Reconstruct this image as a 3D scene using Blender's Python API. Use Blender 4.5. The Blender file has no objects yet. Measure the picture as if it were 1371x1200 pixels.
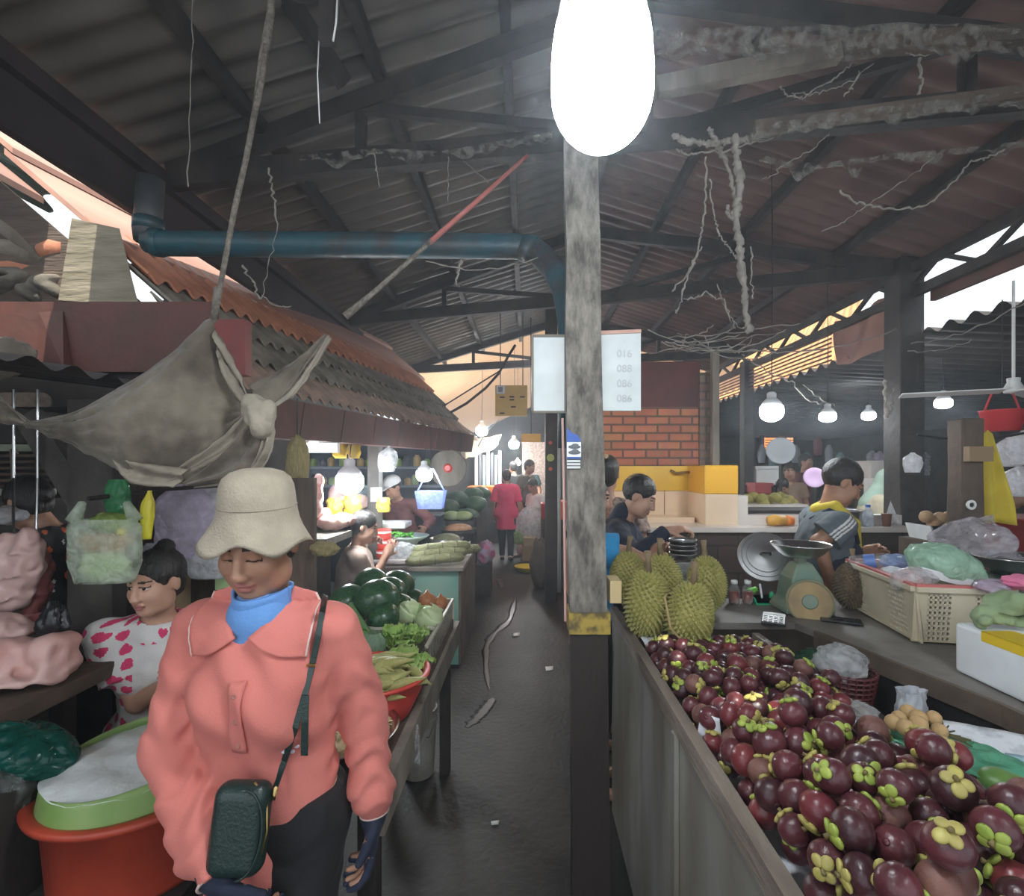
import bpy, math, random
import numpy as np
from mathutils import Vector, Matrix

SC = bpy.context.scene
COL = SC.collection
# ------------------------------------------------------------------ camera
CX, CY, F, H = 705.0, 625.0, 680.0, 1.58      # vanishing point, focal length in px, eye height
cd = bpy.data.cameras.new('camera'); cam = bpy.data.objects.new('camera', cd); COL.objects.link(cam)
cam.location = (0, 0, H); cam.rotation_euler = (math.pi / 2, 0, 0)
cd.sensor_width = 36; cd.sensor_fit = 'HORIZONTAL'; cd.lens = 36 * F / 1371
cd.shift_x = -(CX - 685.5) / 1371; cd.shift_y = (CY - 600) / 1371
cd.clip_start = .02
SC.camera = cam
# ------------------------------------------------------------------ sky, sun, exposure
w = bpy.data.worlds.new('sky'); SC.world = w; w.use_nodes = True
bg = w.node_tree.nodes['Background']; bg.inputs[0].default_value = (.86, .93, 1, 1); bg.inputs[1].default_value = 1.35
SUNDIR = Vector((.10, -.42, .90)).normalized()          # towards the sun
sl = bpy.data.lights.new('sun', 'SUN'); sl.energy = 6.5; sl.angle = .009; sl.color = (1, .93, .80)
so = bpy.data.objects.new('sun', sl); COL.objects.link(so); so.location = (0, -4, 12)
so.rotation_euler = SUNDIR.to_track_quat('Z', 'Y').to_euler()
SC.view_settings.view_transform = 'Standard'; SC.view_settings.look = 'None'
SC.view_settings.gamma = 1; SC.view_settings.exposure = 0.18
BULB = 140.0                                              # radiance of the LED bulbs

def P(px, py, Y): return Vector(((px - CX) / F * Y, Y, H - (py - CY) / F * Y))
def PZ(px, py, z): return P(px, py, (H - z) * F / (py - CY))
V = Vector
rnd = random.Random(7)

# ------------------------------------------------------------------ materials
MATS = {}
def _n(nt, t, **k):
    n = nt.nodes.new(t)
    for a, b in k.items(): setattr(n, a, b)
    return n
def mat(name, c, rough=.6, c2=None, scale=8, bump=0, bscale=None, metal=0, spec=None, detail=4, sub=0, alpha=1, trans=0, emis=None, es=0, coord='Object', stretch=None, lo=.35, hi=.65, sheen=0):
    if name in MATS: return MATS[name]
    m = bpy.data.materials.new(name); m.use_nodes = True; nt = m.node_tree
    b = nt.nodes['Principled BSDF']
    b.inputs['Base Color'].default_value = (*c, 1); b.inputs['Roughness'].default_value = rough; b.inputs['Metallic'].default_value = metal
    if spec is not None: b.inputs['Specular IOR Level'].default_value = spec
    if sub: b.inputs['Subsurface Weight'].default_value = sub; b.inputs['Subsurface Radius'].default_value = (.01, .005, .003)
    if sheen: b.inputs['Sheen Weight'].default_value = sheen
    if alpha < 1: b.inputs['Alpha'].default_value = alpha
    if trans: b.inputs['Transmission Weight'].default_value = trans
    if emis: b.inputs['Emission Color'].default_value = (*emis, 1); b.inputs['Emission Strength'].default_value = es
    if c2 is not None or bump:
        tc = _n(nt, 'ShaderNodeTexCoord'); src = tc.outputs[coord]
        if stretch:
            mp = _n(nt, 'ShaderNodeMapping'); mp.inputs['Scale'].default_value = stretch
            nt.links.new(src, mp.inputs[0]); src = mp.outputs[0]
        if c2 is not None:
            nz = _n(nt, 'ShaderNodeTexNoise'); nz.inputs['Scale'].default_value = scale; nz.inputs['Detail'].default_value = detail
            nt.links.new(src, nz.inputs['Vector'])
            cr = _n(nt, 'ShaderNodeValToRGB'); e = cr.color_ramp.elements
            e[0].position = lo; e[0].color = (*c, 1); e[1].position = hi; e[1].color = (*c2, 1)
            nt.links.new(nz.outputs[0], cr.inputs[0]); nt.links.new(cr.outputs[0], b.inputs['Base Color'])
        if bump:
            nb = _n(nt, 'ShaderNodeTexNoise'); nb.inputs['Scale'].default_value = bscale or scale * 3; nb.inputs['Detail'].default_value = 5
            nt.links.new(src, nb.inputs['Vector'])
            bp = _n(nt, 'ShaderNodeBump'); bp.inputs['Strength'].default_value = bump; bp.inputs['Distance'].default_value = .02
            nt.links.new(nb.outputs[0], bp.inputs['Height']); nt.links.new(bp.outputs[0], b.inputs['Normal'])
    MATS[name] = m
    return m
def film(name, c, op=.45, rough=.18, tl=.4):
    """thin crinkled plastic: part see-through, part milky, shiny"""
    if name in MATS: return MATS[name]
    m = bpy.data.materials.new(name); m.use_nodes = True; nt = m.node_tree; nt.nodes.clear()
    o = _n(nt, 'ShaderNodeOutputMaterial'); tr = _n(nt, 'ShaderNodeBsdfTransparent'); pr = _n(nt, 'ShaderNodeBsdfPrincipled'); tlb = _n(nt, 'ShaderNodeBsdfTranslucent')
    tr.inputs[0].default_value = (*[.5 + .5 * x for x in c], 1)
    pr.inputs['Base Color'].default_value = (*c, 1); pr.inputs['Roughness'].default_value = rough; tlb.inputs[0].default_value = (*c, 1)
    m1 = _n(nt, 'ShaderNodeMixShader'); m1.inputs[0].default_value = tl
    m2 = _n(nt, 'ShaderNodeMixShader')
    tc = _n(nt, 'ShaderNodeTexCoord'); nz = _n(nt, 'ShaderNodeTexNoise'); nz.inputs['Scale'].default_value = 22; nz.inputs['Detail'].default_value = 5
    mr = _n(nt, 'ShaderNodeMapRange'); mr.inputs[1].default_value = .3; mr.inputs[2].default_value = .7; mr.inputs[3].default_value = max(0, op - .2); mr.inputs[4].default_value = min(1, op + .2)
    bp = _n(nt, 'ShaderNodeBump'); bp.inputs['Strength'].default_value = .5; bp.inputs['Distance'].default_value = .03
    L = nt.links.new; vo = _n(nt, 'ShaderNodeTexVoronoi', feature='DISTANCE_TO_EDGE'); vo.inputs['Scale'].default_value = 17; n2 = _n(nt, 'ShaderNodeTexNoise'); n2.inputs['Scale'].default_value = 9
    va = _n(nt, 'ShaderNodeMix', data_type='RGBA', blend_type='ADD'); va.inputs[0].default_value = .25; L(tc.outputs['Object'], n2.inputs['Vector']); L(tc.outputs['Object'], va.inputs[6]); L(n2.outputs['Color'], va.inputs[7]); L(va.outputs[2], vo.inputs['Vector'])
    L(tc.outputs['Object'], nz.inputs['Vector']); L(nz.outputs[0], mr.inputs[0]); L(mr.outputs[0], m2.inputs[0]); L(vo.outputs['Distance'], bp.inputs['Height']); L(bp.outputs[0], pr.inputs['Normal'])
    L(pr.outputs[0], m1.inputs[1]); L(tlb.outputs[0], m1.inputs[2]); L(tr.outputs[0], m2.inputs[1]); L(m1.outputs[0], m2.inputs[2]); L(m2.outputs[0], o.inputs[0])
    MATS[name] = m
    return m
def glow(name, c, s):
    if name in MATS: return MATS[name]
    m = bpy.data.materials.new(name); m.use_nodes = True; nt = m.node_tree; nt.nodes.clear()
    o = _n(nt, 'ShaderNodeOutputMaterial'); e = _n(nt, 'ShaderNodeEmission'); e.inputs[0].default_value = (*c, 1); e.inputs[1].default_value = s
    nt.links.new(e.outputs[0], o.inputs[0]); MATS[name] = m
    return m

# ------------------------------------------------------------------ object helpers
def tag(o, label=None, cat=None, group=None, kind=None):
    if label: o['label'] = label
    if cat: o['category'] = cat
    if group: o['group'] = group
    if kind: o['kind'] = kind
    return o
def thing(name, label, cat, loc=(0, 0, 0), rz=0, group=None):
    o = bpy.data.objects.new(name, None); COL.objects.link(o); o.location = loc; o.rotation_euler = (0, 0, rz); o.empty_display_size = .05
    return tag(o, label, cat, group)
def copy_tree(o, loc=None, rot=None, label=None, parent=None, scale=None):
    c = o.copy(); COL.objects.link(c)
    if parent: c.parent = parent
    if loc is not None: c.location = loc
    if rot is not None: c.rotation_euler = rot
    if scale is not None: c.scale = (scale,) * 3
    if label: c['label'] = label
    for ch in list(o.children): copy_tree(ch, parent=c)
    return c

class MB:
    """collects shapes into one mesh"""
    def __init__(s): s.v = []; s.f = []; s.m = []; s.mi = 0
    def add(s, vs, fs):
        n = len(s.v); s.v += [V(v) for v in vs]
        for f in fs: s.f.append([i + n for i in f]); s.m.append(s.mi)
        return s
    def box(s, lo, hi, M=None, bev=0):
        x0, y0, z0 = lo; x1, y1, z1 = hi
        vs = [V(p) for p in ((x0, y0, z0), (x1, y0, z0), (x1, y1, z0), (x0, y1, z0), (x0, y0, z1), (x1, y0, z1), (x1, y1, z1), (x0, y1, z1))]
        if M is not None: vs = [M @ v for v in vs]
        return s.add(vs, [(3, 2, 1, 0), (4, 5, 6, 7), (0, 1, 5, 4), (1, 2, 6, 5), (2, 3, 7, 6), (3, 0, 4, 7)])
    def bar(s, a, b, w, h, up=(0, 0, 1)):
        a, b = V(a), V(b); d = (b - a).normalized(); up = V(up)
        if abs(d.dot(up)) > .98: up = V((0, 1, 0))
        x = d.cross(up).normalized(); y = x.cross(d).normalized()
        vs = [p + x * (i * w / 2) + y * (j * h / 2) for p in (a, b) for i, j in ((-1, -1), (1, -1), (1, 1), (-1, 1))]
        return s.add(vs, [(0, 1, 2, 3), (7, 6, 5, 4), (0, 4, 5, 1), (1, 5, 6, 2), (2, 6, 7, 3), (3, 7, 4, 0)])
    def tube(s, pts, r, n=8, cap=True):
        pts = [V(p) for p in pts]; m = len(pts)
        rs = r if isinstance(r, (list, tuple)) else [r] * m
        d0 = (pts[1] - pts[0]).normalized(); x = d0.orthogonal().normalized(); vs = []
        for i, p in enumerate(pts):
            d = (pts[min(i + 1, m - 1)] - pts[max(i - 1, 0)])
            if d.length < 1e-9: d = d0
            d.normalize(); x = (x - d * x.dot(d))
            if x.length < 1e-6: x = d.orthogonal()
            x.normalize(); y = d.cross(x)
            vs += [p + (x * math.cos(2 * math.pi * k / n) + y * math.sin(2 * math.pi * k / n)) * rs[i] for k in range(n)]
        fs = [(i * n + k, i * n + (k + 1) % n, (i + 1) * n + (k + 1) % n, (i + 1) * n + k) for i in range(m - 1) for k in range(n)]
        if cap: fs += [tuple(range(n))[::-1], tuple((m - 1) * n + k for k in range(n))]
        return s.add(vs, fs)
    def lathe(s, prof, n=24, c=(0, 0, 0), M=None, wav=None, cap0=True, cap1=True):
        """prof: (radius, z) pairs from low to high"""
        c = V(c); vs = []
        for i, (r, z) in enumerate(prof):
            for k in range(n):
                a = 2 * math.pi * k / n
                rr, zz = (r, z) if wav is None else wav(r, z, a, i)
                p = V((rr * math.cos(a), rr * math.sin(a), zz)); vs.append((M @ p if M is not None else p) + c)
        m = len(prof)
        fs = [(i * n + k, i * n + (k + 1) % n, (i + 1) * n + (k + 1) % n, (i + 1) * n + k) for i in range(m - 1) for k in range(n)]
        if cap0: fs.append(tuple(range(n))[::-1])
        if cap1: fs.append(tuple((m - 1) * n + k for k in range(n)))
        return s.add(vs, fs)
    def ell(s, c, r, nu=16, nv=10, M=None, fn=None):
        if not isinstance(r, (list, tuple)): r = (r, r, r)
        c = V(c); vs = []
        for j in range(1, nv):
            t = math.pi * j / nv
            for k in range(nu):
                a = 2 * math.pi * k / nu; p = V((math.sin(t) * math.cos(a) * r[0], math.sin(t) * math.sin(a) * r[1], -math.cos(t) * r[2]))
                if fn: p = fn(p)
                vs.append((M @ p if M is not None else p) + c)
        for p in (V((0, 0, -r[2])), V((0, 0, r[2]))):
            if fn: p = fn(p)
            vs.append((M @ p if M is not None else p) + c)
        L = (nv - 1) * nu; fs = [(j * nu + k, j * nu + (k + 1) % nu, (j + 1) * nu + (k + 1) % nu, (j + 1) * nu + k) for j in range(nv - 2) for k in range(nu)]
        fs += [(L, (k + 1) % nu, k) for k in range(nu)] + [(L + 1, (nv - 2) * nu + k, (nv - 2) * nu + (k + 1) % nu) for k in range(nu)]
        return s.add(vs, fs)
    def grid(s, fn, nu, nv, thick=0):
        """fn(u,v) -> point, u,v in 0..1; thick gives it a second side"""
        pts = [[V(fn(i / nu, j / nv)) for j in range(nv + 1)] for i in range(nu + 1)]
        vs = [p for r in pts for p in r]; W = nv + 1
        fs = [(i * W + j, (i + 1) * W + j, (i + 1) * W + j + 1, i * W + j + 1) for i in range(nu) for j in range(nv)]
        if thick:
            N = len(vs); nn = []
            for i in range(nu + 1):
                for j in range(nv + 1):
                    a = pts[min(i + 1, nu)][j] - pts[max(i - 1, 0)][j]; b = pts[i][min(j + 1, nv)] - pts[i][max(j - 1, 0)]
                    q = a.cross(b); nn.append(q.normalized() if q.length > 1e-12 else V((0, 0, 1)))
            vs = vs + [v - q * thick for v, q in zip(vs, nn)]
            fs = fs + [tuple(N + k for k in f[::-1]) for f in fs]
            for i in range(nu):
                for j in (0, nv):
                    a, b = i * W + j, (i + 1) * W + j; fs.append((a, a + N, b + N, b) if j == 0 else (b, b + N, a + N, a))
            for j in range(nv):
                for i in (0, nu):
                    a, b = i * W + j, i * W + j + 1; fs.append((b, b + N, a + N, a) if i == 0 else (a, a + N, b + N, b))
        return s.add(vs, fs)
    def prism(s, poly, z0, z1, M=None):
        n = len(poly); vs = [V((x, y, z)) for z in (z0, z1) for x, y in poly]
        if M is not None: vs = [M @ v for v in vs]
        return s.add(vs, [tuple(range(n))[::-1], tuple(range(n, 2 * n))] + [(i, (i + 1) % n, n + (i + 1) % n, n + i) for i in range(n)])
    def loft(s, rings, cap=True):
        n = len(rings[0]); vs = [p for r in rings for p in r]; m = len(rings)
        fs = [(i * n + k, i * n + (k + 1) % n, (i + 1) * n + (k + 1) % n, (i + 1) * n + k) for i in range(m - 1) for k in range(n)]
        if cap: fs += [tuple(range(n))[::-1], tuple((m - 1) * n + k for k in range(n))]
        return s.add(vs, fs)
    def build(s, name, mats, parent=None, smooth=False, origin=None, bev=0, world=True):
        """vertices are world coordinates; with a parent they are moved into its frame"""
        me = bpy.data.meshes.new(name); o = bpy.data.objects.new(name, me); COL.objects.link(o)
        if parent is not None:
            o.parent = parent
            if world:
                M = Matrix.Identity(4); q = parent; ch = []
                while q: ch.append(q); q = q.parent
                for q in reversed(ch): M = M @ Matrix.LocRotScale(q.location, q.rotation_euler, q.scale)
                I = M.inverted(); vs = [I @ v for v in s.v]
            else: vs = s.v
        else:
            if origin is None and s.v:
                xs = [v.x for v in s.v]; ys = [v.y for v in s.v]; origin = V(((min(xs) + max(xs)) / 2, (min(ys) + max(ys)) / 2, min(v.z for v in s.v)))
            o.location = origin; vs = [v - origin for v in s.v]
        me.from_pydata([tuple(v) for v in vs], [], s.f)
        for m in (mats if isinstance(mats, (list, tuple)) else [mats]): me.materials.append(m)
        me.polygons.foreach_set('material_index', s.m)
        if smooth: me.polygons.foreach_set('use_smooth', [True] * len(s.f))
        me.update()
        if bev:
            b = o.modifiers.new('bevel', 'BEVEL'); b.width = bev; b.segments = 2; b.limit_method = 'ANGLE'
        return o
def R(x=0, y=0, z=0): return Matrix.Rotation(math.radians(z), 4, 'Z') @ Matrix.Rotation(math.radians(y), 4, 'Y') @ Matrix.Rotation(math.radians(x), 4, 'X')
def T(*p): return Matrix.Translation(V(p))
def struct(o, kind='structure'): o['kind'] = kind; return o
def noise3(p, f=1.0, seed=0):
    x, y, z = p[0] * f, p[1] * f, p[2] * f
    return (math.sin(1.7 * x + 2.3 * y + seed) + math.sin(2.9 * y - 1.3 * z + 1.7 * seed + 1) + math.sin(2.1 * z + 1.9 * x + 2.2 * seed + 2) + .6 * math.sin(4.7 * x - 3.1 * z + seed * 3)) / 3.6
def sag(a, b, d, n=12, j=0, rr=rnd):
    a, b = V(a), V(b); out = []
    for i in range(n + 1):
        t = i / n; p = a.lerp(b, t); p.z -= d * 4 * t * (1 - t)
        if j and 0 < i < n: p += V((rr.uniform(-j, j), rr.uniform(-j, j), rr.uniform(-j, j)))
        out.append(p)
    return out

# ------------------------------------------------------------------ implicit surfaces for bodies, cloth, meat and bags
def A3(v): return np.array(v[:], dtype=float)
class SD:
    margin = .1
    def __init__(s): s.p = []
    def _b(s, lo, hi, sub):
        return (np.minimum.reduce(lo), np.maximum.reduce(hi), sub)
    def cap(s, a, b, ra, rb=None, k=.02, sub=False, n=None, fl=1, cut0=False, cut1=False):
        a, b = A3(a), A3(b); rb = ra if rb is None else rb; r = max(ra, rb) * max(1, fl) + .01
        ab = b - a; L2 = max(ab @ ab, 1e-12); nn = None if n is None else A3(V(n).normalized()); L = math.sqrt(L2)
        def f(p):
            q = p - a
            if nn is not None:
                dn = q @ nn; dn0 = dn - np.clip(q @ ab / L2, 0, 1) * (ab @ nn)
                q = q + np.outer(dn0 * (1 / fl - 1), nn)
            tt = q @ ab / L2; t = np.clip(tt, 0, 1)
            d = np.linalg.norm(q - np.outer(t, ab), axis=1) - (ra + (rb - ra) * t)
            if cut1: d = np.maximum(d, (tt - 1) * L)
            if cut0: d = np.maximum(d, -tt * L)
            return d
        s.p.append((f, k, sub, np.minimum(a, b) - r, np.maximum(a, b) + r)); return s
    def ell(s, c, r, M=None, k=.02, sub=False):
        c = A3(c); r = np.array([r] * 3 if not isinstance(r, (tuple, list)) else r, float)
        Rm = None if M is None else np.array(M.to_3x3())
        def f(p):
            q = p - c
            if Rm is not None: q = q @ Rm
            k0 = np.linalg.norm(q / r, axis=1); k1 = np.linalg.norm(q / (r * r), axis=1)
            return np.where(k1 < 1e-9, -r.min(), k0 * (k0 - 1) / np.maximum(k1, 1e-9))
        m = r.max() + .01
        s.p.append((f, k, sub, c - m, c + m)); return s
    def rbox(s, c, hs, rad=.01, M=None, k=.01, sub=False):
        c = A3(c); hs = np.array(hs, float) - rad; Rm = None if M is None else np.array(M.to_3x3())
        def f(p):
            q = p - c
            if Rm is not None: q = q @ Rm
            q = np.abs(q) - hs
            return np.linalg.norm(np.maximum(q, 0), axis=1) + np.minimum(q.max(axis=1), 0) - rad
        m = np.linalg.norm(hs) + rad + .01
        s.p.append((f, k, sub, c - m, c + m)); return s
    def fn(s, f, k=0, sub=True):
        s.p.append((f, k, sub, None, None)); return s
    def __call__(s, P_):
        D = np.full(len(P_), 1e3)
        for f, k, sub, lo, hi in s.p:
            if lo is None: idx = slice(None)
            else:
                mg = s.margin + k; idx = np.nonzero(((P_ > lo - mg) & (P_ < hi + mg)).all(1))[0]
                if not len(idx): continue
            q = f(P_[idx]); d = D[idx]
            if sub:
                if k > 0:
                    h = np.clip(.5 - .5 * (d + q) / k, 0, 1); d = d * (1 - h) - q * h + k * h * (1 - h)
                else: d = np.maximum(d, -q)
            else:
                if k > 0:
                    h = np.clip(.5 + .5 * (q - d) / k, 0, 1); d = q * (1 - h) + d * h - k * h * (1 - h)
                else: d = np.minimum(d, q)
            D[idx] = d
        return D
    def bounds(s):
        L = [x for x in s.p if not x[2] and x[3] is not None]
        return np.minimum.reduce([x[3] for x in L]), np.maximum.reduce([x[4] for x in L])
def plane_cut(pt, n):
    """sub-able function: removes the half space the normal points into"""
    pt, n = A3(pt), A3(V(n).normalized())
    return lambda p: -((p - pt) @ n)
def nets(f, lo, hi, h):
    lo = np.asarray(lo, float) - 2 * h; hi = np.asarray(hi, float) + 2 * h; S = 4
    cn = np.ceil((hi - lo) / h / S).astype(int); n = cn * S
    ax = [lo[i] + (np.arange(cn[i]) + .5) * S * h for i in range(3)]
    dc = f(np.stack(np.meshgrid(*ax, indexing='ij'), -1).reshape(-1, 3)).reshape(cn)
    act = np.abs(dc) < S * h * 1.7
    rep = lambda a: a.repeat(S, 0).repeat(S, 1).repeat(S, 2)
    D = np.pad(rep(dc), ((0, 1),) * 3, mode='edge'); Ac = rep(act); M = np.zeros(n + 1, bool)
    for i in (0, 1):
        for j in (0, 1):
            for k in (0, 1): M[i:i + n[0], j:j + n[1], k:k + n[2]] |= Ac
    ii = np.argwhere(M); D[M] = f(lo + ii * h)
    sg = D < 0
    c = np.zeros(n, np.int8); offs = [(i, j, k) for i in (0, 1) for j in (0, 1) for k in (0, 1)]
    for i, j, k in offs: c += sg[i:i + n[0], j:j + n[1], k:k + n[2]]
    mix = (c > 0) & (c < 8); cell = np.argwhere(mix); idx = -np.ones(n, int); idx[mix] = np.arange(len(cell))
    acc = np.zeros((len(cell), 3)); cnt = np.zeros(len(cell))
    for a in offs:
        for d in range(3):
            if a[d]: continue
            b = list(a); b[d] = 1
            d0 = D[tuple((cell + a).T)]; d1 = D[tuple((cell + b).T)]; m = (d0 < 0) != (d1 < 0)
            t = np.where(m, d0 / np.where(m, d0 - d1, 1), 0); q = np.tile(np.array(a, float), (len(cell), 1)); q[:, d] += t
            acc[m] += q[m]; cnt[m] += 1
    v = lo + (cell + acc / np.maximum(cnt, 1)[:, None]) * h
    Q = []
    for d in range(3):
        a1, a2 = (d + 1) % 3, (d + 2) % 3
        s0 = np.take(sg, range(n[d]), d); s1 = np.take(sg, range(1, n[d] + 1), d)
        e = np.argwhere(s0 != s1); e = e[(e[:, a1] > 0) & (e[:, a2] > 0) & (e[:, a1] < n[a1]) & (e[:, a2] < n[a2])]
        if not len(e): continue
        u1 = np.zeros(3, int); u1[a1] = 1; u2 = np.zeros(3, int); u2[a2] = 1
        g = lambda x: idx[tuple(x.T)]
        q = np.stack([g(e - u1 - u2), g(e - u2), g(e), g(e - u1)], 1)
        fl = ~s0[tuple(e.T)]; q[fl] = q[fl][:, ::-1]; Q.append(q)
    return v, (np.concatenate(Q) if Q else np.zeros((0, 4), int))
def sdf_obj(name, f, h, mats, parent=None, matfn=None, lo=None, hi=None, smooth=True, origin=None, relax=0):
    if lo is None: lo, hi = f.bounds()
    if isinstance(f, SD): f.margin = 4 * h * 1.75
    v, q = nets(f, lo, hi, h); q = q[(q >= 0).all(1)]
    for _ in range(relax):
        acc = np.zeros_like(v); cnt = np.zeros(len(v))
        for i in range(4):
            a, b = q[:, i], q[:, (i + 1) % 4]
            np.add.at(acc, a, v[b]); np.add.at(cnt, a, 1); np.add.at(acc, b, v[a]); np.add.at(cnt, b, 1)
        v = v * .5 + .5 * acc / np.maximum(cnt, 1)[:, None]
    me = bpy.data.meshes.new(name); o = bpy.data.objects.new(name, me); COL.objects.link(o)
    cen = v[q].mean(1) if len(q) else np.zeros((0, 3))
    if parent is not None:
        o.parent = parent; M = Matrix.LocRotScale(parent.location, parent.rotation_euler, parent.scale)
        q2 = parent.parent
        while q2: M = Matrix.LocRotScale(q2.location, q2.rotation_euler, q2.scale) @ M; q2 = q2.parent
        I = np.array(M.inverted()); vl = v @ I[:3, :3].T + I[:3, 3]
    else:
        if origin is None: origin = V(((v[:, 0].min() + v[:, 0].max()) / 2, (v[:, 1].min() + v[:, 1].max()) / 2, v[:, 2].min()))
        o.location = origin; vl = v - A3(V(origin))
    nq = len(q)
    me.vertices.add(len(vl)); me.vertices.foreach_set('co', vl.ravel())
    me.loops.add(nq * 4); me.loops.foreach_set('vertex_index', q.ravel().astype(np.int32))
    me.polygons.add(nq); me.polygons.foreach_set('loop_start', np.arange(nq, dtype=np.int32) * 4)
    for m in (mats if isinstance(mats, (list, tuple)) else [mats]): me.materials.append(m)
    if matfn is not None: me.polygons.foreach_set('material_index', matfn(cen).astype(np.int32))
    me.polygons.foreach_set('use_smooth', np.full(nq, smooth)); me.update(calc_edges=True); me.validate()
    return o
def sines(p, f, seed):
    x, y, z = p[:, 0] * f, p[:, 1] * f, p[:, 2] * f
    a = np.sin(1.3 * x + 2.1 * y + seed) + np.sin(1.9 * z - 1.1 * y + 2 * seed + 1)
    return (np.sin(x * 2 + a) + np.sin(z * 2.3 + a * 1.3 + seed) + np.sin(y * 2.7 - a + seed * 1.7)) / 3
# ================================================================== THE SETTING
m_floor = mat('wet_ground', (.011, .0105, .0105), .56, c2=(.036, .032, .029), spec=.35, scale=2.2, bump=.35, bscale=30, detail=8)
m_dark = mat('sooty_wood', (.018, .014, .013), .7, c2=(.045, .036, .032), scale=6, bump=.3)
m_roofL = mat('sooty_sheet', (.075, .066, .057), .55, c2=(.15, .13, .112), scale=1.6, bump=.15, bscale=20, detail=8)
m_roofR = mat('rust_sheet', (.08, .047, .042), .6, c2=(.17, .098, .084), scale=1.8, bump=.15, bscale=20, detail=8)
m_rust = mat('red_oxide', (.125, .042, .033), .6, c2=(.085, .040, .032), scale=5, bump=.25)
m_maroon = mat('maroon_panel', (.12, .028, .03), .6, c2=(.07, .02, .022), scale=3, bump=.2)
m_fibre = mat('fibre_cement', (.30, .26, .21), .8, c2=(.14, .12, .095), scale=7, bump=.5)
m_terra_sun = mat('terracotta', (.62, .25, .14), .75, c2=(.42, .17, .10), scale=6, bump=.3)
m_salmon = mat('salmon_board', (.60, .36, .28), .7, c2=(.42, .24, .19), scale=3, bump=.2, stretch=(1, .2, 1))
m_wood = mat('grey_wood', (.25, .22, .18), .8, c2=(.12, .10, .08), scale=6, bump=.5, stretch=(1, 1, .3))
m_wood2 = mat('brown_plank', (.13, .095, .07), .75, c2=(.065, .048, .038), scale=6, bump=.4)
m_web = mat('dusty_web', (.30, .275, .24), .95, c2=(.2, .18, .16), scale=20)
m_white = mat('white_paint', (.78, .79, .78), .5, c2=(.68, .68, .66), scale=6)
m_metal = mat('steel', (.62, .62, .62), .28, metal=1, c2=(.5, .5, .5), scale=8)
m_black = mat('black_rubber', (.012, .012, .013), .5)

b = MB(); b.box((-6, -4, -.1), (10, 26, 0)); struct(b.build('floor', m_floor))
PER = .15
def corr(Y, a=.016, per=PER): return a * math.sin(2 * math.pi * Y / per)
def corr_roof(name, x0, z0, x1, z1, Y0, Y1, m, nu=10, holes=(), amp=.016, per=PER, thick=.006):
    mb = MB(); nv = int((Y1 - Y0) / per * 8)
    mb.grid(lambda u, v: (x0 + (x1 - x0) * u, Y0 + (Y1 - Y0) * v, z0 + (z1 - z0) * u + corr(Y0 + (Y1 - Y0) * v, amp, per)), nu, nv)
    if holes:
        kept = [f for f in mb.f if all((sum((mb.v[i] for i in f), V()) / 4 - hp).length > hr for hp, hr in holes)]
        mb.f = kept; mb.m = [0] * len(kept)
    o = mb.build(name, m, smooth=True); return o
# sun spots: holes in the sheets where a ray from the lit spot meets the roof
RIDX, RIDZ, EL, ER, EZ = .55, 3.95, -2.0, 3.1, 3.16
def roof_hit(p):
    for (xa, za, xb, zb) in ((EL, EZ, RIDX, RIDZ), (RIDX, RIDZ, ER, EZ)):
        k = (zb - za) / (xb - xa); den = SUNDIR.z - k * SUNDIR.x
        t = (za + k * (p.x - xa) - p.z) / den; q = p + SUNDIR * t
        if xa <= q.x <= xb: return q
holes = []
for px, py, z, r in ((912, 880, 1.0, .035), (1000, 945, 1.02, .04), (960, 930, 1.02, .02), (822, 1126, 0, .03)):
    q = roof_hit(PZ(px, py, z))
    if q: holes.append((q, r))
struct(corr_roof('ceiling_left', EL, EZ, RIDX, RIDZ, -2.5, 8.5, m_roofL, 60, holes))
struct(corr_roof('ceiling_right', RIDX, RIDZ, ER, EZ, -2.5, 8.5, m_roofR, 60, holes))
m_roofF = film('pale_translucent_sheet', (.66, .44, .27), 1.25, .6, .28)
struct(corr_roof('ceiling_far_left', -2.3, 3.06, .5, 4.3, 8.4, 22, m_roofF, 6, amp=.02, per=.3))
struct(corr_roof('ceiling_far_right', .5, 4.3, 4.0, 3.06, 8.4, 22, m_roofF, 6, amp=.02, per=.3))
struct(corr_roof('ceiling_aisle', 3.04, 2.61, 8.6, 2.36, -2, 15, m_dark, 8, amp=.03, per=.2))

# purlins, trusses, eave boards
def top_z(x): return RIDZ - (RIDX - x) * (RIDZ - EZ) / (RIDX - EL) if x < RIDX else RIDZ - (x - RIDX) * (RIDZ - EZ) / (ER - RIDX)
for i, (x, wh) in enumerate((('-1.35', 'lowest on the grey left slope'), ('-.72', 'in the middle of the grey left slope'), ('-.1', 'just left of the ridge'), ('1.15', 'just right of the ridge'), ('1.8', 'in the middle of the reddish right slope'), ('2.5', 'lowest on the reddish right slope'))):
    x = float(x); mb = MB(); z = top_z(x) - .055; mb.bar((x, -2.4, z), (x, 8.45, z), .05, .07)
    tag(mb.build('roof_purlin', m_dark), 'dark timber purlin under the roof sheets, ' + wh, 'roof beam', 'purlins under the main roof')
mb = MB(); mb.bar((RIDX, -2.4, RIDZ - .09), (RIDX, 8.45, RIDZ - .09), .07, .1)
tag(mb.build('ridge_beam', m_dark), 'sooty timber beam along the ridge of the main roof', 'roof beam')
mb = MB(); mb.box((-1.96, -.6, 2.83), (-1.92, 8.4, 3.14)); mb.bar((-1.9, -.6, 3.08), (-1.9, 8.4, 3.08), .05, .08)
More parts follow.
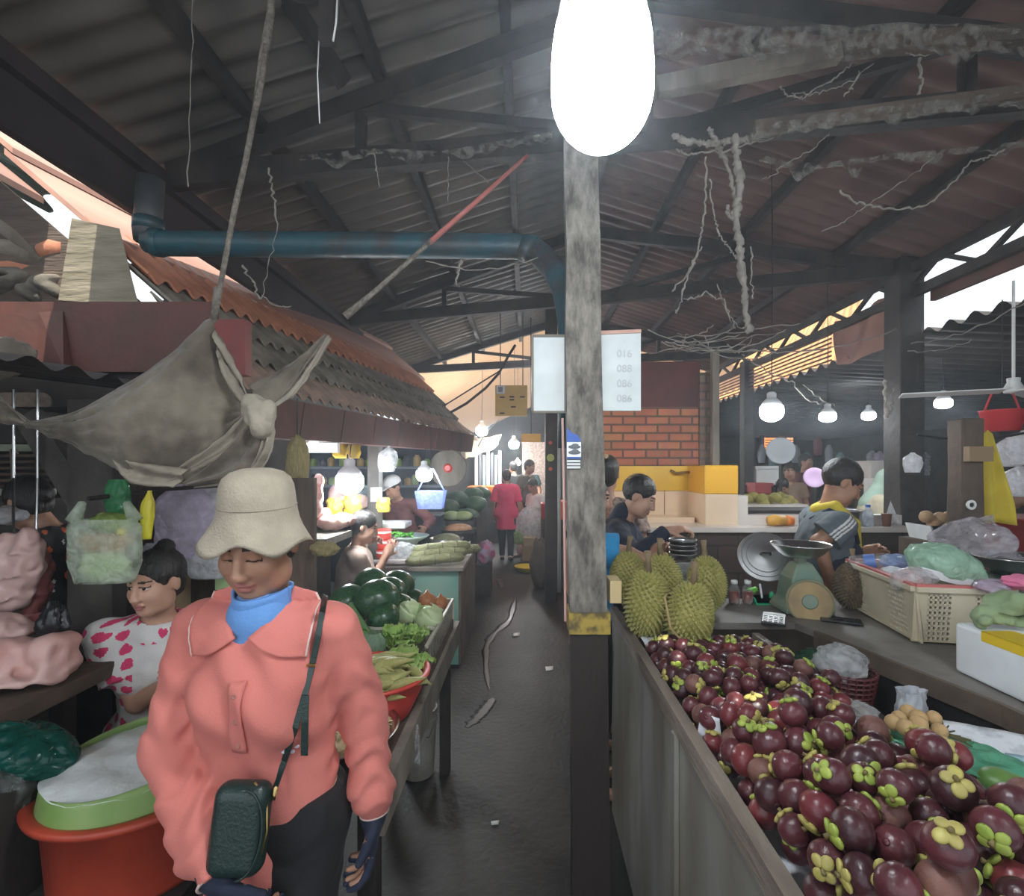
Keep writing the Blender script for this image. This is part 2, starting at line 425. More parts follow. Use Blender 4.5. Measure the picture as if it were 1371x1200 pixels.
tag(mb.build('eave_board', mat('dark_eave', (.022, .015, .016), .7, c2=(.04, .028, .028), scale=3, bump=.2)), 'wide dark eave board running along the left edge of the roof', 'eave board')
def truss(YL, YR, z, label, webby=False):
    t = thing('roof_truss', label, 'roof truss', (0, (YL + YR) / 2, z))
    L, Rr = V((-1.88, YL, z)), V((2.92, YR, z)); tt = (RIDX + 1.88) / 4.8; A = L.lerp(Rr, tt); A.z = RIDZ - .2
    MB().bar(L, Rr, .06, .11).build('tie_beam', m_dark, t)
    for s, e in ((L, 'rafter'), (Rr, 'rafter')):
        MB().bar(s + V((0, 0, .02)), A, .055, .1).build(e, m_dark, t)
    MB().bar(L.lerp(Rr, tt), A, .05, .06).build('king_post', m_dark, t)
    for f in (.22, .78):
        q = L.lerp(Rr, f); q2 = V((q.x, q.y, top_z(q.x) - .16)); MB().bar(q, q2, .045, .05).build('strut', m_dark, t)
        MB().bar(q2, L.lerp(Rr, tt), .04, .045).build('brace', m_dark, t)
    return t
truss(2.68, 2.0, 3.10, 'sooty cobwebbed roof truss nearest, just beyond the big hanging bulb')
truss(5.4, 4.0, 3.13, 'dark middle roof truss resting on the right-hand eave post')
truss(8.15, 6.9, 3.13, 'dark far roof truss standing out against the pale roof beyond')
# eave girder on the right
t = thing('eave_girder', 'dark lattice girder along the right eave above the orange slats', 'girder', (2.95, 5, 3))
MB().bar((2.98, .5, 3.11), (2.98, 8.4, 3.11), .05, .07).build('top_chord', m_dark, t)
MB().bar((2.98, .5, 2.92), (2.98, 8.4, 2.92), .05, .07).build('bottom_chord', m_dark, t)
for i in range(12):
    Y = .6 + i * .68; MB().bar((2.98, Y, 2.92), (2.98, Y + .34, 3.11), .03, .03).build('web_bar', m_dark, t); MB().bar((2.98, Y + .34, 3.11), (2.98, min(8.4, Y + .68), 2.92), .03, .03).build('web_bar', m_dark, t)
mb = MB(); mb.box((3.02, .5, 2.82), (3.06, 3.8, 2.92)); tag(mb.build('eave_batten', m_rust), 'rusty batten above the bright gap of sky on the right', 'batten')
# posts
def post(name, x, Y, wx, wy, z1, m, label, z0=0):
    mb = MB(); rings = []
    for i in range(9):
        z = z0 + (z1 - z0) * i / 8; j = lambda k: 1 + .06 * noise3((x * 9 + k, Y * 5, z * 2.3), 2, k)
        rings.append([V((x + a * wx / 2 * j(1), Y + c * wy / 2 * j(2), z)) for a, c in ((-1, -1), (1, -1), (1, 1), (-1, 1))])
    mb.loft(rings); return tag(mb.build(name, m, bev=.008), label, 'post')
post('eave_post', 2.97, 4.0, .19, .19, 3.2, m_dark, 'thick dark timber post carrying the right eave beside the bright gap')
post('eave_post', 2.97, 6.85, .13, .15, 3.0, m_dark, 'slim dark post beyond the tiled niche, under the orange slats')
post('eave_post', -1.93, 8.15, .2, .2, 3.2, m_rust, 'dark red post at the left end of the far truss')
post('lane_post', .29, 6.0, .14, .14, 3.5, mat('post_dark', (.03, .024, .022), .6, c2=(.06, .045, .04), scale=6, bump=.2), 'slim dark lane post with small round stickers, seen left of the big post')
post('stall_post', 2.03, 2.35, .10, .09, 1.80, m_wood2, 'brown wooden post with a wood block, beside the yellow cloth', z0=0)
# central post, outline read off at its own distance
Yp = 1.74; rings = []
for py, a, c in ((-240, 757, 800), (60, 757, 800), (230, 755, 801), (330, 759, 804), (450, 757, 805), (540, 759, 807), (640, 760, 810), (730, 761, 811), (850, 764, 814), (980, 765, 815), (1110, 766, 817), (1242, 766, 818)):
    x0, x1 = P(a, 0, Yp).x, P(c, 0, Yp).x; z = P(0, py, Yp).z; rings.append([V((x0, Yp, z)), V(((x0 + x1) / 2, Yp - .006, z)), V((x1, Yp, z)), V((x1 - .003, Yp + .1, z)), V((x0 + .003, Yp + .1, z))])
mb = MB(); mb.loft(rings[::-1])
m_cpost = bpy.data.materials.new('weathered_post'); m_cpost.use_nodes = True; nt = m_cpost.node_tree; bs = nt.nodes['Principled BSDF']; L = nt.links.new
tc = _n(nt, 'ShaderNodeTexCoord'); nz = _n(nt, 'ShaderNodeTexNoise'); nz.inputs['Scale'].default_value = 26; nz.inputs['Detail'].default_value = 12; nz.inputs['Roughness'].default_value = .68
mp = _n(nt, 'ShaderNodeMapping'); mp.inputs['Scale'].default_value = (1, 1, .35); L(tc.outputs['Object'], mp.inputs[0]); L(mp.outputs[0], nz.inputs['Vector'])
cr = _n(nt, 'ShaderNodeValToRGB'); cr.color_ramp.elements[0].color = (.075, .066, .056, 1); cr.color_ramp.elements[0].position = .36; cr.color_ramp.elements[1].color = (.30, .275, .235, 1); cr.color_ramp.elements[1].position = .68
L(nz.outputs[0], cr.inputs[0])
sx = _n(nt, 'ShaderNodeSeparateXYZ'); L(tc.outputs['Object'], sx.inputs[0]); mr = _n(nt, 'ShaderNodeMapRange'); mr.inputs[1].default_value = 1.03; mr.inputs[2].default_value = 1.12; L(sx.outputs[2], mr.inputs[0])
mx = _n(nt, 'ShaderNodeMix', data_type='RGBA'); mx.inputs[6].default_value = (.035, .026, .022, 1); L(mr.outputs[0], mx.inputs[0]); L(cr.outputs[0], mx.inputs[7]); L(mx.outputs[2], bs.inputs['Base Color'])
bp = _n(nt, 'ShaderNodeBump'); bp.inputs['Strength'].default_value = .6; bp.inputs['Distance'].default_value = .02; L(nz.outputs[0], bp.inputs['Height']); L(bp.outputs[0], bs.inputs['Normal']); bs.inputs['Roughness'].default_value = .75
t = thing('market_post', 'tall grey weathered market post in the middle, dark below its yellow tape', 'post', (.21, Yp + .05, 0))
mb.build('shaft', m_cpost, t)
mb = MB(); a, c = P(763, 820, Yp), P(815, 848, Yp); mb.box((a.x - .004, Yp - .014, c.z), (c.x + .004, Yp + .106, a.z))
mb.build('yellow_tape', mat('yellow_tape', (.42, .30, .06), .35, c2=(.12, .09, .04), scale=25, lo=.45, hi=.62), t)
mb = MB(); a, c = P(817, 778, Yp), P(832, 808, Yp); mb.box((a.x, Yp + .0, c.z), (c.x, Yp + .09, a.z)); mb.build('wood_block', mat('pale_wood', (.55, .42, .22), .7), t)
# sign boards either side of the post
m_sign = mat('faded_sign', (.60, .64, .64), .55, c2=(.50, .54, .54), scale=9)
m_signtxt = mat('faded_ink', (.44, .47, .48), .6)
from mathutils import Euler as mathutils_euler
def text(s, size, loc, rot, m, name='lettering', parent=None, al='CENTER', ext=.0006):
    cu = bpy.data.curves.new(name, 'FONT'); cu.body = s; cu.size = size; cu.align_x = al; cu.extrude = ext; cu.materials.append(m)
    tmp = bpy.data.objects.new('tmp', cu); me = bpy.data.meshes.new_from_object(tmp); bpy.data.objects.remove(tmp); bpy.data.curves.remove(cu)
    M4 = Matrix.LocRotScale(V(loc), mathutils_euler(rot), None); mb = MB(); mb.add([M4 @ v.co for v in me.vertices], [tuple(p.vertices) for p in me.polygons]); bpy.data.meshes.remove(me)
    return mb.build(name, m, parent)
t = thing('sign_board', 'blank pale blue-white sign board left of the grey post', 'sign', P(735, 552, 1.80))
a, c = P(713, 450, 1.8), P(757, 552, 1.8); MB().box((a.x, 1.8, c.z), (c.x + .01, 1.815, a.z)).build('panel', m_sign, t)
mb = MB()
for q0, q1 in (((a.x, a.z), (c.x, a.z)), ((a.x, c.z), (c.x, c.z)), ((a.x, a.z), (a.x, c.z)), ((c.x, a.z), (c.x, c.z))): mb.bar((q0[0], 1.797, q0[1]), (q1[0], 1.797, q1[1]), .008, .008)
mb.build('border', m_wood, t)
t = thing('sign_board', 'white sign board with faded numbers right of the grey post', 'sign', P(832, 550, 1.78))
a, c = P(803, 446, 1.78), P(858, 550, 1.78); MB().box((a.x, 1.78, c.z), (c.x, 1.795, a.z)).build('panel', m_sign, t)
MB().bar((a.x, 1.78, a.z), (c.x, 1.78, a.z + .006), .012, .012).build('border', m_salmon, t)
for k, s in enumerate(('016', '088', '086', '086')): text(s, .036, P(836, 468 + k * 20 + 10, 1.777), (math.pi / 2, 0, 0), m_signtxt, parent=t)
# poster stuck on the post
t = thing('poster', 'small blue and white poster with two car pictures on the post', 'poster', P(767, 628, 1.732))
def quad(px0, py0, px1, py1, Y, th=.002):
    a, c = P(px0, py0, Y), P(px1, py1, Y); return MB().box((a.x, Y, c.z), (c.x, Y + th, a.z))
quad(759, 592, 778, 612, 1.728).build('paper', mat('paper', (.75, .77, .80), .6), t)
m_blue = mat('poster_blue', (.03, .10, .40), .5)
mb = MB(); Yq = 1.728
mb.add([P(759, 573, Yq), P(759, 592, Yq), P(778, 591, Yq), P(774, 583, Yq), P(766, 580, Yq)], [(0, 1, 2, 3, 4)]); mb.build('blue_header', m_blue, t)
quad(759, 612.5, 778, 614.5, 1.727).build('blue_bar', m_blue, t)
for k in range(3): quad(759, 616 + k * 4.2, 777, 619 + k * 4.2, 1.728).build('text_strip', mat('paper2', (.62, .64, .63), .6), t)
for y in (598.5, 606):
    mb = MB(); mb.ell(P(769, y, 1.727), (.021, .001, .007)); mb.ell(P(770, y - 2.2, 1.727), (.012, .001, .006)); mb.build('car_picture', mat('ink_grey', (.10, .11, .12), .5), t)
t = thing('conduit_pipe', 'thin pale pink conduit running down the left edge of the post', 'pipe', P(755.5, 830, 1.76))
MB().tube([P(753, 560, 1.78), P(755, 640, 1.78), P(756, 740, 1.77), P(757, 832, 1.76)], .0045).build('pipe', mat('pink_conduit', (.62, .38, .33), .4), t)
# ------------------------------------------------------------------ bulbs
m_bulb = glow('led_white', (.90, .96, 1), BULB)
m_bulb_near = glow('led_white_near', (.88, .95, 1), 120)
m_sock = mat('socket_white', (.8, .82, .84), .35)
def bulb(c, d, label, hang=.35, m=None, group=None, flat=.8, sock=True, upto=None):
    """c: centre of the glass; d: diameter"""
    t = thing('led_bulb', label, 'light bulb', c, group=group); r = d / 2; M = T(*c)
    mb = MB(); prof = [(r * math.sin(a), -r * flat * math.cos(a)) for a in [math.pi * k / 14 for k in range(1, 8)]] + [(r * .99, r * .35), (r * .93, r * .6)]
    mb.lathe(prof, 24, c); mb.build('glass', m or m_bulb, t, smooth=True)
    if sock:
        mb = MB(); mb.lathe([(r * .93, r * .6), (r * .8, r * .95), (r * .45, r * 1.3), (r * .40, r * 1.3), (r * .40, r * 1.75), (r * .22, r * 1.9)], 20, c); mb.build('socket', m_sock, t, smooth=True)
    top = V(c) + V((0, 0, r * 1.85)); e = V((c[0] + .01, c[1] + .02, upto)) if upto else top + V((.01, .0, hang))
    MB().tube([top, top.lerp(e, .5) + V((.006, 0, 0)), e], max(.003, d * .02), 6).build('flex', m_black, t)
    return t
for k, (x_, y_) in enumerate(((-1.0, -.35), (1.25, -.3))): bulb(V((x_, y_, 2.35)), .12, ('unseen fill bulb added behind the viewer on the lane side', 'unseen fill bulb added behind the viewer over the fruit side')[k], upto=3.3)  # two unseen bulbs added behind the camera as fill
c = P(806, 122, .7); r = .070
t = thing('led_bulb', 'big glaring white bulb hanging in front of the grey post', 'light bulb', c)
mb = MB(); mb.lathe([(r * math.sin(a), -.078 * math.cos(a)) for a in [math.pi * k / 18 for k in range(1, 10)]] + [(r * 1.0, .03), (r * .97, .06), (r * .92, .085)], 32, c); mb.build('glass', m_bulb_near, t, smooth=True)
mb = MB(); mb.lathe([(r * .92, .085), (r * .8, .13), (r * .55, .16), (.022, .165), (.022, .22), (.01, .23)], 28, c); mb.build('socket', m_sock, t, smooth=True)
MB().tube([c + V((0, 0, .22)), c + V((.01, .05, .8)), V((c.x + .02, c.y + .1, top_z(c.x) - .09))], .005).build('flex', m_black, t)
# ------------------------------------------------------------------ blue drain pipe
m_bpipe = mat('blue_pipe', (.025, .085, .11), .45, c2=(.05, .05, .05), scale=7, bump=.2, lo=.45, hi=.7)
t = thing('drain_pipe', 'dusty blue plastic drain pipe crossing under the roof to the post', 'pipe', P(460, 330, 2.3))
Yd = 2.3; MB().tube([P(198, 322, Yd), P(215, 326, Yd), P(690, 330, Yd), P(706, 332, Yd), P(722, 340, Yd - .02), P(744, 362, Yd - .08), P(757, 390, Yd - .2), P(765, 430, Yd - .25), P(765, 600, Yd - .25)], .055, 16).build('run', m_bpipe, t, smooth=True)
MB().tube([P(198, 322, Yd), P(196, 308, Yd), P(199, 285, Yd), P(202, 240, Yd)], .055, 16).build('downpipe', mat('grey_pipe', (.05, .055, .06), .5, c2=(.09, .09, .09), scale=9), t, smooth=True)
MB().tube([P(199, 309, Yd), P(199, 294, Yd)], .062, 16).build('joint', m_bpipe, t, smooth=True); MB().tube([P(205, 324, Yd), P(217, 326, Yd)], .061, 16).build('joint', m_bpipe, t, smooth=True)
MB().tube([P(700, 331, Yd), P(716, 336, Yd - .01)], .061, 16).build('joint', m_bpipe, t, smooth=True)
# ------------------------------------------------------------------ lower stall roof on the left
def gx(Y): return -1.36 + (Y - 2.45) * .178
def gz(Y): return 1.92 + (Y - 2.45) * .008
Y0g, Y1g = 2.45, 6.3
t = thing('roof_gutter', 'long brown box gutter with joints along the left stall roof', 'gutter', (gx(4), 4, 1.8))
n = 9
for i in range(n):
    a, c = Y0g + (Y1g - Y0g) * i / n, Y0g + (Y1g - Y0g) * (i + 1) / n - .012
    mb = MB(); q = [V((gx(y), y, gz(y))) for y in (a, c)]
    mb.add([q[0] + V((.03, 0, .02)), q[1] + V((.03, 0, .02)), q[1] + V((0, 0, -.19)), q[0] + V((0, 0, -.19)), q[0] + V((-.16, 0, .02)), q[1] + V((-.16, 0, .02)), q[1] + V((-.14, 0, -.19)), q[0] + V((-.14, 0, -.19))], [(3, 2, 1, 0), (4, 5, 6, 7), (2, 3, 7, 6), (0, 4, 7, 3), (1, 2, 6, 5), (0, 1, 5, 4)])
    mb.build('gutter_length', m_rust, t)
def roof_sheet(d0, d1, lift, Ya, Yb, m, name, label, amp=.018, per=.11, nu=3, lift1=None):
    lift1 = lift if lift1 is None else lift1
    mb = MB(); nv = int((Yb - Ya) / per * 8); k = .88
    mb.grid(lambda u, v: (gx(Ya + (Yb - Ya) * v) - (d0 + (d1 - d0) * u), Ya + (Yb - Ya) * v, gz(3) + (d0 + (d1 - d0) * u) * k + lift + (lift1 - lift) * u + corr(Ya + (Yb - Ya) * v, amp, per)), nu, nv, thick=.012)
    return tag(mb.build(name, m, smooth=False), label, 'roof sheet', 'overlapping sheets of the left stall roof')
m_fib2 = mat('fibre_pink', (.48, .31, .24), .8, c2=(.26, .2, .16), scale=6, bump=.5)
roof_sheet(.02, .30, .035, 2.45, 6.3, m_fib2, 'corrugated_sheet', 'lowest pinkish-grey corrugated sheet, just above the brown gutter')
roof_sheet(.17, .46, .075, 2.45, 6.3, m_fibre, 'corrugated_sheet', 'grey corrugated sheet, second row above the brown gutter')
roof_sheet(.32, .62, .115, 2.45, 6.3, m_fibre, 'corrugated_sheet', 'grey mossy corrugated sheet, third row above the brown gutter')
roof_sheet(.47, .78, .155, 2.45, 6.3, m_terra_sun, 'corrugated_sheet', 'corrugated sheet coloured orange to imitate sunlight, top row of the stack')  # orange put into the colour for sunlight; the rubble tiles share this material
mb = MB()
for k in range(6):
    d0 = .70 + k * .42; d1 = d0 + .46
    q = [(2.45, d0, .17 + .02 * k), (6.6, d0, .17 + .02 * k), (6.6, d1, .15 + .02 * k), (2.45, d1, .15 + .02 * k)]
    tp = [V((gx(y) - d, y, gz(3) + d * .9 + l)) for y, d, l in q]; mb.add(tp + [v - V((0, 0, .03)) for v in tp], [(0, 1, 2, 3), (7, 6, 5, 4), (0, 4, 5, 1), (1, 5, 6, 2), (2, 6, 7, 3), (3, 7, 4, 0)])
tag(mb.build('board_roof', m_salmon), 'sunlit salmon boarded roof slope above the corrugated stack', 'roof boards')
mb = MB()
for k in range(5):
    d0 = .95 + k * .42; d1 = d0 + .46
    tp = [V((-1.36 - d, y, 1.95 + d * .86 + l)) for y, d, l in [(.5, d0, .1), (2.43, d0, .1), (2.43, d1, .08), (.5, d1, .08)]]; mb.add(tp + [v - V((0, 0, .03)) for v in tp], [(0, 1, 2, 3), (7, 6, 5, 4), (0, 4, 5, 1), (1, 5, 6, 2), (2, 6, 7, 3), (3, 7, 4, 0)])
tag(mb.build('board_roof', mat('brown_salmon', (.40, .22, .17), .7, c2=(.24, .15, .12), scale=3, bump=.2)), 'brownish boarded roof slope behind the rubble at the upper left', 'roof boards')
m_wcorr = mat('white_sheet', (.80, .70, .55), .5, c2=(.62, .52, .40), scale=2)
mb = MB(); Ya, Yb = 6.35, 11.5; nv = int((Yb - Ya) / .2 * 8)
def wfn(u, v):
    y = Ya + (Yb - Ya) * v; xx = -.72 + (y - 6.3) * (-.06) - 2.2 * u; return (xx, y, 1.98 + 2.2 * u * .66 + (y - 6.3) * .03 + .03 * math.sin(2 * math.pi * y / .24))
mb.grid(wfn, 4, nv, thick=.008); tag(mb.build('white_corrugated_roof', m_wcorr), 'sunlit cream corrugated roof beyond the brown gutter', 'roof sheet')
mb = MB(); gp = [(-1.40, 1.97), (-4.9, 4.98), (-4.9, 2.2), (-1.40, 1.92)]; mb.add([V((x, y, z)) for y in (2.465, 2.485) for x, z in gp], [(3, 2, 1, 0), (4, 5, 6, 7), (0, 1, 5, 4), (1, 2, 6, 5), (2, 3, 7, 6), (3, 0, 4, 7)])
tag(mb.build('gable_boards', mat('gable_brown', (.15, .11, .085), .8, c2=(.08, .06, .05), scale=4, bump=.5, stretch=(1, 1, 6))), 'brown weathered boards closing the end of the stall roof at the upper left', 'boards')
# near red-brown fascia beam across the left stall
t = thing('steel_fascia', 'rusty red-brown steel beam across the front of the left stall roof', 'beam', P(140, 500, 2.25))
a, c = P(-180, 404, 2.25), P(286, 498, 2.25); MB().box((a.x, 2.25, c.z), (c.x, 2.29, a.z)).build('front_plate', m_rust, t)
a, c = P(286, 428, 2.25), P(329, 502, 2.25); MB().box((a.x, 2.245, c.z), (c.x, 2.30, a.z)).build('red_end', mat('red_steel', (.24, .035, .03), .5, c2=(.17, .03, .028), scale=6), t)
MB().add([P(52, 418, 2.245), P(50, 492, 2.24), P(85, 492, 2.20), P(84, 416, 2.245)], [(0, 1, 2, 3)]).add([P(84, 416, 2.245), P(85, 492, 2.2), P(98, 496, 2.245)], [(0, 1, 2)]).build('bent_flap', m_rust, t)
MB().box((P(-180, 500, 2.3).x, 2.29, P(0, 545, 2.3).z), (P(300, 0, 2.3).x, 2.33, P(0, 500, 2.3).z)).build('back_plate', m_dark, t)
# under-roof of the left stalls, walls
struct(corr_roof('ceiling_stall', -5.2, 2.35, -1.5, 1.90, .2, 2.22, m_dark, 3))
struct(corr_roof('ceiling_stall_lane', -5.2, 2.15, -1.55, 1.86, 2.35, 6.3, m_dark, 3))
struct(MB().box((-4.2, -1, 0), (-4.1, 22, 3.0)).build('wall_left', mat('dark_wall', (.035, .032, .03), .8, c2=(.07, .06, .055), scale=3)))
struct(MB().box((8.4, -2, 0), (8.5, 16, 2.4)).build('wall_right', m_dark))
struct(MB().box((-4, 21.9, 0), (9, 22, 4.4)).build('wall_far', m_dark))
struct(MB().box((1.62, 14.9, 0), (8.5, 15, 2.5)).build('wall_aisle_end', m_dark))
# neighbouring sunlit roof behind the slats, slats, hanging sheets
mb = MB(); mb.grid(lambda u, v: (4.2 + 3.4 * u, (4.2 + 3.4 * u) / .66 + 7 * v, 3.0 + 2.6 * u + .02 * math.sin(2 * math.pi * 8 * v / .25)), 2, 256, thick=.02)
tag(mb.build('tiled_roof', mat('orange_roof', (.78, .34, .12), .7, c2=(.66, .25, .08), scale=2)), 'sunlit orange roof of the neighbouring building behind the slats', 'roof')
t = thing('slat_screen', 'row of thin horizontal slats glowing orange under the right eave', 'screen', (2.96, 6.7, 2.6))
for i in range(9):
    z = 2.62 + i * .042; MB().bar((2.97, 4.95, z), (2.97, 8.5, z), .012, .016).build('slat', m_rust, t)
mb = MB(); mb.grid(lambda u, v: (3.02 + .03 * math.sin(u * 9 + v * 3), 4.15 + .8 * u, 2.56 + .42 * v + .02 * math.sin(u * 7)), 10, 6, thick=.004)
tag(mb.build('hanging_sheet', mat('salmon_sheet', (.34, .17, .13), .7, c2=(.24, .12, .10), scale=4)), 'faded salmon sheet hung beside the right eave post', 'sheet')
# odd boards piled over the near stall roof
mb = MB(); Yw = 2.42
mb.add([P(96, 292, Yw), P(160, 306, Yw), P(186, 410, Yw), P(78, 402, Yw)] + [P(96, 292, Yw + .04), P(160, 306, Yw + .04), P(186, 410, Yw + .04), P(78, 402, Yw + .04)], [(0, 3, 2, 1), (4, 5, 6, 7), (0, 1, 5, 4), (1, 2, 6, 5), (2, 3, 7, 6), (3, 0, 4, 7)])
tag(mb.build('old_board', mat('mossy_board', (.34, .30, .23), .85, c2=(.18, .16, .11), scale=5, bump=.5, stretch=(.6, 1, 3))), 'mossy old wooden board leaning on top of the red-brown beam', 'board')
mb = MB(); mb.grid(lambda u, v: P(-30 + 95 * u, 150 + 85 * v + 50 * u, 3.0 - .3 * v) + V((0, .03 * math.sin(v * 22), 0)), 4, 40, thick=.008)
tag(mb.build('green_sheet', mat('green_sheet', (.22, .27, .22), .6, c2=(.12, .15, .12), scale=4)), 'pale green corrugated offcut above the tile rubble', 'roof sheet')
for i, (px, py, qx, qy, r, lab, mm) in enumerate(((-10, 292, 62, 352, .045, 'rough grey log lying on the roof rubble', m_wood), (60, 340, 90, 335, .05, 'broken terracotta ridge tile on the roof rubble', m_terra_sun), (-10, 330, 48, 346, .05, 'grey broken ridge tile under the log', m_fibre), (-10, 360, 50, 362, .04, 'red roof batten under the rubble', m_terra_sun))):
    MB_ = MB(); MB_.tube([P(px, py, 2.5), P((px + qx) / 2, (py + qy) / 2 - 3, 2.5), P(qx, qy, 2.5)], [r, r * 1.05, r * .9], 9); tag(MB_.build('roof_debris', mm, smooth=True), lab, 'rubble')
sd = SD()
for i in range(9): sd.ell(P(rnd.uniform(5, 90), rnd.uniform(362, 400), 2.45 + rnd.uniform(0, .1)), (rnd.uniform(.05, .11), .06, rnd.uniform(.02, .04)), R(0, rnd.uniform(-40, 40), 0), k=.02)
tag(sdf_obj('tile_rubble', sd, .012, mat('rubble', (.20, .18, .15), .9, c2=(.10, .09, .075), scale=9, bump=.5)), 'heap of grey rags and broken tile on the red-brown beam', 'rubble')
# ================================================================== FRUIT STALL ON THE RIGHT
m_zinc = mat('stained_zinc', (.50, .50, .46), .36, c2=(.26, .23, .18), scale=3.2, metal=.5, bump=.12, bscale=14, stretch=(1, 1.4, .45), detail=6)
m_rimw = mat('rim_wood', (.26, .22, .18), .6, c2=(.14, .11, .09), scale=12, bump=.4, stretch=(1, .3, 1))
m_news = mat('newsprint', (.66, .68, .72), .7, c2=(.40, .42, .46), scale=30, lo=.5, hi=.7)
m_newsb = mat('blue_paper', (.22, .42, .52), .6, c2=(.5, .58, .64), scale=6)
m_crate = mat('cream_plastic', (.66, .60, .45), .45, c2=(.52, .46, .33), scale=4)
m_foam = mat('foam_white', (.78, .82, .84), .7, c2=(.70, .74, .77), scale=14)
f_clear = film('clear_film', (.88, .90, .92), .34); f_white = film('white_film', (.84, .85, .88), .64); f_green = film('green_film', (.22, .62, .42), .62)
f_lilac = film('lilac_film', (.74, .66, .80), .72); f_blue = film('blue_film', (.5, .62, .9), .7)
t = thing('market_counter', 'long stained metal fruit counter with wooden rim on the right', 'counter', (.62, 1.5, 0))
MB().box((.385, .42, .03), (.40, 2.29, .925)).build('front_panel', m_zinc, t)
MB().box((.378, .42, .90), (.408, 2.29, .95)).build('rim', m_rimw, t)
MB().box((.372, 1.28, .02), (.384, 1.31, .90)).build('panel_strip', m_zinc, t)
MB().box((.40, .42, .83), (1.05, 1.94, .85)).build('tray', m_wood2, t)
MB().box((.862, 1.30, .85), (.888, 1.94, .945)).build('divider', m_rimw, t)
MB().box((.40, 2.26, .03), (1.9, 2.28, .93)).build('back_panel', m_wood2, t)
for x, y in ((.43, .47), (.43, 2.22), (1.85, 2.22)): MB().box((x - .02, y - .02, 0), (x + .02, y + .02, .83)).build('leg', m_wood2, t)
t = thing('side_shelf', 'dark wooden shelf board carrying scale, crate and foam box', 'shelf', (1.4, 1.9, .9))
mb = MB(); mb.prism([(.43, 1.95), (1.03, 1.95), (1.06, 1.85), (1.21, 1.28), (1.23, .75), (1.95, .75), (1.95, 2.31), (.43, 2.31)], .955, .98)
mb.build('board', mat('grey_board', (.20, .185, .17), .55, c2=(.11, .095, .085), scale=5, bump=.25), t)
mb = MB(); mb.prism([(1.06, 1.85), (1.21, 1.28), (1.23, .75), (1.25, .75), (1.23, 1.28), (1.08, 1.86)], .30, .95); mb.build('front_board', mat('black_panel', (.014, .013, .013), .6), t)
mb = MB(); mb.prism([(1.045, 1.85), (1.195, 1.28), (1.215, .75), (1.23, .75), (1.21, 1.28), (1.06, 1.86)], .925, .981); mb.build('edge_strip', m_wood2, t)
# paper lining
def sheet(name, label, cat, quadpts, m, th=.0015, wob=.006, seed=1, n=8, group=None):
    a, b_, c, d = [V(q) for q in quadpts]
    def fn(u, v):
        p = a.lerp(b_, u).lerp(d.lerp(c, u), v); p.z += wob * noise3(p, 22, seed); p.x += wob * noise3(p, 17, seed + 2); return p
    return tag(MB().grid(fn, n, n, thick=th).build(name, m, smooth=True), label, cat, group)
sheet('newspaper', 'newspaper sheet standing up between the two mangosteen heaps', 'newspaper', [PZ(938, 952, 1.0), PZ(965, 962, 1.0), PZ(967, 1000, .93), PZ(935, 990, .93)], m_news)
sheet('newspaper', 'newspaper sheet under the far heap by the durians', 'newspaper', [(.42, 1.60, .945), (.80, 1.60, .935), (.84, 1.93, .935), (.42, 1.93, .95)], m_news, seed=2)
sheet('newspaper', 'newspaper sheet lining the tray under the near heap', 'newspaper', [(.42, .5, .885), (1.0, .5, .885), (1.0, 1.28, .885), (.42, 1.28, .885)], m_news, seed=3)
sheet('paper_sheet', 'blue and white paper beside the longan fruit', 'paper', [PZ(1105, 962, .985), PZ(1200, 968, .985), PZ(1215, 1010, .965), PZ(1110, 990, .965)], m_newsb, seed=4)
sheet('paper_sheet', 'white paper edge beyond the longan fruit at the right', 'paper', [PZ(1262, 965, .985), PZ(1400, 990, .985), PZ(1420, 1040, .96), PZ(1275, 1000, .97)], m_news, seed=5)
sheet('paper_sheet', 'blue paper at the right edge of the counter below the white paper', 'paper', [PZ(1345, 1010, .975), PZ(1420, 1020, .975), PZ(1440, 1075, .96), PZ(1350, 1045, .965)], m_newsb, seed=6)
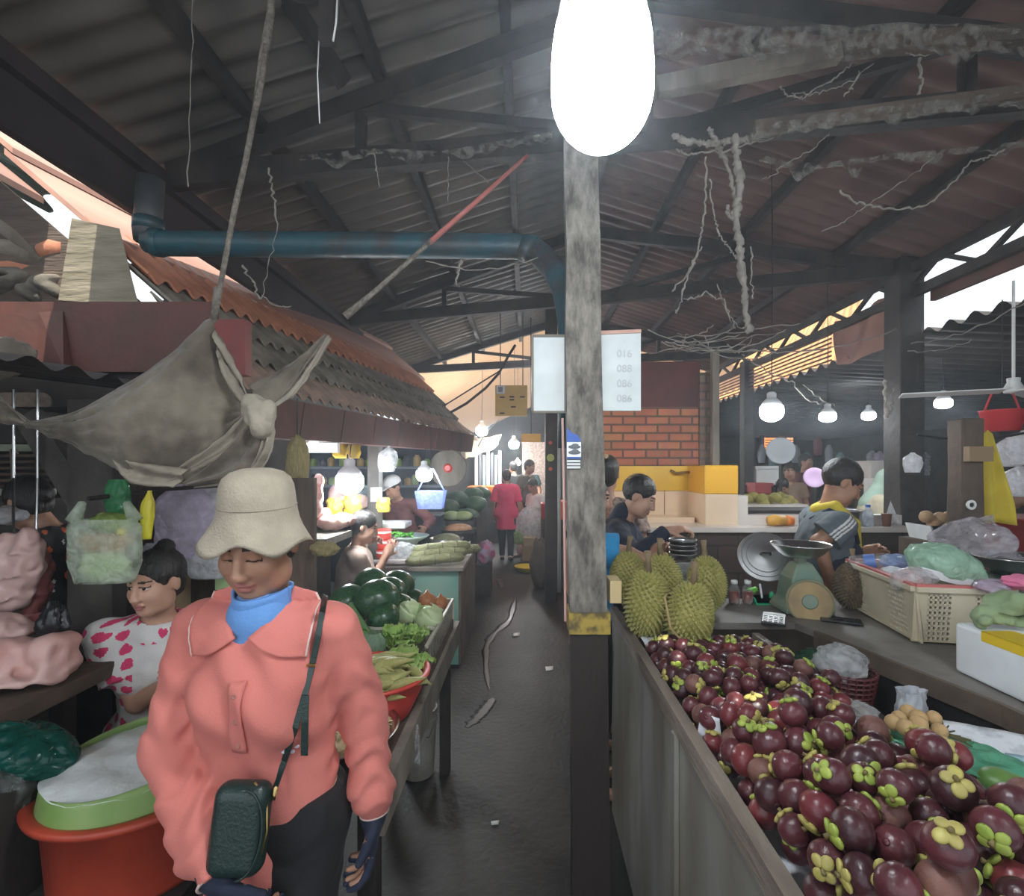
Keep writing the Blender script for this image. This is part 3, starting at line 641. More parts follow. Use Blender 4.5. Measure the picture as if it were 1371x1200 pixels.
# ------------------------------------------------------------------ mangosteens
RM = random.Random(11)
m_m = [mat('mango_dark', (.035, .012, .016), .33, c2=(.075, .020, .026), scale=9, bump=.12, bscale=60), mat('mango_purple', (.065, .018, .024), .32, c2=(.12, .028, .035), scale=9, bump=.12, bscale=60),
       mat('mango_red', (.18, .032, .034), .32, c2=(.13, .026, .034), scale=9, bump=.1, bscale=60), mat('mango_brown', (.19, .085, .062), .55, c2=(.14, .055, .045), scale=14, bump=.2, bscale=60)]
mname = ['blackish purple', 'purple', 'reddish', 'dull brown']
m_cal = mat('calyx_green', (.24, .34, .05), .5, c2=(.38, .42, .08), scale=30); m_cal2 = mat('calyx_yellow', (.45, .40, .10), .5, c2=(.33, .27, .09), scale=30); m_stem = mat('stem_brown', (.16, .12, .04), .7)
def make_mangosteen(k, cm, label):
    r = .03
    mb = MB(); mb.ell((0, 0, 0), (r * 1.02, r * 1.02, r * .93), 20, 12, fn=lambda p: p * (1 + .02 * noise3(p, 60, k)))
    mb.ell((0, 0, -r * .93), (.006, .006, .0015), 8, 4)
    o = mb.build('mangosteen', m_m[k], smooth=True, origin=V()); tag(o, label, 'fruit', 'mangosteens heaped on the counter')
    mb = MB()
    for q in range(4):
        a = math.pi / 2 * q + .3 * (q % 2); rr = .0105 + .0015 * (q % 2)
        mb.ell((math.cos(a) * .0115, math.sin(a) * .0115, r * .915), (rr * .95, rr * .85, .0055), 12, 7, M=R(0, -14 if 0 else 0, math.degrees(a)) @ R(0, 16, 0), fn=lambda p: V((p.x, p.y, p.z + 14 * (p.x * p.x + p.y * p.y))))
    c = mb.build('calyx', cm, o, smooth=True, world=False)
    mb = MB(); mb.tube([(0, 0, r * .9), (.001, 0, r * 1.12), (.004, .001, r * 1.32)], [.0042, .0034, .0042], 8); mb.build('stem', m_stem, o, smooth=True, world=False)
    return o
PROTO = {}
def ztop(x, y):
    if y < 1.30:
        z = 1.065 - .06 * (y - .7) - .16 * max(0, .50 - x) ** 1 * 2 - .5 * max(0, x - (.76 - .55 * (y - .85)))
        z -= max(0, y - 1.20) * .5
    else:
        z = 1.015 - .14 * (y - 1.40) - .35 * max(0, .50 - x) - .25 * max(0, x - .80)
        z -= max(0, 1.38 - y) * .7
    return z + .012 * noise3((x, y, 0), 17, 4)
pts = []
def layer(dz, ox, oy, keep):
    d = .050; j = 0; y = .56 + oy
    while y < 1.80:
        x = .424 + ox + (j % 2) * d / 2
        xm = min(.86, .83 - .55 * (y - .85)) if y < 1.30 else .85
        while x < xm:
            xx, yy = x + RM.uniform(-.011, .011), y + RM.uniform(-.011, .011)
            if not (y > 1.285 and y < 1.33) or dz < 0:
                if RM.random() < keep: pts.append([xx, yy, max(.915, ztop(xx, yy) - .03 + dz + RM.uniform(-.006, .006))])
            x += d
        y += d * .866; j += 1
layer(0, 0, 0, .80); layer(-.044, .027, .018, 1.0)
for _ in range(26):                                       # a few lying on top
    x, y = RM.uniform(.5, .80), RM.uniform(.62, 1.2); pts.append([x, y, ztop(x, y) + .018])
pa = np.array(pts); rad = np.array([RM.uniform(.0235, .0295) for _ in pts]); n0 = len(pa)
big = pa[:, 1] < 1.2; rad[big] *= 1.03
for it in range(90):
    dv = pa[:, None] - pa[None]; ds = np.linalg.norm(dv, axis=2) + np.eye(n0); ov = np.maximum(0, (rad[:, None] + rad[None]) * 1.0 - ds) * (1 - np.eye(n0))
    pa += (dv / ds[..., None] * (ov * .22)[..., None]).sum(1)
    pa[:, 0] = np.maximum(pa[:, 0], .408 + rad); pa[:, 2] = np.maximum(pa[:, 2], .888 + rad * .9)
    pa[pa[:, 1] > 1.29, 0] = np.minimum(pa[pa[:, 1] > 1.29, 0], .86 - rad[pa[:, 1] > 1.29])
EX_LONG = V((.84, 1.10, .99))
cnt = 0
for i in range(n0):
    p = V(pa[i]); px, py = CX + F * p.x / p.y, CY + F * (H - p.z) / p.y
    if px > 1385 or py > 1215 or (p - EX_LONG).length < .075: continue
    zone = 'near' if p.y < 1.30 else 'far'
    k = RM.choices([0, 1, 2, 3], (30, 42, 20, 8) if zone == 'near' else (48, 36, 8, 8))[0]; g = RM.random() < .45
    key = (k, g, zone)
    up = V((RM.gauss(0, 1), RM.gauss(-.1, 1), RM.gauss(-.05, 1))).normalized()
    q = up.to_track_quat('Z', 'Y') @ Matrix.Rotation(RM.uniform(0, 6.28), 3, 'Z').to_quaternion()
    lab = '%s mangosteen with %s cap in the %s heap on the metal counter' % (mname[k], 'green' if g else 'yellowish', zone)
    if key not in PROTO: o = PROTO[key] = make_mangosteen(k, m_cal if g else m_cal2, lab)
    else: o = copy_tree(PROTO[key])
    o.location = p; o.rotation_euler = q.to_euler(); s = rad[i] / .03; o.scale = (s, s * RM.uniform(.96, 1.04), s); cnt += 1
print('mangosteens', cnt)
for k, (px, py, lab) in enumerate(((1128, 690, ''),)): pass
# loose caps lying on the heap
# ------------------------------------------------------------------ longans on a green bag
m_long = mat('longan_tan', (.50, .33, .15), .6, c2=(.38, .24, .11), scale=18, bump=.1, bscale=80)
t0 = None; lpos = []
for k, (px, py) in enumerate(((1204, 962), (1216, 954), (1230, 962), (1250, 962), (1196, 968), (1213, 975), (1258, 979), (1240, 986), (1230, 970), (1262, 996))):
    z = 1.015 - .012 * (py > 975); p = PZ(px, py, z)
    mb = MB(); mb.ell(p, .0175 * (1 + .06 * (k % 3 - 1)), 14, 9)
    o = mb.build('longan', m_long, smooth=True); tag(o, 'small round tan fruit in the little pile on green plastic', 'fruit', 'tan fruits on green plastic')
mb = MB(); mb.tube([PZ(1245, 975, 1.0), PZ(1275, 985, .995), PZ(1300, 992, .99)], .003, 6)
for a in range(5): mb.tube([PZ(1262, 982, .997), PZ(1270 + a * 8, 972 + a * 7, .99)], .0018, 5)
tag(mb.build('fruit_twig', mat('twig', (.09, .08, .03), .8)), 'dark twigs lying beside the small tan fruits', 'twig')
def gfn(u, v):
    a = PZ(1188 + 190 * u, 985 + 80 * u, .985); b2 = PZ(1195 + 190 * u, 955 + 60 * u, .965)
    p = a.lerp(b2, v); p.z += .022 * math.sin(math.pi * v) + .008 * noise3(p, 40, 3) - .01; return p
tag(MB().grid(gfn, 40, 14, thick=.0012).build('plastic_bag', f_green, smooth=True), 'crumpled green plastic bag under the small tan fruits', 'plastic bag')
sd = SD()
for k in range(3): sd.ell(PZ(1335 + 22 * k, 1045 + 9 * k, .975), (.032, .028, .022), k=.006)
tag(sdf_obj('green_mango', sd, .004, mat('mango_green', (.10, .22, .05), .4, c2=(.16, .28, .07), scale=12)), 'green fruit inside the green bag at the right edge', 'fruit')
# ------------------------------------------------------------------ durians
m_dur = mat('durian', (.25, .24, .065), .6, c2=(.36, .32, .10), scale=12); m_durb = mat('durian_brown', (.085, .065, .038), .75, c2=(.16, .12, .07), scale=20)
def make_durian(m, label, hz=.13, rx=.087, stem=.07, group='durians at the end of the counter', nsp=420):
    mb = MB(); lob = lambda a, z: 1 + .06 * math.cos(5 * a + 1) * (1 - abs(z) ** 2)
    def fn(p): a = math.atan2(p.y, p.x); return V((p.x * lob(a, p.z / hz), p.y * lob(a, p.z / hz), p.z))
    mb.ell((0, 0, hz), (rx * .92, rx * .92, hz * .95), 24, 16, fn=fn)
    for i in range(nsp):
        z = 1 - 2 * (i + .5) / nsp; ph = i * 2.399963; rr = math.sqrt(1 - z * z); nvec = V((rr * math.cos(ph), rr * math.sin(ph), z))
        q = fn(V((nvec.x * rx * .9, nvec.y * rx * .9, nvec.z * hz * .94))); nn = V((nvec.x / rx, nvec.y / rx, nvec.z / hz)).normalized()
        x = nn.orthogonal().normalized(); y = nn.cross(x); w_ = .0085; tip = q + nn * .0155 + V((0, 0, -.003))
        mb.add([q + V((0, 0, hz)) + (x * math.cos(a) + y * math.sin(a)) * w_ for a in (0, 1.257, 2.513, 3.77, 5.027)] + [tip + V((0, 0, hz))], [(j, (j + 1) % 5, 5) for j in range(5)])
    o = mb.build('durian', m, origin=V()); tag(o, label, 'durian', group)
    MB().tube([(0, 0, 2 * hz - .012), (.003, .002, 2 * hz + stem * .5), (.0, .006, 2 * hz + stem)], [.015, .0105, .014], 10).build('stem', mat('durian_stem', (.24, .17, .09), .8, c2=(.16, .12, .06), scale=20), o, smooth=True, world=False)
    return o
d0 = make_durian(m_dur, 'frontmost yellow-green durian with a curved stalk on it, by the mangosteens'); d0.location = (P(918, 0, 1.84).x, 1.84, .915); d0.rotation_euler = (.10, .05, .4); d0.scale = (.98,) * 3
copy_tree(d0, (P(861, 0, 1.96).x, 1.93, .935), (.05, -.1, 1.3), 'durian touching the counter rim beside the grey post', scale=1.0)
copy_tree(d0, (P(945, 0, 2.10).x, 2.08, .985), (.1, .12, 2.2), 'darker durian behind the front one, next to the sauce bottles', scale=.88)
copy_tree(d0, (P(880, 0, 2.15).x + .03, 2.13, .985), (0, .1, 3.4), 'durian half hidden between the two front durians', scale=.9)
copy_tree(d0, (P(842, 0, 2.2).x - .01, 2.21, .985), (0, -.1, 4.0), 'durian with upright stem right behind the pale wood block', scale=.88)
db = make_durian(m_durb, 'dried brown durian between the scale and the cream crate', group='brown durian'); del db['group']; db.location = P(1138, 833, 2.14) + V((0, .0, 0)); db.location.z = .982; db.scale = (.76,) * 3; db.rotation_euler = (0, .1, .5)
mb = MB(); mb.tube([PZ(896, 792, 1.1), P(890, 800, 1.76), P(898, 842, 1.735), P(912, 857, 1.735), P(935, 868, 1.74)], .004, 6); tag(mb.build('palm_stalk', mat('stalk_tan', (.38, .27, .12), .7)), 'thin curved tan stalk hanging over the front durian', 'stalk')
# ------------------------------------------------------------------ weighing scale
m_sg = mat('scale_green', (.13, .22, .17), .5, c2=(.24, .24, .17), scale=9, bump=.15); Ysc = 2.13
c = P(1072, 0, Ysc); t = thing('weighing_scale', 'old green dial scale with steel pan and worn tan dial', 'scale', (c.x, Ysc, .98), rz=.0)
mb = MB(); x = c.x; mb.loft([[V((x + a * w_, Ysc + d * w2, z)) for a, d in ((-1, -1), (1, -1), (1, 1), (-1, 1))] for z, w_, w2 in ((.982, .10, .08), (1.0, .10, .08), (1.03, .072, .07), (1.12, .064, .055), (1.165, .04, .04), (1.18, .032, .032))]); mb.build('housing', m_sg, t, bev=.008)
Md = T(*P(1084, 806, 2.02)) @ R(0, 0, -23) @ R(80, 0, 0)
mb = MB(); mb.lathe([(.082, -.03), (.086, -.02), (.086, .012), (.081, .016), (.077, .012)], 40, M=Md); mb.build('dial_rim', mat('rim_tan', (.22, .22, .13), .5), t, smooth=False)
mb = MB(); mb.lathe([(.078, .008), (.077, .0125)], 40, M=Md); mb.build('dial_face', mat('dial_tan', (.36, .25, .11), .6, c2=(.22, .155, .075), scale=10, bump=.1), t)
mb = MB(); mb.lathe([(.03, .012), (.026, .018), (.012, .02)], 20, M=Md); mb.build('hub', m_sg, t)
mb = MB(); mb.tube([(x, Ysc, 1.17), (x, Ysc, 1.205)], .022, 14); mb.build('pedestal', m_sg, t)
mb = MB(); pr = [(.03, 1.203), (.066, 1.205), (.088, 1.222), (.115, 1.252), (.119, 1.256), (.116, 1.259), (.112, 1.254), (.086, 1.226), (.06, 1.21), (.0, 1.209)]
mb.lathe(pr, 40, (x, Ysc, 0), M=None, cap1=False); mb.build('pan', m_metal, t, smooth=True)
# things on the shelf
t = thing('calculator', 'black pocket calculator lying before the scale', 'calculator', PZ(1034, 830, .985))
M0 = T(*PZ(1036, 831, .985)) @ R(6, 0, -28); mb = MB(); mb.box((-.042, -.055, 0), (.042, .055, .012), M0); mb.build('body', mat('black_plastic', (.02, .02, .022), .35), t, bev=.003)
mb = MB(); mb.box((-.034, .028, .0121), (.034, .046, .0128), M0); mb.build('display', mat('lcd', (.20, .24, .20), .2), t)
mb = MB()
for i in range(4):
    for j in range(4): mb.box((-.034 + i * .018, -.047 + j * .017, .012), (-.022 + i * .018, -.036 + j * .017, .0145), M0)
mb.build('keys', mat('key_grey', (.07, .07, .075), .4), t)
t = thing('phone', 'black phone lying beside the scale below the brown durian', 'phone', PZ(1128, 834, .985)); M0 = T(*PZ(1126, 832, .984)) @ R(0, 0, 62)
MB().box((-.034, -.07, 0), (.034, .07, .008), M0).build('case', m_black, t, bev=.003); MB().box((-.031, -.066, .008), (.031, .066, .0088), M0).build('screen', mat('dark_glass', (.02, .022, .03), .08), t)
# lid, bottles, tray
t = thing('pot_lid', 'large round aluminium lid leaning behind the scale', 'lid', P(1024, 770, 2.32)); Ml = T(*P(1024, 745, 2.32)) @ R(62, 0, -18)
mb = MB(); mb.lathe([(.118, 0), (.116, .006), (.100, .007), (.098, .013), (.080, .014), (.078, .019), (.05, .021), (.02, .024)], 40, M=Ml); mb.build('dome', m_metal, t)
mb = MB(); mb.tube([Ml @ V((-.02, 0, .024)), Ml @ V((-.018, 0, .05)), Ml @ V((.018, 0, .05)), Ml @ V((.02, 0, .024))], .005); mb.build('handle', m_black, t)
m_sauce = mat('sauce_red', (.16, .014, .008), .12); m_gl = film('bottle_clear', (.9, .92, .92), .14, .08, .2)
def sauce(px, py, label, full=True, col=m_sauce, gr='sauce bottles beside the durians'):
    p = PZ(px, py, .981); t = thing('sauce_bottle', label, 'bottle', p, group=None)
    MB().lathe([(.022, 0), (.024, .01), (.024, .055), (.021, .07), (.013, .08), (.013, .092)], 18, p).build('glass', m_gl, t, smooth=True)
    if full: MB().lathe([(.021, .003), (.0225, .012), (.0225, .052)], 18, p).build('sauce', col, t, smooth=True)
    MB().lathe([(.0145, .086), (.0145, .1), (.012, .102)], 16, p).build('cap', mat('cap_pale', (.7, .72, .7), .4), t, smooth=True)
sauce(983, 808, 'left one of two jars of dark red sauce on the shelf'); sauce(1001, 808, 'right one of two jars of dark red sauce on the shelf')
sauce(964, 806, 'clear empty bottle left of the red sauce jars', False)
p = PZ(1024, 808, .981); t = thing('plastic_tray', 'small green plastic tray holding a spoon behind the dial scale', 'tray', p)
m_green = mat('green_plastic', (.02, .36, .16), .4); m_lime = mat('lime_plastic', (.18, .62, .06), .4)
mb = MB(); mb.loft([[V((p.x + a * w_, p.y + d * .03, p.z + z)) for a, d in ((-1, -1), (1, -1), (1, 1), (-1, 1))] for z, w_ in ((0, .05), (.03, .06), (.03, .055), (.008, .047))], True); mb.build('dish', m_green, t)
mb = MB(); mb.tube([p + V((-.01, 0, .012)), p + V((-.022, .0, .085))], [.004, .005], 8); mb.build('spoon', mat('white_spoon', (.8, .8, .8), .3), t)
mb = MB(); mb.ell(p + V((.03, 0, .032)), (.012, .012, .02)); mb.build('knob', m_green, t)
p = PZ(1006, 798, .981); tag(MB().tube([p + V((-.02, .01, .014)), p + V((0, .01, .018)), p + V((.03, .01, .03))], [.012, .017, .012], 12).build('lime_squeezer', m_lime, smooth=True), 'bright lime green plastic squeezer behind the red sauce jars', 'squeezer')
p = PZ(947, 795, 1.02); tag(MB().lathe([(.055, 0), (.06, .012), (.05, .022), (.02, .026)], 24, p + V((0, .1, .04))).build('lime_dish', m_lime, smooth=True), 'bright lime green dish behind the durians', 'dish')
def tubbox(px, py, z, wx, wy, hz, name, label, m, cat, taper=.85, rz=0, Y=None):
    p = PZ(px, py, z) if Y is None else P(px, py, Y); Mx = T(*p) @ R(0, 0, rz); mb = MB()
    mb.loft([[Mx @ V((a * wx / 2 * k, d * wy / 2 * k, zz)) for a, d in ((-1, -1), (1, -1), (1, 1), (-1, 1))] for zz, k in ((0, taper), (hz, 1), (hz, .94), (.008, taper * .94))]); return tag(mb.build(name, m, bev=.004), label, cat)
tubbox(906, 790, .982, .14, .12, .13, 'plastic_box', 'clear plastic box before the person in navy jacket', film('grey_box', (.55, .56, .55), .4, .15, .3), 'box', Y=2.2)
p = P(934, 772, 2.42); tag(MB().lathe([(.04, 0), (.06, .03), (.068, .07), (.07, .075), (.066, .07), (.057, .03), (.03, .006)], 28, V((p.x - .06, 2.23, .984))).build('glass_bowl', m_gl, smooth=True), 'round clear bowl right of the clear plastic box', 'bowl')
p = V((P(914, 0, 2.26).x, 2.26, .982)); t = thing('steel_pot', 'small stack of shiny steel bowls by the hands of the person in navy', 'pot', p)
for k in range(4): MB().lathe([(.03, .18 + k * .02), (.055, .195 + k * .02), (.06, .215 + k * .02), (.062, .216 + k * .02), (.05, .197 + k * .02), (.02, .186 + k * .02)], 24, p).build('bowl', m_metal, t, smooth=True)
MB().lathe([(.05, 0), (.052, .01), (.05, .18)], 20, p).build('stand', m_wood2, t, smooth=True)
# ------------------------------------------------------------------ cream crate
A, B_, C_ = V((1.385, 2.19, 0)), V((1.315, 1.72, 0)), V((1.60, 1.68, 0)); u = (A - B_); Lc = u.length; u.normalize(); vv = V((-u.y, u.x, 0)) * -1; Wc = .30
zb, zt = .982, 1.165
t = thing('plastic_crate', 'cream perforated plastic crate with pink rim lining on the shelf', 'crate', (B_ + u * Lc / 2 + vv * Wc / 2) + V((0, 0, zb)))
def wallpanel(p0, p1, name, off):
    """perforated panel between p0 and p1 (x,y); holes are real gaps"""
    d = (p1 - p0); L_ = d.length; d.normalize(); mb = MB(); inn = off.normalized()
    q = lambda s, z, o_=0: p0 + d * s + V((0, 0, z)) + inn * o_ + inn * ((zt - z) * .10)
    def slab(s0, s1, z0, z1): mb.add([q(s0, z0), q(s1, z0), q(s1, z1), q(s0, z1), q(s0, z0, .008), q(s1, z0, .008), q(s1, z1, .008), q(s0, z1, .008)], [(0, 1, 2, 3), (7, 6, 5, 4), (0, 4, 5, 1), (1, 5, 6, 2), (2, 6, 7, 3), (3, 7, 4, 0)])
    groups = [(.10, .28), (.62, .86)] if L_ > .4 else [(.14, .38), (.62, .86)]
    s = 0
    for g0, g1 in groups:
        slab(s, L_ * g0, zb, zt); a0, a1 = L_ * g0, L_ * g1; ncol = max(4, int((a1 - a0) / .014)); w_ = (a1 - a0) / ncol
        for r_ in range(9): slab(a0, a1, zb + .018 * r_ + (.0 if r_ else 0), zb + .018 * r_ + .008)
        slab(a0, a1, zb + .16, zt)
        for k in range(ncol): slab(a0 + k * w_, a0 + k * w_ + w_ * .45, zb, zt)
        s = L_ * g1
    slab(s, L_, zb, zt); return mb.build(name, m_crate, t)
cB, cA, cC, cD = B_, B_ + u * Lc, B_ + vv * Wc, B_ + u * Lc + vv * Wc
wallpanel(cA, cB, 'side_panel', vv); wallpanel(cB, cC, 'end_panel', u); wallpanel(cC, cD, 'side_panel', -vv); wallpanel(cD, cA, 'end_panel', -u)
mb = MB(); mb.add([p + V((0, 0, zb + .006)) for p in (cA, cB, cC, cD)], [(0, 1, 2, 3)]); mb.build('bottom', m_crate, t)
mb = MB()
for p0, p1 in ((cA, cB), (cB, cC), (cC, cD), (cD, cA)): mb.bar(p0 + V((0, 0, zt)), p1 + V((0, 0, zt)), .026, .02)
mb.build('rim', m_crate, t, bev=.004)
mb = MB()
for p0, p1 in ((cA, cB), (cB, cC), (cC, cD), (cD, cA)): mb.bar(p0 + V((0, 0, zt + .014)) + (u * 0), p1 + V((0, 0, zt + .014)), .02, .008)
ins = mat('pink_plastic', (.60, .16, .15), .45); mb.add([p + (cen - p) * .05 + V((0, 0, zt - .01)) for cen in [(cA + cC) / 2] for p in (cA, cB, cC, cD)], [(0, 1, 2, 3)])
mb.build('pink_liner', ins, t)
# ------------------------------------------------------------------ bags
def pbag(name, label, c, sx, sy, sz, m, seed=0, rz=0, gather=.25, handles=0, lean=(0, 0), amp=.10, parts=None, group=None, nz=18, nr=36, flat=0):
    """a filled carrier bag: bulging below, gathered above"""
    c = V(c); Mx = T(*c) @ R(0, 0, rz); rings = []
    for i in range(nz + 1):
        q = i / nz
        if flat: prof = .80 + .20 * min(1, q * 3) if q < .93 else .9
        else: prof = (math.sin(math.pi * min(q * .62 + .20, 1)) ** .6) if q < .72 else None
        if prof is None: a = (math.sin(math.pi * min(.72 * .62 + .20, 1)) ** .6); k = (q - .72) / .28; prof = a + (gather - a) * (k * k * (3 - 2 * k))
        r_ = []
        for k in range(nr):
            a = 2 * math.pi * k / nr; ca, sa = math.cos(a), math.sin(a); e = 2.6 if flat else 2.2
            rr = (abs(ca) ** e + abs(sa) ** e) ** (-1 / e)
            p = V((ca * rr * sx / 2 * prof, sa * rr * sy / 2 * prof, q * sz)); kk = 1 + amp * noise3((p.x / sx * 3, p.y / sx * 3, q * 3), 1.7, seed) + amp * .5 * noise3((ca * 3, sa * 3, q * 5), 2.3, seed + 5) - amp * .35 * abs(noise3((ca * 4, sa * 4, q * 3), 2.1, seed + 9)) 
            kk += (0 if flat else .05 * q * math.sin(11 * a + seed + 2 * math.sin(q * 4))); p.x *= kk; p.y *= kk; p.x += lean[0] * q * q; p.y += lean[1] * q * q; r_.append(Mx @ p)
        rings.append(r_)
    mb = MB(); mb.loft(rings, cap=False)
    n_ = len(mb.v); mb.add([sum(rings[0], V()) / nr], []); mb.f += [((k + 1) % nr, k, n_) for k in range(nr)]; mb.m += [0] * nr
    if handles == 0 and parts is None: return tag(mb.build(name, m, smooth=True), label, 'plastic bag', group)
    t = thing(name, label, 'plastic bag', c, group=group); mb.build('sack', m, t, smooth=True)
    if handles:
        for s in (-1, 1):
            h0 = Mx @ V((s * sx * .42 * (1 if flat else gather), 0, sz * .97)); h0.x += lean[0]; h1 = Mx @ V((s * sx * .30, 0, sz * 1.12 + handles * .5)); h2 = Mx @ V((s * sx * .06 * (1 if not flat else 5), 0, sz + handles))
            MB().tube([h0, h1, h2], [sx * .10, sx * .05, sx * .02], 8).build('handle', m, t, smooth=True)
    return t
def lump(name, label, cat, c, r, m, seed=0, M=None, amp=.12, f=2.5, n=(40, 26), group=None):
    """crumpled closed film or cloth"""
    mb = MB(); c = V(c)
    mb.ell(c, r, n[0], n[1], M=M, fn=lambda p: p * (1 + amp * noise3((p.x / r[0], p.y / r[1], p.z / r[2]), f, seed) + amp * .6 * noise3((p.x / r[0], p.y / r[1], p.z / r[2]), f * 2.3, seed + 3) - amp * .4 * abs(noise3((p.x / r[0], p.y / r[1], p.z / r[2]), f * 1.9, seed + 7))))
    return tag(mb.build(name, m, smooth=True), label, cat, group)
cm = (cA + cC) / 2
f_greenpale = film('pale_green_film', (.52, .78, .62), .72, .2, .35)
lump('plastic_bag', 'pale green plastic bag full of white boxes on the cream crate', 'plastic bag', P(1265, 757, 1.88), (.13, .10, .075), f_greenpale, 4, R(0, 18, -10), .10)
tubbox(1262, 778, 1.2, .16, .05, .03, 'foam_box', 'flat white foam box inside the pale green bag', m_foam, 'box', rz=-20, Y=1.83).rotation_euler = (0, .25, 0)
lump('plastic_bag', 'clear plastic bag lying on the front corner of the cream crate', 'plastic bag', P(1222, 777, 1.80), (.075, .05, .045), f_clear, 6, None, .14)
def tent(u, v):
    a = P(1240 + 118 * u, 745 + 2 * u, 2.15 - .15 * u); b2 = P(1285 + 30 * u, 690 + 2 * math.sin(u * 3), 2.2); p = a.lerp(b2, v); p.y += .12 * math.sin(math.pi * v) * math.cos(u * 5) - .05; p += V((.01 * noise3(p, 25, 1), 0, .012 * noise3(p, 22, 2))); return p
tag(MB().grid(tent, 30, 16, thick=.001).build('plastic_bag', film('milky_film', (.80, .78, .82), .36), smooth=True), 'open milky plastic bag standing up behind the pale green bag', 'plastic bag')
p = P(1168, 752, 2.08); M0 = T(*p) @ R(80, 0, 60); t = thing('water_bottle', 'clear plastic bottle lying on the cream crate', 'bottle', p)
mb = MB(); mb.lathe([(.028, -.08), (.03, -.07), (.03, .04), (.014, .075), (.014, .09)], 18, M=M0); mb.build('bottle', m_gl, t, smooth=True)
mb = MB(); mb.lathe([(.0305, -.03), (.0308, .01)], 18, M=M0, cap0=False, cap1=False); mb.build('blue_label', mat('label_blue', (.12, .22, .55), .4), t, smooth=True)
mb = MB(); mb.lathe([(.015, .085), (.015, .1)], 12, M=M0); mb.build('cap', mat('cap_pale', (.7, .72, .7), .4), t)
lump('plastic_wrap', 'blue printed plastic wrap crumpled beside the lying bottle', 'plastic wrap', P(1198, 752, 2.05), (.055, .04, .03), f_blue, 8, None, .2)
lump('paper_scrap', 'crumpled white paper in front of the blue plastic wrap', 'paper', P(1195, 765, 1.96), (.04, .03, .018), m_news, 9, None, .2)
# foam box with tape, cloths
t = thing('foam_box', 'big white foam box with yellow tape at the right edge', 'box', (1.42, 1.2, .982))
mb = MB(); mb.box((1.255, .92, .982), (1.70, 1.49, 1.125)); mb.build('box', m_foam, t, bev=.01)
mb = MB(); mb.box((1.253, 1.17, 1.10), (1.256, 1.40, 1.1265)); mb.box((1.253, 1.17, 1.1255), (1.34, 1.40, 1.1275)); mb.build('yellow_tape', mat('tape_yellow', (.75, .52, .02), .4), t)
m_gcl = mat('green_cloth', (.26, .34, .19), .9, c2=(.18, .25, .13), scale=9, bump=.2)
sd = SD()
pts_ = [P(1318, 828, 1.42), P(1335, 812, 1.42), P(1352, 806, 1.40), P(1385, 812, 1.36)]
for a, b2 in zip(pts_, pts_[1:]): sd.cap(a, b2, .026, .03, k=.012)
for k in range(4): sd.cap(P(1320 + k * 16, 832, 1.40), P(1334 + k * 15, 815, 1.44), .014, .016, k=.008)
gc = lambda q: sd(q) + .008 * sines(q, 52, 3); sd.margin = .1
tag(sdf_obj('cloth', gc, .005, m_gcl, lo=sd.bounds()[0], hi=sd.bounds()[1]), 'folded grey-green cloth on the white foam box', 'cloth')
lump('cloth', 'bright pink cloth behind the grey-green one at the right edge', 'cloth', P(1372, 780, 1.62), (.055, .06, .022), mat('pink_cloth', (.80, .22, .38), .85), 3, None, .2)
lump('plastic_bag', 'crumpled lilac-white bag left of the bright pink cloth', 'plastic bag', P(1328, 785, 1.66), (.05, .04, .022), f_lilac, 5, None, .2)
# wok on dark tub
p = P(1358, 745, 1.95); t = thing('steel_basin', 'wide shiny steel basin at the right edge behind the crate', 'basin', V((p.x, 1.95, 1.09)))
mb = MB(); mb.lathe([(.06, 1.17), (.11, 1.195), (.135, 1.235), (.14, 1.238), (.134, 1.232), (.105, 1.2), (.05, 1.178)], 36, (p.x, 1.95, 0)); mb.build('bowl', m_metal, t, smooth=True)
mb = MB(); mb.lathe([(.11, .982), (.12, 1.08), (.115, 1.16), (.07, 1.17)], 28, (p.x, 1.95, 0)); mb.build('dark_tub', mat('dark_green_tub', (.02, .045, .03), .5), t, smooth=True)
# maroon basket, bags in the well
t = thing('plastic_basket', 'maroon woven plastic basket in the well behind the divider', 'basket', (1.0, 1.52, .85)); c = V((.985, 1.56, .855)); m_mar = mat('maroon_plastic', (.10, .018, .022), .45)
for k in range(7):
    z = .865 + k * .015; rr = .065 + .0022 * k; MB().tube([c + V((rr * math.cos(a), rr * math.sin(a), z - c.z)) for a in [2 * math.pi * i / 24 for i in range(25)]], .0035, 5).build('ring', m_mar, t)
mb = MB()
for i in range(24): a = 2 * math.pi * i / 24; mb.bar(c + V((.064 * math.cos(a), .064 * math.sin(a), 0)), c + V((.079 * math.cos(a), .079 * math.sin(a), .105)), .006, .004)
mb.build('stakes', m_mar, t); MB().lathe([(.06, .0), (.062, .006)], 24, c).build('base', m_mar, t)
lump('plastic_bag', 'clear crumpled bag stuffed in the maroon basket', 'plastic bag', c + V((-.02, .0, .125)), (.075, .07, .05), f_clear, 11, None, .14)
lump('plastic_bag', 'dark green translucent bag under the shelf edge', 'plastic bag', (.99, 1.73, .90), (.10, .08, .05), film('dark_green_film', (.03, .12, .07), .85), 12, None, .12)
pbag('plastic_bag', 'crumpled grey-white paper bag right of the maroon basket', (1.06, 1.40, .855), .085, .06, .11, mat('grey_paper', (.50, .52, .56), .6), 13, 20, .9, amp=.22)
lump('plastic_bag', 'small clear bag lying at the end of the divider plank', 'plastic bag', (.86, 1.32, .945), (.045, .04, .02), f_clear, 14, None, .2)
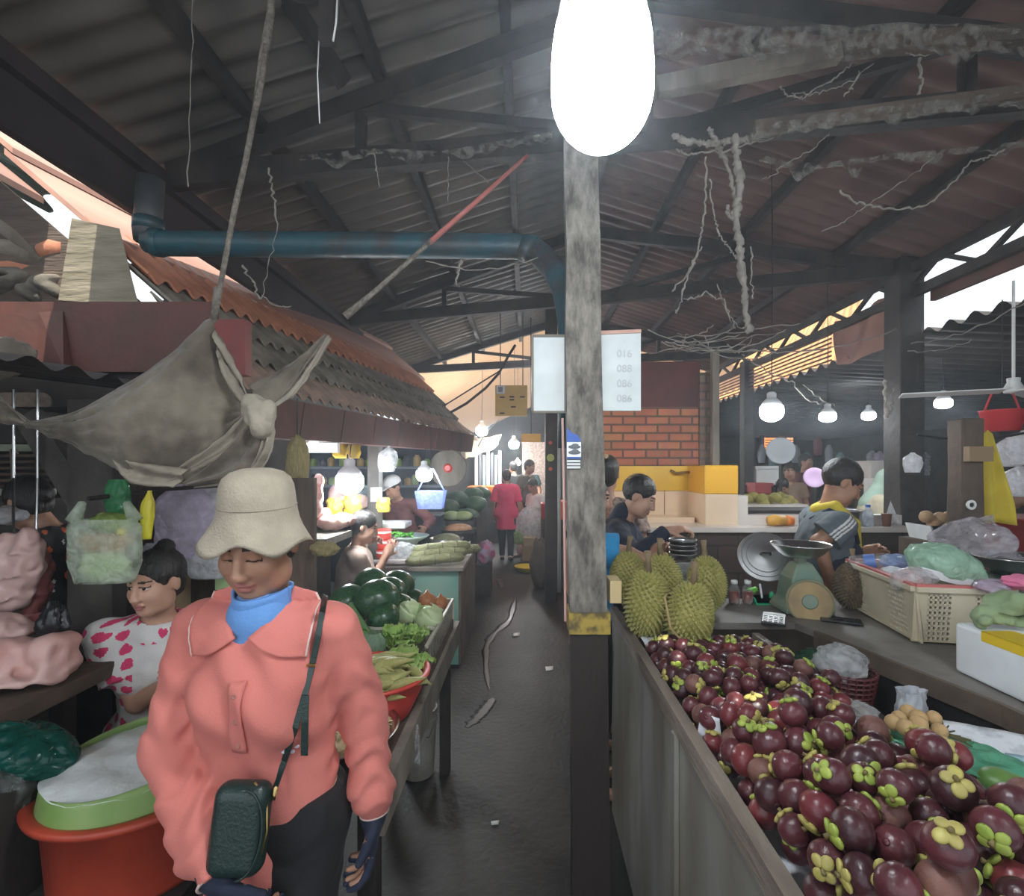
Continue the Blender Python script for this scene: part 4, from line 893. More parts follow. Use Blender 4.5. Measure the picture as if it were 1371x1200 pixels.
for k, (x, y) in enumerate(((.94, 1.23), (.985, 1.16))):
    lump('plastic_wrap', ('black film scrap behind the tan fruits', 'crumpled black film at the end of the tan fruits')[k], 'plastic wrap', (x, y, .935), (.05, .035, .018), mat('black_film', (.015, .015, .017), .25), 20 + k, None, .2)
# ================================================================== BACK OF THE RIGHT SIDE
def brickmat(name, c1, c2, cm, sx, w_=.2, h_=.072, mort=.01, bump=.5):
    m = bpy.data.materials.new(name); m.use_nodes = True; nt = m.node_tree; bs = nt.nodes['Principled BSDF']; L = nt.links.new
    tc = _n(nt, 'ShaderNodeTexCoord'); mp = _n(nt, 'ShaderNodeMapping'); mp.inputs['Rotation'].default_value = (math.pi / 2, 0, 0) if sx == 'x' else (math.pi / 2, 0, math.pi / 2)
    L(tc.outputs['Object'], mp.inputs[0]); br = _n(nt, 'ShaderNodeTexBrick'); L(mp.outputs[0], br.inputs['Vector'])
    br.inputs['Color1'].default_value = (*c1, 1); br.inputs['Color2'].default_value = (*c2, 1); br.inputs['Mortar'].default_value = (*cm, 1)
    br.inputs['Scale'].default_value = 1; br.inputs['Brick Width'].default_value = w_; br.inputs['Row Height'].default_value = h_; br.inputs['Mortar Size'].default_value = mort; br.inputs['Mortar Smooth'].default_value = .3
    nz = _n(nt, 'ShaderNodeTexNoise'); nz.inputs['Scale'].default_value = 9; L(tc.outputs['Object'], nz.inputs['Vector'])
    mx = _n(nt, 'ShaderNodeMix', data_type='RGBA', blend_type='MULTIPLY'); mx.inputs[0].default_value = .5; L(br.outputs['Color'], mx.inputs[6]); L(nz.outputs['Color'], mx.inputs[7]); L(mx.outputs[2], bs.inputs['Base Color'])
    bp = _n(nt, 'ShaderNodeBump'); bp.inputs['Strength'].default_value = bump; bp.inputs['Distance'].default_value = .01; bp.invert = True; L(br.outputs['Fac'], bp.inputs['Height']); L(bp.outputs[0], bs.inputs['Normal']); bs.inputs['Roughness'].default_value = .75
    return m
Yb = 4.4
a, c = P(800, 0, Yb), P(936, 0, Yb); zt_ = P(0, 490, Yb).z
struct(MB().box((.375, Yb, 0), (c.x, Yb + .12, P(0, 545, Yb).z)).build('wall_brick', brickmat('red_brick', (.58, .23, .13), (.45, .17, .10), (.16, .10, .08), 'x'))).location
struct(MB().box((.375, Yb + .01, P(0, 545, Yb).z), (c.x + .01, Yb + .1, P(0, 484, Yb).z)).build('wall_panel', m_maroon))
tag(MB().box((P(936, 0, 4.38).x, 4.36, 1.0), (P(953, 0, 4.38).x, 4.56, P(0, 500, 4.4).z)).build('brick_pillar', brickmat('grey_brick', (.26, .17, .13), (.20, .13, .1), (.14, .12, .1), 'x')), 'grey-brown brick pillar right of the red brick wall', 'pillar')
post('wooden_pole', P(957, 0, 4.2).x, 4.2, .06, .06, 2.55, m_wood, 'pale thin wooden pole before the grey-brown brick pillar')
m_tile = mat('cream_tile', (.72, .58, .42), .25, c2=(.62, .46, .32), scale=2.5); m_yel = mat('yellow_paint', (.66, .42, .03), .3, c2=(.55, .33, .03), scale=4); m_tilew = mat('white_tile', (.66, .62, .58), .25, c2=(.55, .50, .45), scale=3)
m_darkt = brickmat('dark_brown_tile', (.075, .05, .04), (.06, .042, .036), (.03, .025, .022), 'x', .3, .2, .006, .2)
t = thing('tiled_bench', 'cream tiled kitchen bench with yellow painted top band below the brick wall', 'bench', (1.1, 4.1, 0))
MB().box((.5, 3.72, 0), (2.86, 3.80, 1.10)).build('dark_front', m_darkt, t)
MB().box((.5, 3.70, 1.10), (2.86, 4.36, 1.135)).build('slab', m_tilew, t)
zk = lambda py, Y: P(0, py, Y).z
MB().box((.5, 4.28, 1.135), (1.36, 4.36, 1.38)).build('tile_back', m_tile, t)
MB().box((.5, 4.05, 1.135), (1.34, 4.28, 1.175)).build('tile_step', m_tile, t)
mb = MB()
for x in (.93, 1.16): mb.box((x, 4.277, 1.175), (x + .005, 4.281, 1.38))
mb.build('joint', mat('joint_brown', (.20, .10, .06), .8), t)
MB().box((.5, 4.26, 1.38), (1.36, 4.38, 1.585)).build('yellow_band', m_yel, t)
x0, x1 = P(949, 0, 3.86).x, P(988, 0, 3.86).x
MB().box((1.36, 3.86, 1.135), (x1, 4.36, 1.37)).build('tile_block', m_tile, t); MB().box((1.355, 3.855, 1.37), (x1 + .004, 4.37, zk(623, 3.86))).build('yellow_block_top', mat('amber_paint', (.68, .36, .02), .3), t, bev=.01)
MB().tube([P(930, 632, 4.25), P(915, 633, 4.2), P(905, 634, 4.22), P(898, 630, 4.25)], .012).build('tap', mat('brass_dull', (.25, .16, .05), .4, metal=.6), t)
mb = MB(); mb.box((x1 + .005, 3.87, 1.135), (x1 + .08, 4.3, 1.36)); mb.box((x1 + .08, 3.87, 1.135), (2.86, 4.0, 1.21)); tag(mb.build('tiled_kerb', m_tilew), 'low white tiled kerb stepping down right of the amber block', 'kerb')
tag(MB().box((x1 + .09, 4.0, 1.2), (2.7, 4.35, 1.235)).build('dark_ledge', m_dark), 'dark ledge above the low white tiled kerb', 'ledge')
# things on the slab
m_orange = mat('orange_plastic', (.72, .20, .03), .45); m_yorange = mat('amber_plastic', (.62, .33, .05), .4)
p = P(1028, 707, 3.79); p.z = 1.136; p.y = 3.79
t = thing('orange_bundle', 'orange wrapped bundle lying on the white tiled slab', 'bundle', p)
MB().tube([p + V((-.0, 0, .04)), p + V((.05, 0, .045)), p + V((.13, .01, .042))], [.03, .042, .038], 14).build('amber_half', m_yorange, t, smooth=True); MB().tube([p + V((.132, .01, .042)), p + V((.19, .01, .042))], [.038, .036], 14).build('orange_half', m_orange, t, smooth=True)
p = V((P(1162, 0, 3.78).x, 3.78, 1.136)); t = thing('water_bottle', 'clear water bottle with blue cap standing on the tiled slab', 'bottle', p)
MB().lathe([(.034, 0), (.036, .01), (.036, .09), (.034, .1), (.015, .135), (.015, .145)], 18, p).build('bottle', film('bottle_pale', (.75, .82, .9), .5, .1, .3), t, smooth=True); MB().lathe([(.017, .142), (.017, .162)], 12, p).build('cap', mat('cap_blue', (.05, .15, .55), .4), t)
p = V((P(1140, 0, 3.74).x, 3.76, 1.136)); tag(MB().lathe([(.03, 0), (.05, .02), (.07, .07), (.085, .12), (.088, .122), (.08, .11)], 24, p).build('steel_bowl', m_metal, smooth=True), 'deep steel bowl on the slab behind the man in the apron', 'bowl')
p = V((P(1187, 0, 3.8).x, 3.8, 1.136)); t = thing('paper_cup', 'brown cup with folded paper beside the clear water bottle', 'cup', p)
MB().lathe([(.026, 0), (.034, .09), (.036, .092)], 18, p).build('cup', mat('cup_brown', (.22, .10, .06), .6), t, smooth=True); MB().add([p + V((.0, 0, .1)), p + V((.03, 0, .19)), p + V((.10, .0, .02)), p + V((.05, .01, .01))], [(0, 1, 2, 3)]).build('paper', m_news, t)
# hanging bulbs on the right
bulb(P(1033, 553, 3.1), .135, 'large white bulb with tall socket hanging above the tiled bench', upto=3.46)
bulb(P(1108, 560, 4.6), .14, 'middle bulb hanging above the apron man', flat=.5, upto=3.26)
bulb(P(1163, 558, 6.2), .15, 'small bright bulb left of the thick eave post', flat=.6, upto=2.55)
bulb(P(1263, 542, 4.4), .13, 'flat bulb hanging right of the thick eave post', flat=.5, upto=2.56)
bulb(P(786, 560, 3.55), .10, 'added warm bulb hidden behind the grey post, lighting the brick wall', m=glow('warm_white', (1, .72, .42), 75), upto=3.7)  # unseen warm bulb added; the wall's amber light suggests one there
# far right corner
t = thing('ceiling_fan', 'white ceiling fan hanging at the right edge', 'fan', P(1357, 520, 3.0)); p = P(1357, 512, 3.0)
MB().tube([p + V((0, 0, .6)), p + V((0, 0, .02))], .008).build('rod', m_white, t); MB().lathe([(.045, -.06), (.05, -.04), (.03, .0), (.032, .02), (.03, .025)], 20, p).build('motor', m_white, t, smooth=True)
for k in range(3):
    M0 = T(*p) @ R(0, 0, 35 + 120 * k); MB().box((.05, -.05, -.052), (.55, .05, -.046), M0 @ R(8, 0, 0)).build('blade', m_white, t)
t = thing('red_basket', 'red plastic basket hanging above the yellow cloth', 'basket', P(1342, 578, 3.1)); p = P(1342, 577, 3.1)
MB().lathe([(.085, 0), (.11, .12), (.115, .125), (.107, .12), (.08, .01)], 24, p).build('tub', mat('red_plastic', (.50, .035, .04), .45), t, smooth=True); MB().tube([p + V((-.11, 0, .12)), p + V((-.06, 0, .24)), p + V((.06, 0, .24)), p + V((.11, 0, .12))], .006).build('handle', MATS['red_plastic'], t); MB().tube([p + V((0, 0, .24)), p + V((0, 0, .8))], .003).build('cord', m_black, t)
m_ycl = mat('yellow_cloth', (.72, .56, .06), .85, c2=(.60, .46, .05), scale=8)
def ycl(u, v):
    cx = 1322 + 6 * v; wd = (6 + 20 * min(1, v * 1.3)); return P(cx + (u - .5) * wd * 2, 576 + 122 * v + 10 * abs(u - .5), 2.55) + V((0, .03 * math.sin(u * 11) * v, 0))
tag(MB().grid(ycl, 20, 16, thick=.004).build('cloth', m_ycl, smooth=True), 'yellow cloth hanging from the wire beside the brown wooden post', 'cloth')
MB_ = MB(); MB_.tube(sag(P(1228, 582, 2.62), P(1380, 578, 2.58), .03), .006); tag(MB_.build('hanging_wire', m_black, smooth=True), 'dark sagging wire holding the yellow cloth', 'wire')
a, c = P(1293, 598, 2.29), P(1325, 618, 2.29); tag(MB().box((a.x, 2.27, c.z), (c.x, 2.303, a.z)).build('wood_block', mat('block_wood', (.26, .18, .10), .7)), 'pale wood block nailed on the brown wooden post', 'block')
p = P(1298, 676, 2.29); t = thing('socket_ring', 'white ring fixed low on the brown wooden post', 'ring', p); MB().lathe([(.018, 0), (.022, .012), (.012, .014), (.010, .0)], 18, M=T(*p) @ R(90)).build('rim', m_white, t); MB().lathe([(.010, .002), (.009, .012)], 14, M=T(*p) @ R(90)).build('hole', m_black, t)
for k, (px, py, Y, s) in enumerate(((1352, 600, 3.0, .16), (1372, 598, 2.9, .18), (1365, 640, 3.05, .17), (1222, 608, 3.6, .13))):
    pbag('plastic_bag', ('white carrier bag hanging behind the yellow cloth', 'white carrier bag hanging at the right edge', 'lower white carrier bag hanging at the right edge', 'white bag hanging right of the thick eave post')[k], P(px, py + 25, Y), s, s * .6, s * 1.1, f_white, 30 + k, 0, .2)
p = P(1362, 735, 2.75); p.z = .93; tag(MB().lathe([(.17, 0), (.19, .02), (.20, .35), (.215, .36), (.2, .36)], 28, V((2.72, 2.75, .95))).build('red_bin', mat('dark_red_plastic', (.22, .03, .03), .5), smooth=True), 'large dark red bin behind the steel basin at the right', 'bin')
tag(MB().box((2.45, 2.5, .0), (3.3, 3.05, .949)).build('bin_table', m_wood2), 'low dark table under the red bin at the right', 'table')
t = thing('fruit_tray', 'white foam tray of round brown fruits left of the brown wooden post', 'tray', P(1255, 722, 3.4))
p = P(1256, 722, 3.4); MB().loft([[p + V((a * w_, d * .11, z)) for a, d in ((-1, -1), (1, -1), (1, 1), (-1, 1))] for z, w_ in ((0, .11), (.10, .14), (.10, .13), (.02, .105))], True).build('tray', m_foam, t)
tag(MB().box((2.60, 3.25, 0), (2.85, 3.55, p.z - .002)).build('tray_table', m_wood2), 'dark stand under the white tray of round brown fruits', 'stand')
for k, (px, py) in enumerate(((1240, 692), (1258, 694), (1270, 693), (1250, 700), (1266, 701))):
    tag(MB().ell(P(px, py, 3.38), .042, 14, 9).build('brown_fruit', mat('brown_fruit', (.42, .26, .14), .6, c2=(.3, .19, .1), scale=9), smooth=True), 'round brown fruit in the white foam tray', 'fruit', 'round brown fruits in the white tray')
# market beyond the opening
t = thing('produce_table', 'far table heaped with yellow-green produce beyond the tiled kerb', 'table', (2.5, 5.6, 0))
MB().box((2.05, 5.5, 1.12), (3.05, 6.1, 1.17)).build('top', m_tilew, t); MB().box((2.1, 5.55, 0), (3.0, 6.05, 1.12)).build('base', m_dark, t)
cl = 0
RF = random.Random(5); m_pine = mat('pine_yellow', (.36, .28, .06), .7, c2=(.22, .22, .05), scale=20, bump=.4)
for k in range(26):
    px, py = RF.uniform(1000, 1062), RF.uniform(664, 684); p = P(px, py, 5.6 + RF.uniform(0, .4)); tag(MB().ell(p, (.07, .06, .055), 10, 7, R(0, RF.uniform(-40, 40), 0)).build('jackfruit', m_pine, smooth=True), 'yellow-green fruit on the far table beyond the tiled kerb', 'fruit', 'yellow-green fruits on the far table')
for k, (px, py, Y, s, mm, lab, nm, ct) in enumerate(((1090, 640, 5.0, .10, mat('lilac_plastic', (.50, .34, .52), .5), 'lilac plastic basin propped up behind the apron man', 'basin', 'basin'), (1045, 604, 6.0, .16, mat('grey_fan', (.42, .45, .48), .5), 'round grey table fan beyond the tiled kerb', 'table_fan', 'fan'))):
    t = thing(nm, lab, ct, P(px, py, Y)); MB().lathe([(s * .5, -.02), (s * .95, 0), (s, .02), (s * .92, .025), (s * .5, .0)], 24, M=T(*P(px, py, Y)) @ R(80, 0, -20)).build('shell', mm, t, smooth=True); MB().tube([P(px, py, Y + .06), V((P(px, py, Y + .06).x, Y + .06, 0))], .02).build('stand', m_dark, t)
for k, (px0, py0, px1, py1, Y, mm, lab) in enumerate(((1012, 625, 1045, 650, 6.8, m_white, 'white boxes stacked far beyond the tiled kerb'), (1012, 648, 1034, 662, 6.5, mat('red_box', (.40, .05, .05), .5), 'small red box far beyond the tiled kerb'), (1165, 618, 1215, 650, 7.5, m_tilew, 'white cartons behind the woman in the pale headscarf'), (1178, 642, 1210, 668, 7.0, m_white, 'white sack behind the woman in the pale headscarf'))):
    a, c = P(px0, py0, Y), P(px1, py1, Y); t = thing('carton', lab, 'box', P((px0 + px1) / 2, py1, Y)); MB().box((a.x, Y, c.z), (c.x, Y + .35, a.z)).build('body', mm, t, bev=.02); MB().box((a.x - .01, Y - .01, a.z - .03), (c.x + .01, Y + .36, a.z + .01)).build('lid', mm, t); MB().box((a.x, Y + .02, 0), (c.x, Y + .33, c.z)).build('base', m_dark, t)
for k in range(16):
    px, py, Y = 1168 + (k % 8) * 10, 640 - 16 * (k // 8) + RF.uniform(-4, 4), 8.6 + RF.uniform(0, .6); pbag('plastic_bag', 'white or pale bag hanging among others far back in the aisle', P(px, py, Y), .20, .13, .24, [f_white, f_lilac, f_white, f_clear][k % 4], 120 + k, 0, .25, group='pale bags far back in the aisle', nz=9, nr=14)
for k in range(9):
    px, Y = 1005 + k * 15, 9.5; p0 = P(px, 610 + 10 * (k % 3), Y); pbag('hanging_goods', 'packet hanging in a row far behind the round grey fan', p0, .16, .1, .34, [mat('goods_maroon', (.20, .05, .06), .5), mat('goods_grey', (.30, .32, .36), .5), mat('goods_teal', (.10, .22, .22), .5)][k % 3], 140 + k, 0, .4, group='packets hanging far behind the fan', nz=8, nr=12)
# glowing orange panels standing in for sunlit brick at the aisle's far end
g_or = glow('orange_glow', (1, .33, .09), 1.5)
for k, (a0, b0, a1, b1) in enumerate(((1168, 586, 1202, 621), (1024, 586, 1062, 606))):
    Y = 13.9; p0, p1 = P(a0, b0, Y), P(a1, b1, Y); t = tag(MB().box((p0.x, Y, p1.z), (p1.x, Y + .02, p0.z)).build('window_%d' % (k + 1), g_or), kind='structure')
    mb = MB()
    for i in range(7): z = p1.z + (p0.z - p1.z) * i / 6; mb.box((p0.x, Y - .03, z - .012), (p1.x, Y - .01, z + .012))
    tag(mb.build('window_shutter', m_rust), 'dark slatted shutter over the %s glowing orange panel' % ('right-hand', 'left-hand')[k], 'shutter')
    tag(MB().box((p0.x - .1, Y + .02, 0), (p1.x + .1, Y + .1, 2.6)).build('wall_window_%d' % (k + 1), m_dark), kind='structure')
# ================================================================== COBWEBS
RC = random.Random(3)
def cobweb(label, strands, n=14):
    mb = MB()
    for a, b_, d, r, j in strands:
        pts = sag(a, b_, d, n, j, RC); mb.tube(pts, [max(.0008, r * RC.uniform(.55, 1.35)) for _ in pts], 5, cap=False)
    return tag(mb.build('cobweb', m_web, smooth=True), label, 'cobweb', 'dusty cobwebs under the roof')
def threads(label, runs):
    for r_ in runs: cobweb(label, r_)
def lin(pts, Y, r, j=.006):
    return [(P(*a, Y), P(*b_, Y), .012, r, j) for a, b_ in zip(pts, pts[1:])]
Yc = 1.95
cobweb('long dusty cobweb rope hanging down right of the big bulb', lin([(985, 180), (990, 240), (986, 290), (992, 340), (998, 400), (1003, 445)], Yc, .014, .007) + lin([(985, 290), (975, 275), (974, 285), (984, 292)], Yc, .006))
cobweb('thin cobweb strands left of the long cobweb rope', lin([(945, 210), (944, 280), (935, 330), (920, 370), (905, 420)], Yc, .004) + lin([(950, 240), (958, 300), (975, 330), (988, 345)], Yc, .003) + lin([(915, 400), (945, 390), (970, 400), (985, 440)], Yc, .003) + lin([(940, 330), (900, 390)], Yc, .003) + lin([(1005, 330), (1008, 400)], Yc, .003) + lin([(960, 380), (975, 420), (998, 440)], Yc, .002))
cobweb('cobweb clump knotted on the tie beam right of the big bulb', lin([(900, 180), (940, 190), (975, 188), (1010, 180)], 2.1, .012) + lin([(950, 170), (958, 185), (965, 200), (972, 215), (985, 265)], 2.05, .008) + lin([(905, 200), (935, 205), (1000, 192), (1060, 172)], 2.1, .004))
def webband(label, pts, Y, w0, drop, seed, thick=.02):
    """a dusty web lying over a batten, drooping irregularly"""
    mb = MB(); P_ = [P(a, b_, Y + (Y2 if len(q) > 2 else 0)) for q in pts for a, b_, Y2 in [(q[0], q[1], q[2] if len(q) > 2 else 0)]]; n = len(P_) - 1
    def fn(u, v):
        k = min(int(u * n), n - 1); p = P_[k].lerp(P_[k + 1], u * n - k); h_ = w0 + drop * max(0, noise3((u * 9, 0, 0), 1.6, seed)); p = V(p); p.z -= v * h_; p.y += .02 * math.sin(v * 3) + .01 * noise3((u * 20, v * 5, 0), 1, seed); return p
    mb.grid(fn, 90, 6, thick=.0008)
    return tag(mb.build('cobweb', m_webs, smooth=True), label, 'cobweb', 'dusty cobwebs under the roof')
# ragged web cloth with real holes
m_webs = bpy.data.materials.new('web_cloth'); m_webs.use_nodes = True; nt = m_webs.node_tree; bs = nt.nodes['Principled BSDF']; bs.inputs['Base Color'].default_value = (.22, .205, .18, 1); bs.inputs['Roughness'].default_value = .95
tc = _n(nt, 'ShaderNodeTexCoord'); nz = _n(nt, 'ShaderNodeTexNoise'); nz.inputs['Scale'].default_value = 24; nz.inputs['Detail'].default_value = 9; mr = _n(nt, 'ShaderNodeMapRange'); mr.inputs[1].default_value = .42; mr.inputs[2].default_value = .68; mr.inputs[4].default_value = .75; nt.links.new(tc.outputs['Object'], nz.inputs[0]); nt.links.new(nz.outputs[0], mr.inputs[0]); nt.links.new(mr.outputs[0], bs.inputs['Alpha'])
webband('broad dusty web over the highest batten right of the big bulb', ((880, 40), (960, 36), (1100, 34), (1250, 30), (1380, 38)), 1.9, .10, .08, 1)
webband('dusty web along the middle batten on the right', ((1000, 172), (1090, 155), (1200, 142), (1300, 130), (1380, 122)), 1.95, .05, .05, 2)
webband('drooping web pocket below the middle batten on the right', ((1015, 208), (1075, 220), (1130, 215), (1200, 205), (1290, 198), (1380, 188)), 2.1, .02, .09, 3)
webband('dusty web draped along the near tie beam left of the big bulb', ((400, 208), (500, 198), (590, 202), (680, 186), (740, 176)), 2.25, .02, .06, 4)
t = thing('roof_batten', 'pale broken batten draped in web right of the big bulb', 'batten', P(1000, 100, 2.0)); MB().bar(P(880, 118, 2.05), P(1123, 70, 2.0), .05, .07).build('batten', m_wood, t)
tag(MB().bar(P(1100, 66, 2.05), P(1420, 44, 1.9), .05, .06).build('roof_batten', m_wood2), 'dark batten above the pale broken one', 'batten')
tag(MB().bar(P(1010, 172, 2.05), P(1420, 118, 1.95), .03, .05).build('roof_batten', m_wood2), 'thin lower batten carrying webs on the right', 'batten')
threads('loose cobweb thread strung among the battens on the right', [lin([(1045, 115), (1065, 130), (1090, 120), (1140, 85)], 2, .003), lin([(1130, 130), (1150, 95)], 2, .003), lin([(1232, 78), (1233, 125)], 2, .005), lin([(1200, 50), (1225, 75), (1290, 50)], 2, .003), lin([(1060, 125), (1120, 118), (1170, 85)], 2, .002), lin([(1020, 240), (1050, 220), (1110, 180)], 2, .002), lin([(1125, 255), (1160, 275), (1240, 275), (1300, 215), (1345, 200)], 2.05, .004), lin([(1160, 275), (1250, 210)], 2.05, .002), lin([(1100, 310), (1160, 275)], 2.05, .002)])
cobweb('cobweb tangle below the long cobweb rope', [(P(RC.uniform(860, 1010), RC.uniform(440, 475), 2.0), P(RC.uniform(900, 1080), RC.uniform(430, 470), 2.1), RC.uniform(0, .06), .0022, .006) for _ in range(16)])
cobweb('cobweb threads sagging over the tiled bench bulbs', [(P(1010, 470, 3.0), P(1200, 440, 3.2), .05, .004, .01), (P(1000, 480, 3), P(1060, 510, 3), .02, .004, .01), (P(1060, 510, 3), P(1100, 540, 3), .03, .005, .012), (P(1075, 515, 3), P(1125, 545, 3.1), .02, .003, .01), (P(1220, 460, 3.0), P(1380, 400, 2.9), .05, .004, .01), (P(1215, 470, 3.0), P(1300, 455, 3.0), .03, .003, .01)])
threads('thin cobweb thread hanging near the blue drain pipe', [[x] for x in [(P(258, 0, 1.9), P(252, 250, 1.9), 0, .002, .004), (P(600, 210, 2.1), P(600, 270, 2.1), 0, .002, .003), (P(500, 205, 2.1), P(508, 250, 2.1), 0, .003, .004), (P(360, 225, 2.1), P(372, 300, 2.1), 0, .005, .008), (P(372, 300, 2.1), P(350, 400, 2.1), .0, .002, .006), (P(620, 215, 2.1), P(655, 245, 2.1), 0, .001, .002), (P(610, 380, 2.1), P(618, 345, 2.1), 0, .005, .004), (P(570, 350, 2.1), P(720, 345, 2.1), .04, .003, .005), (P(325, 355, 2.2), P(350, 400, 2.2), .0, .005, .008), (P(350, 395, 2.2), P(390, 410, 2.2), .02, .003, .004)]])
cobweb('cobweb string hanging above the far white fan on the right', [(P(1186, 510, 3.3), P(1187, 560, 3.3), 0, .012, .01), (P(1196, 520, 3.3), P(1192, 555, 3.3), 0, .006, .008)])
# cables
def cable(label, pts, Y, r, m=None, name='cable'):
    return tag(MB().tube([P(a, b_, Y) if len(q) == 2 else P(a, b_, q[2]) for q in pts for a, b_ in [(q[0], q[1])]], r, 6).build(name, m or m_black, smooth=True), label, 'cable')
cable('thick black cable sagging down past the yellow meter board', ((690, 462), (680, 478), (668, 500), (650, 520), (625, 540), (590, 560), (560, 572)), 6.2, .018)
cable('thin black cable sagging left toward the brown gutter', ((672, 495), (640, 515), (600, 540), (565, 560)), 6.2, .009)
cable('white wire running from the yellow meter board down the lane', ((668, 562), (650, 580), (640, 598)), 6.1, .007, mat('wire_white', (.6, .58, .52), .6))
m_ropeg = mat('rope_grey', (.26, .23, .19), .9, c2=(.14, .12, .1), scale=60, bump=.6, bscale=160)
tag(MB().tube([P(365, -60, 1.7), P(362, 20, 1.7), P(352, 80, 1.7), P(343, 140, 1.7)], [.012, .013, .014, .010], 8).tube([P(357, 60, 1.69), P(350, 110, 1.69), P(346, 130, 1.69), P(341, 150, 1.70)], .009, 8).tube([P(343, 140, 1.7), P(330, 210, 1.7), P(314, 280, 1.7), P(301, 350, 1.7), P(293, 395, 1.7), P(284, 432, 1.7)], [.010, .009, .009, .0085, .009, .012], 8).tube([P(291, 385, 1.7), P(288, 415, 1.7)], .011, 6).build('rope', m_ropeg, smooth=True), 'knotted grey rope from the roof down to the hanging tarp corner', 'rope')
tag(MB().tube([P(706, 208, 2.0), P(640, 268, 1.95), P(575, 325, 1.9)], [.006, .009, .010], 8).build('rope', mat('red_cord', (.42, .13, .11), .7), smooth=True), 'red cord stretched from the near beam toward the knotted cloth', 'rope')
tag(MB().tube([P(577, 323, 1.9), P(545, 352, 1.88), P(500, 392, 1.86), P(462, 424, 1.84)], [.009, .008, .009, .014], 8).build('rope', m_ropeg, smooth=True), 'grey cord joining the red cord to the knotted cloth', 'rope')
tag(MB().tube([P(427, 55, 1.6), P(425, 100, 1.6), P(428, 165, 1.6)], .002, 5).tube([P(452, -10, 1.55), P(450, 30, 1.55), P(446, 55, 1.55)], .003, 5).build('string', m_white, smooth=True), 'frayed white string hanging beside the dark batten end', 'string')
tag(MB().bar(P(441, -60, 1.6), P(438, 58, 1.6), .045, .03).build('batten_end', m_dark), 'dark batten end hanging down at the top beside the white string', 'batten')
tag(MB().bar(P(360, -40, 2.0), P(462, 112, 2.3), .05, .07).build('roof_brace', m_dark), 'dark diagonal brace under the roof behind the grey rope', 'brace')
# ================================================================== LEFT STALLS
m_post = mat('stall_steel', (.085, .075, .065), .6, c2=(.05, .043, .038), scale=7, bump=.25)
t = thing('stall_post', 'broad dark stall post with slanting brace where the bags hang', 'post', (-1.82, 2.12, 0))
a, c = P(90, 0, 2.12), P(150, 0, 2.12); MB().box((a.x, 2.12, 0), (c.x, 2.16, 1.86)).build('front_face', m_post, t); MB().box((c.x, 2.12, 0), (c.x + .06, 2.18, 1.86)).build('side_face', m_dark, t)
MB().bar(P(128, 700, 2.14), P(38, 556, 2.14), .10, .04, (0, 1, 0)).build('brace', m_post, t); MB().bar(P(150, 690, 2.15), P(172, 560, 2.15), .08, .05, (0, 1, 0)).build('strut', m_dark, t)
t = thing('slat_shelf', 'dark slatted crate shelf with pale rails at the left edge', 'shelf', P(30, 665, 2.6))
a, c = P(-60, 592, 2.6), P(92, 668, 2.6)
MB().box((a.x, 2.68, c.z), (c.x, 2.72, a.z)).build('back', m_dark, t)
mb = MB()
for i in range(7): z = c.z + .06 + (a.z - c.z - .1) * i / 6; mb.bar((a.x, 2.62, z), (c.x - .02, 2.62, z + .004), .01, .014)
mb.build('slats', m_wood2, t)
m_rail = mat('pale_rail', (.36, .40, .30), .7, c2=(.24, .26, .2), scale=10)
MB().bar(P(-60, 599, 2.58), P(46, 600, 2.58), .03, .035).build('top_rail', m_rail, t); MB().bar(P(-60, 660, 2.56), P(72, 658, 2.56), .03, .032).build('bottom_rail', m_rail, t)
tag(MB().tube([P(24, 608, 2.5), P(20, 600, 2.5), P(14, 602, 2.5), P(16, 640, 2.5), P(18, 680, 2.5), P(22, 692, 2.5)], .004, 6).build('hook_wire', m_wood, smooth=True), 'bent wire hook hanging from the pale shelf rail', 'hook')
# meat
m_meat = mat('meat_pink', (.50, .24, .21), .38, c2=(.66, .44, .40), scale=7, bump=.25, bscale=16, sub=.1); m_meatr = mat('meat_red', (.24, .065, .065), .35, c2=(.36, .12, .11), scale=8, bump=.2); m_fat = mat('meat_fat', (.68, .48, .44), .4, c2=(.55, .33, .30), scale=6, bump=.25, sub=.1)
def meat(name, label, prims, m, h=.007, amp=.011, f=34, seed=1):
    sd = SD()
    for p in prims:
        if len(p) == 2: sd.ell(p[0], p[1], k=.03)
        elif len(p) == 3: sd.ell(p[0], p[1], p[2], k=.03)
        else: sd.cap(*p, k=.03)
    g = lambda q: sd(q) + amp * sines(q, f, seed); lo, hi = sd.bounds(); sd.margin = 8 * h
    return tag(sdf_obj(name, g, h, m, lo=lo, hi=hi), label, 'meat')
tb = P(90, 893, 1.75)
o = meat('hanging_meat', 'big pale pink meat slab hanging at the left edge', [(P(15, 760, 2.0), (.12, .05, .13)), (P(38, 745, 2.0), (.05, .05, .11)), (P(5, 800, 2.0), (.10, .05, .06))], m_fat, seed=2); MB().tube([P(18, 728, 2.0), P(18, 640, 2.1), V((P(18, 0, 2.1).x, 2.1, 1.9))], .005, 6).build('hook', m_metal, o)
o = meat('hanging_meat', 'dark red meat piece hanging right of the pale pink slab', [(P(48, 765, 2.06), (.05, .05, .12)), (P(40, 800, 2.06), (.06, .05, .07))], m_meatr, seed=3); MB().tube([P(48, 735, 2.06), P(50, 640, 2.1), V((P(50, 0, 2.1).x, 2.1, 1.9))], .005, 6).build('hook', m_metal, o)
tag(MB().box((-2.2, 1.66, tb.z + .001), (P(74, 0, 1.75).x, 1.79, .955)).build('chopping_block', m_wood2, bev=.01), 'brown chopping block under the pink meat strip', 'block')
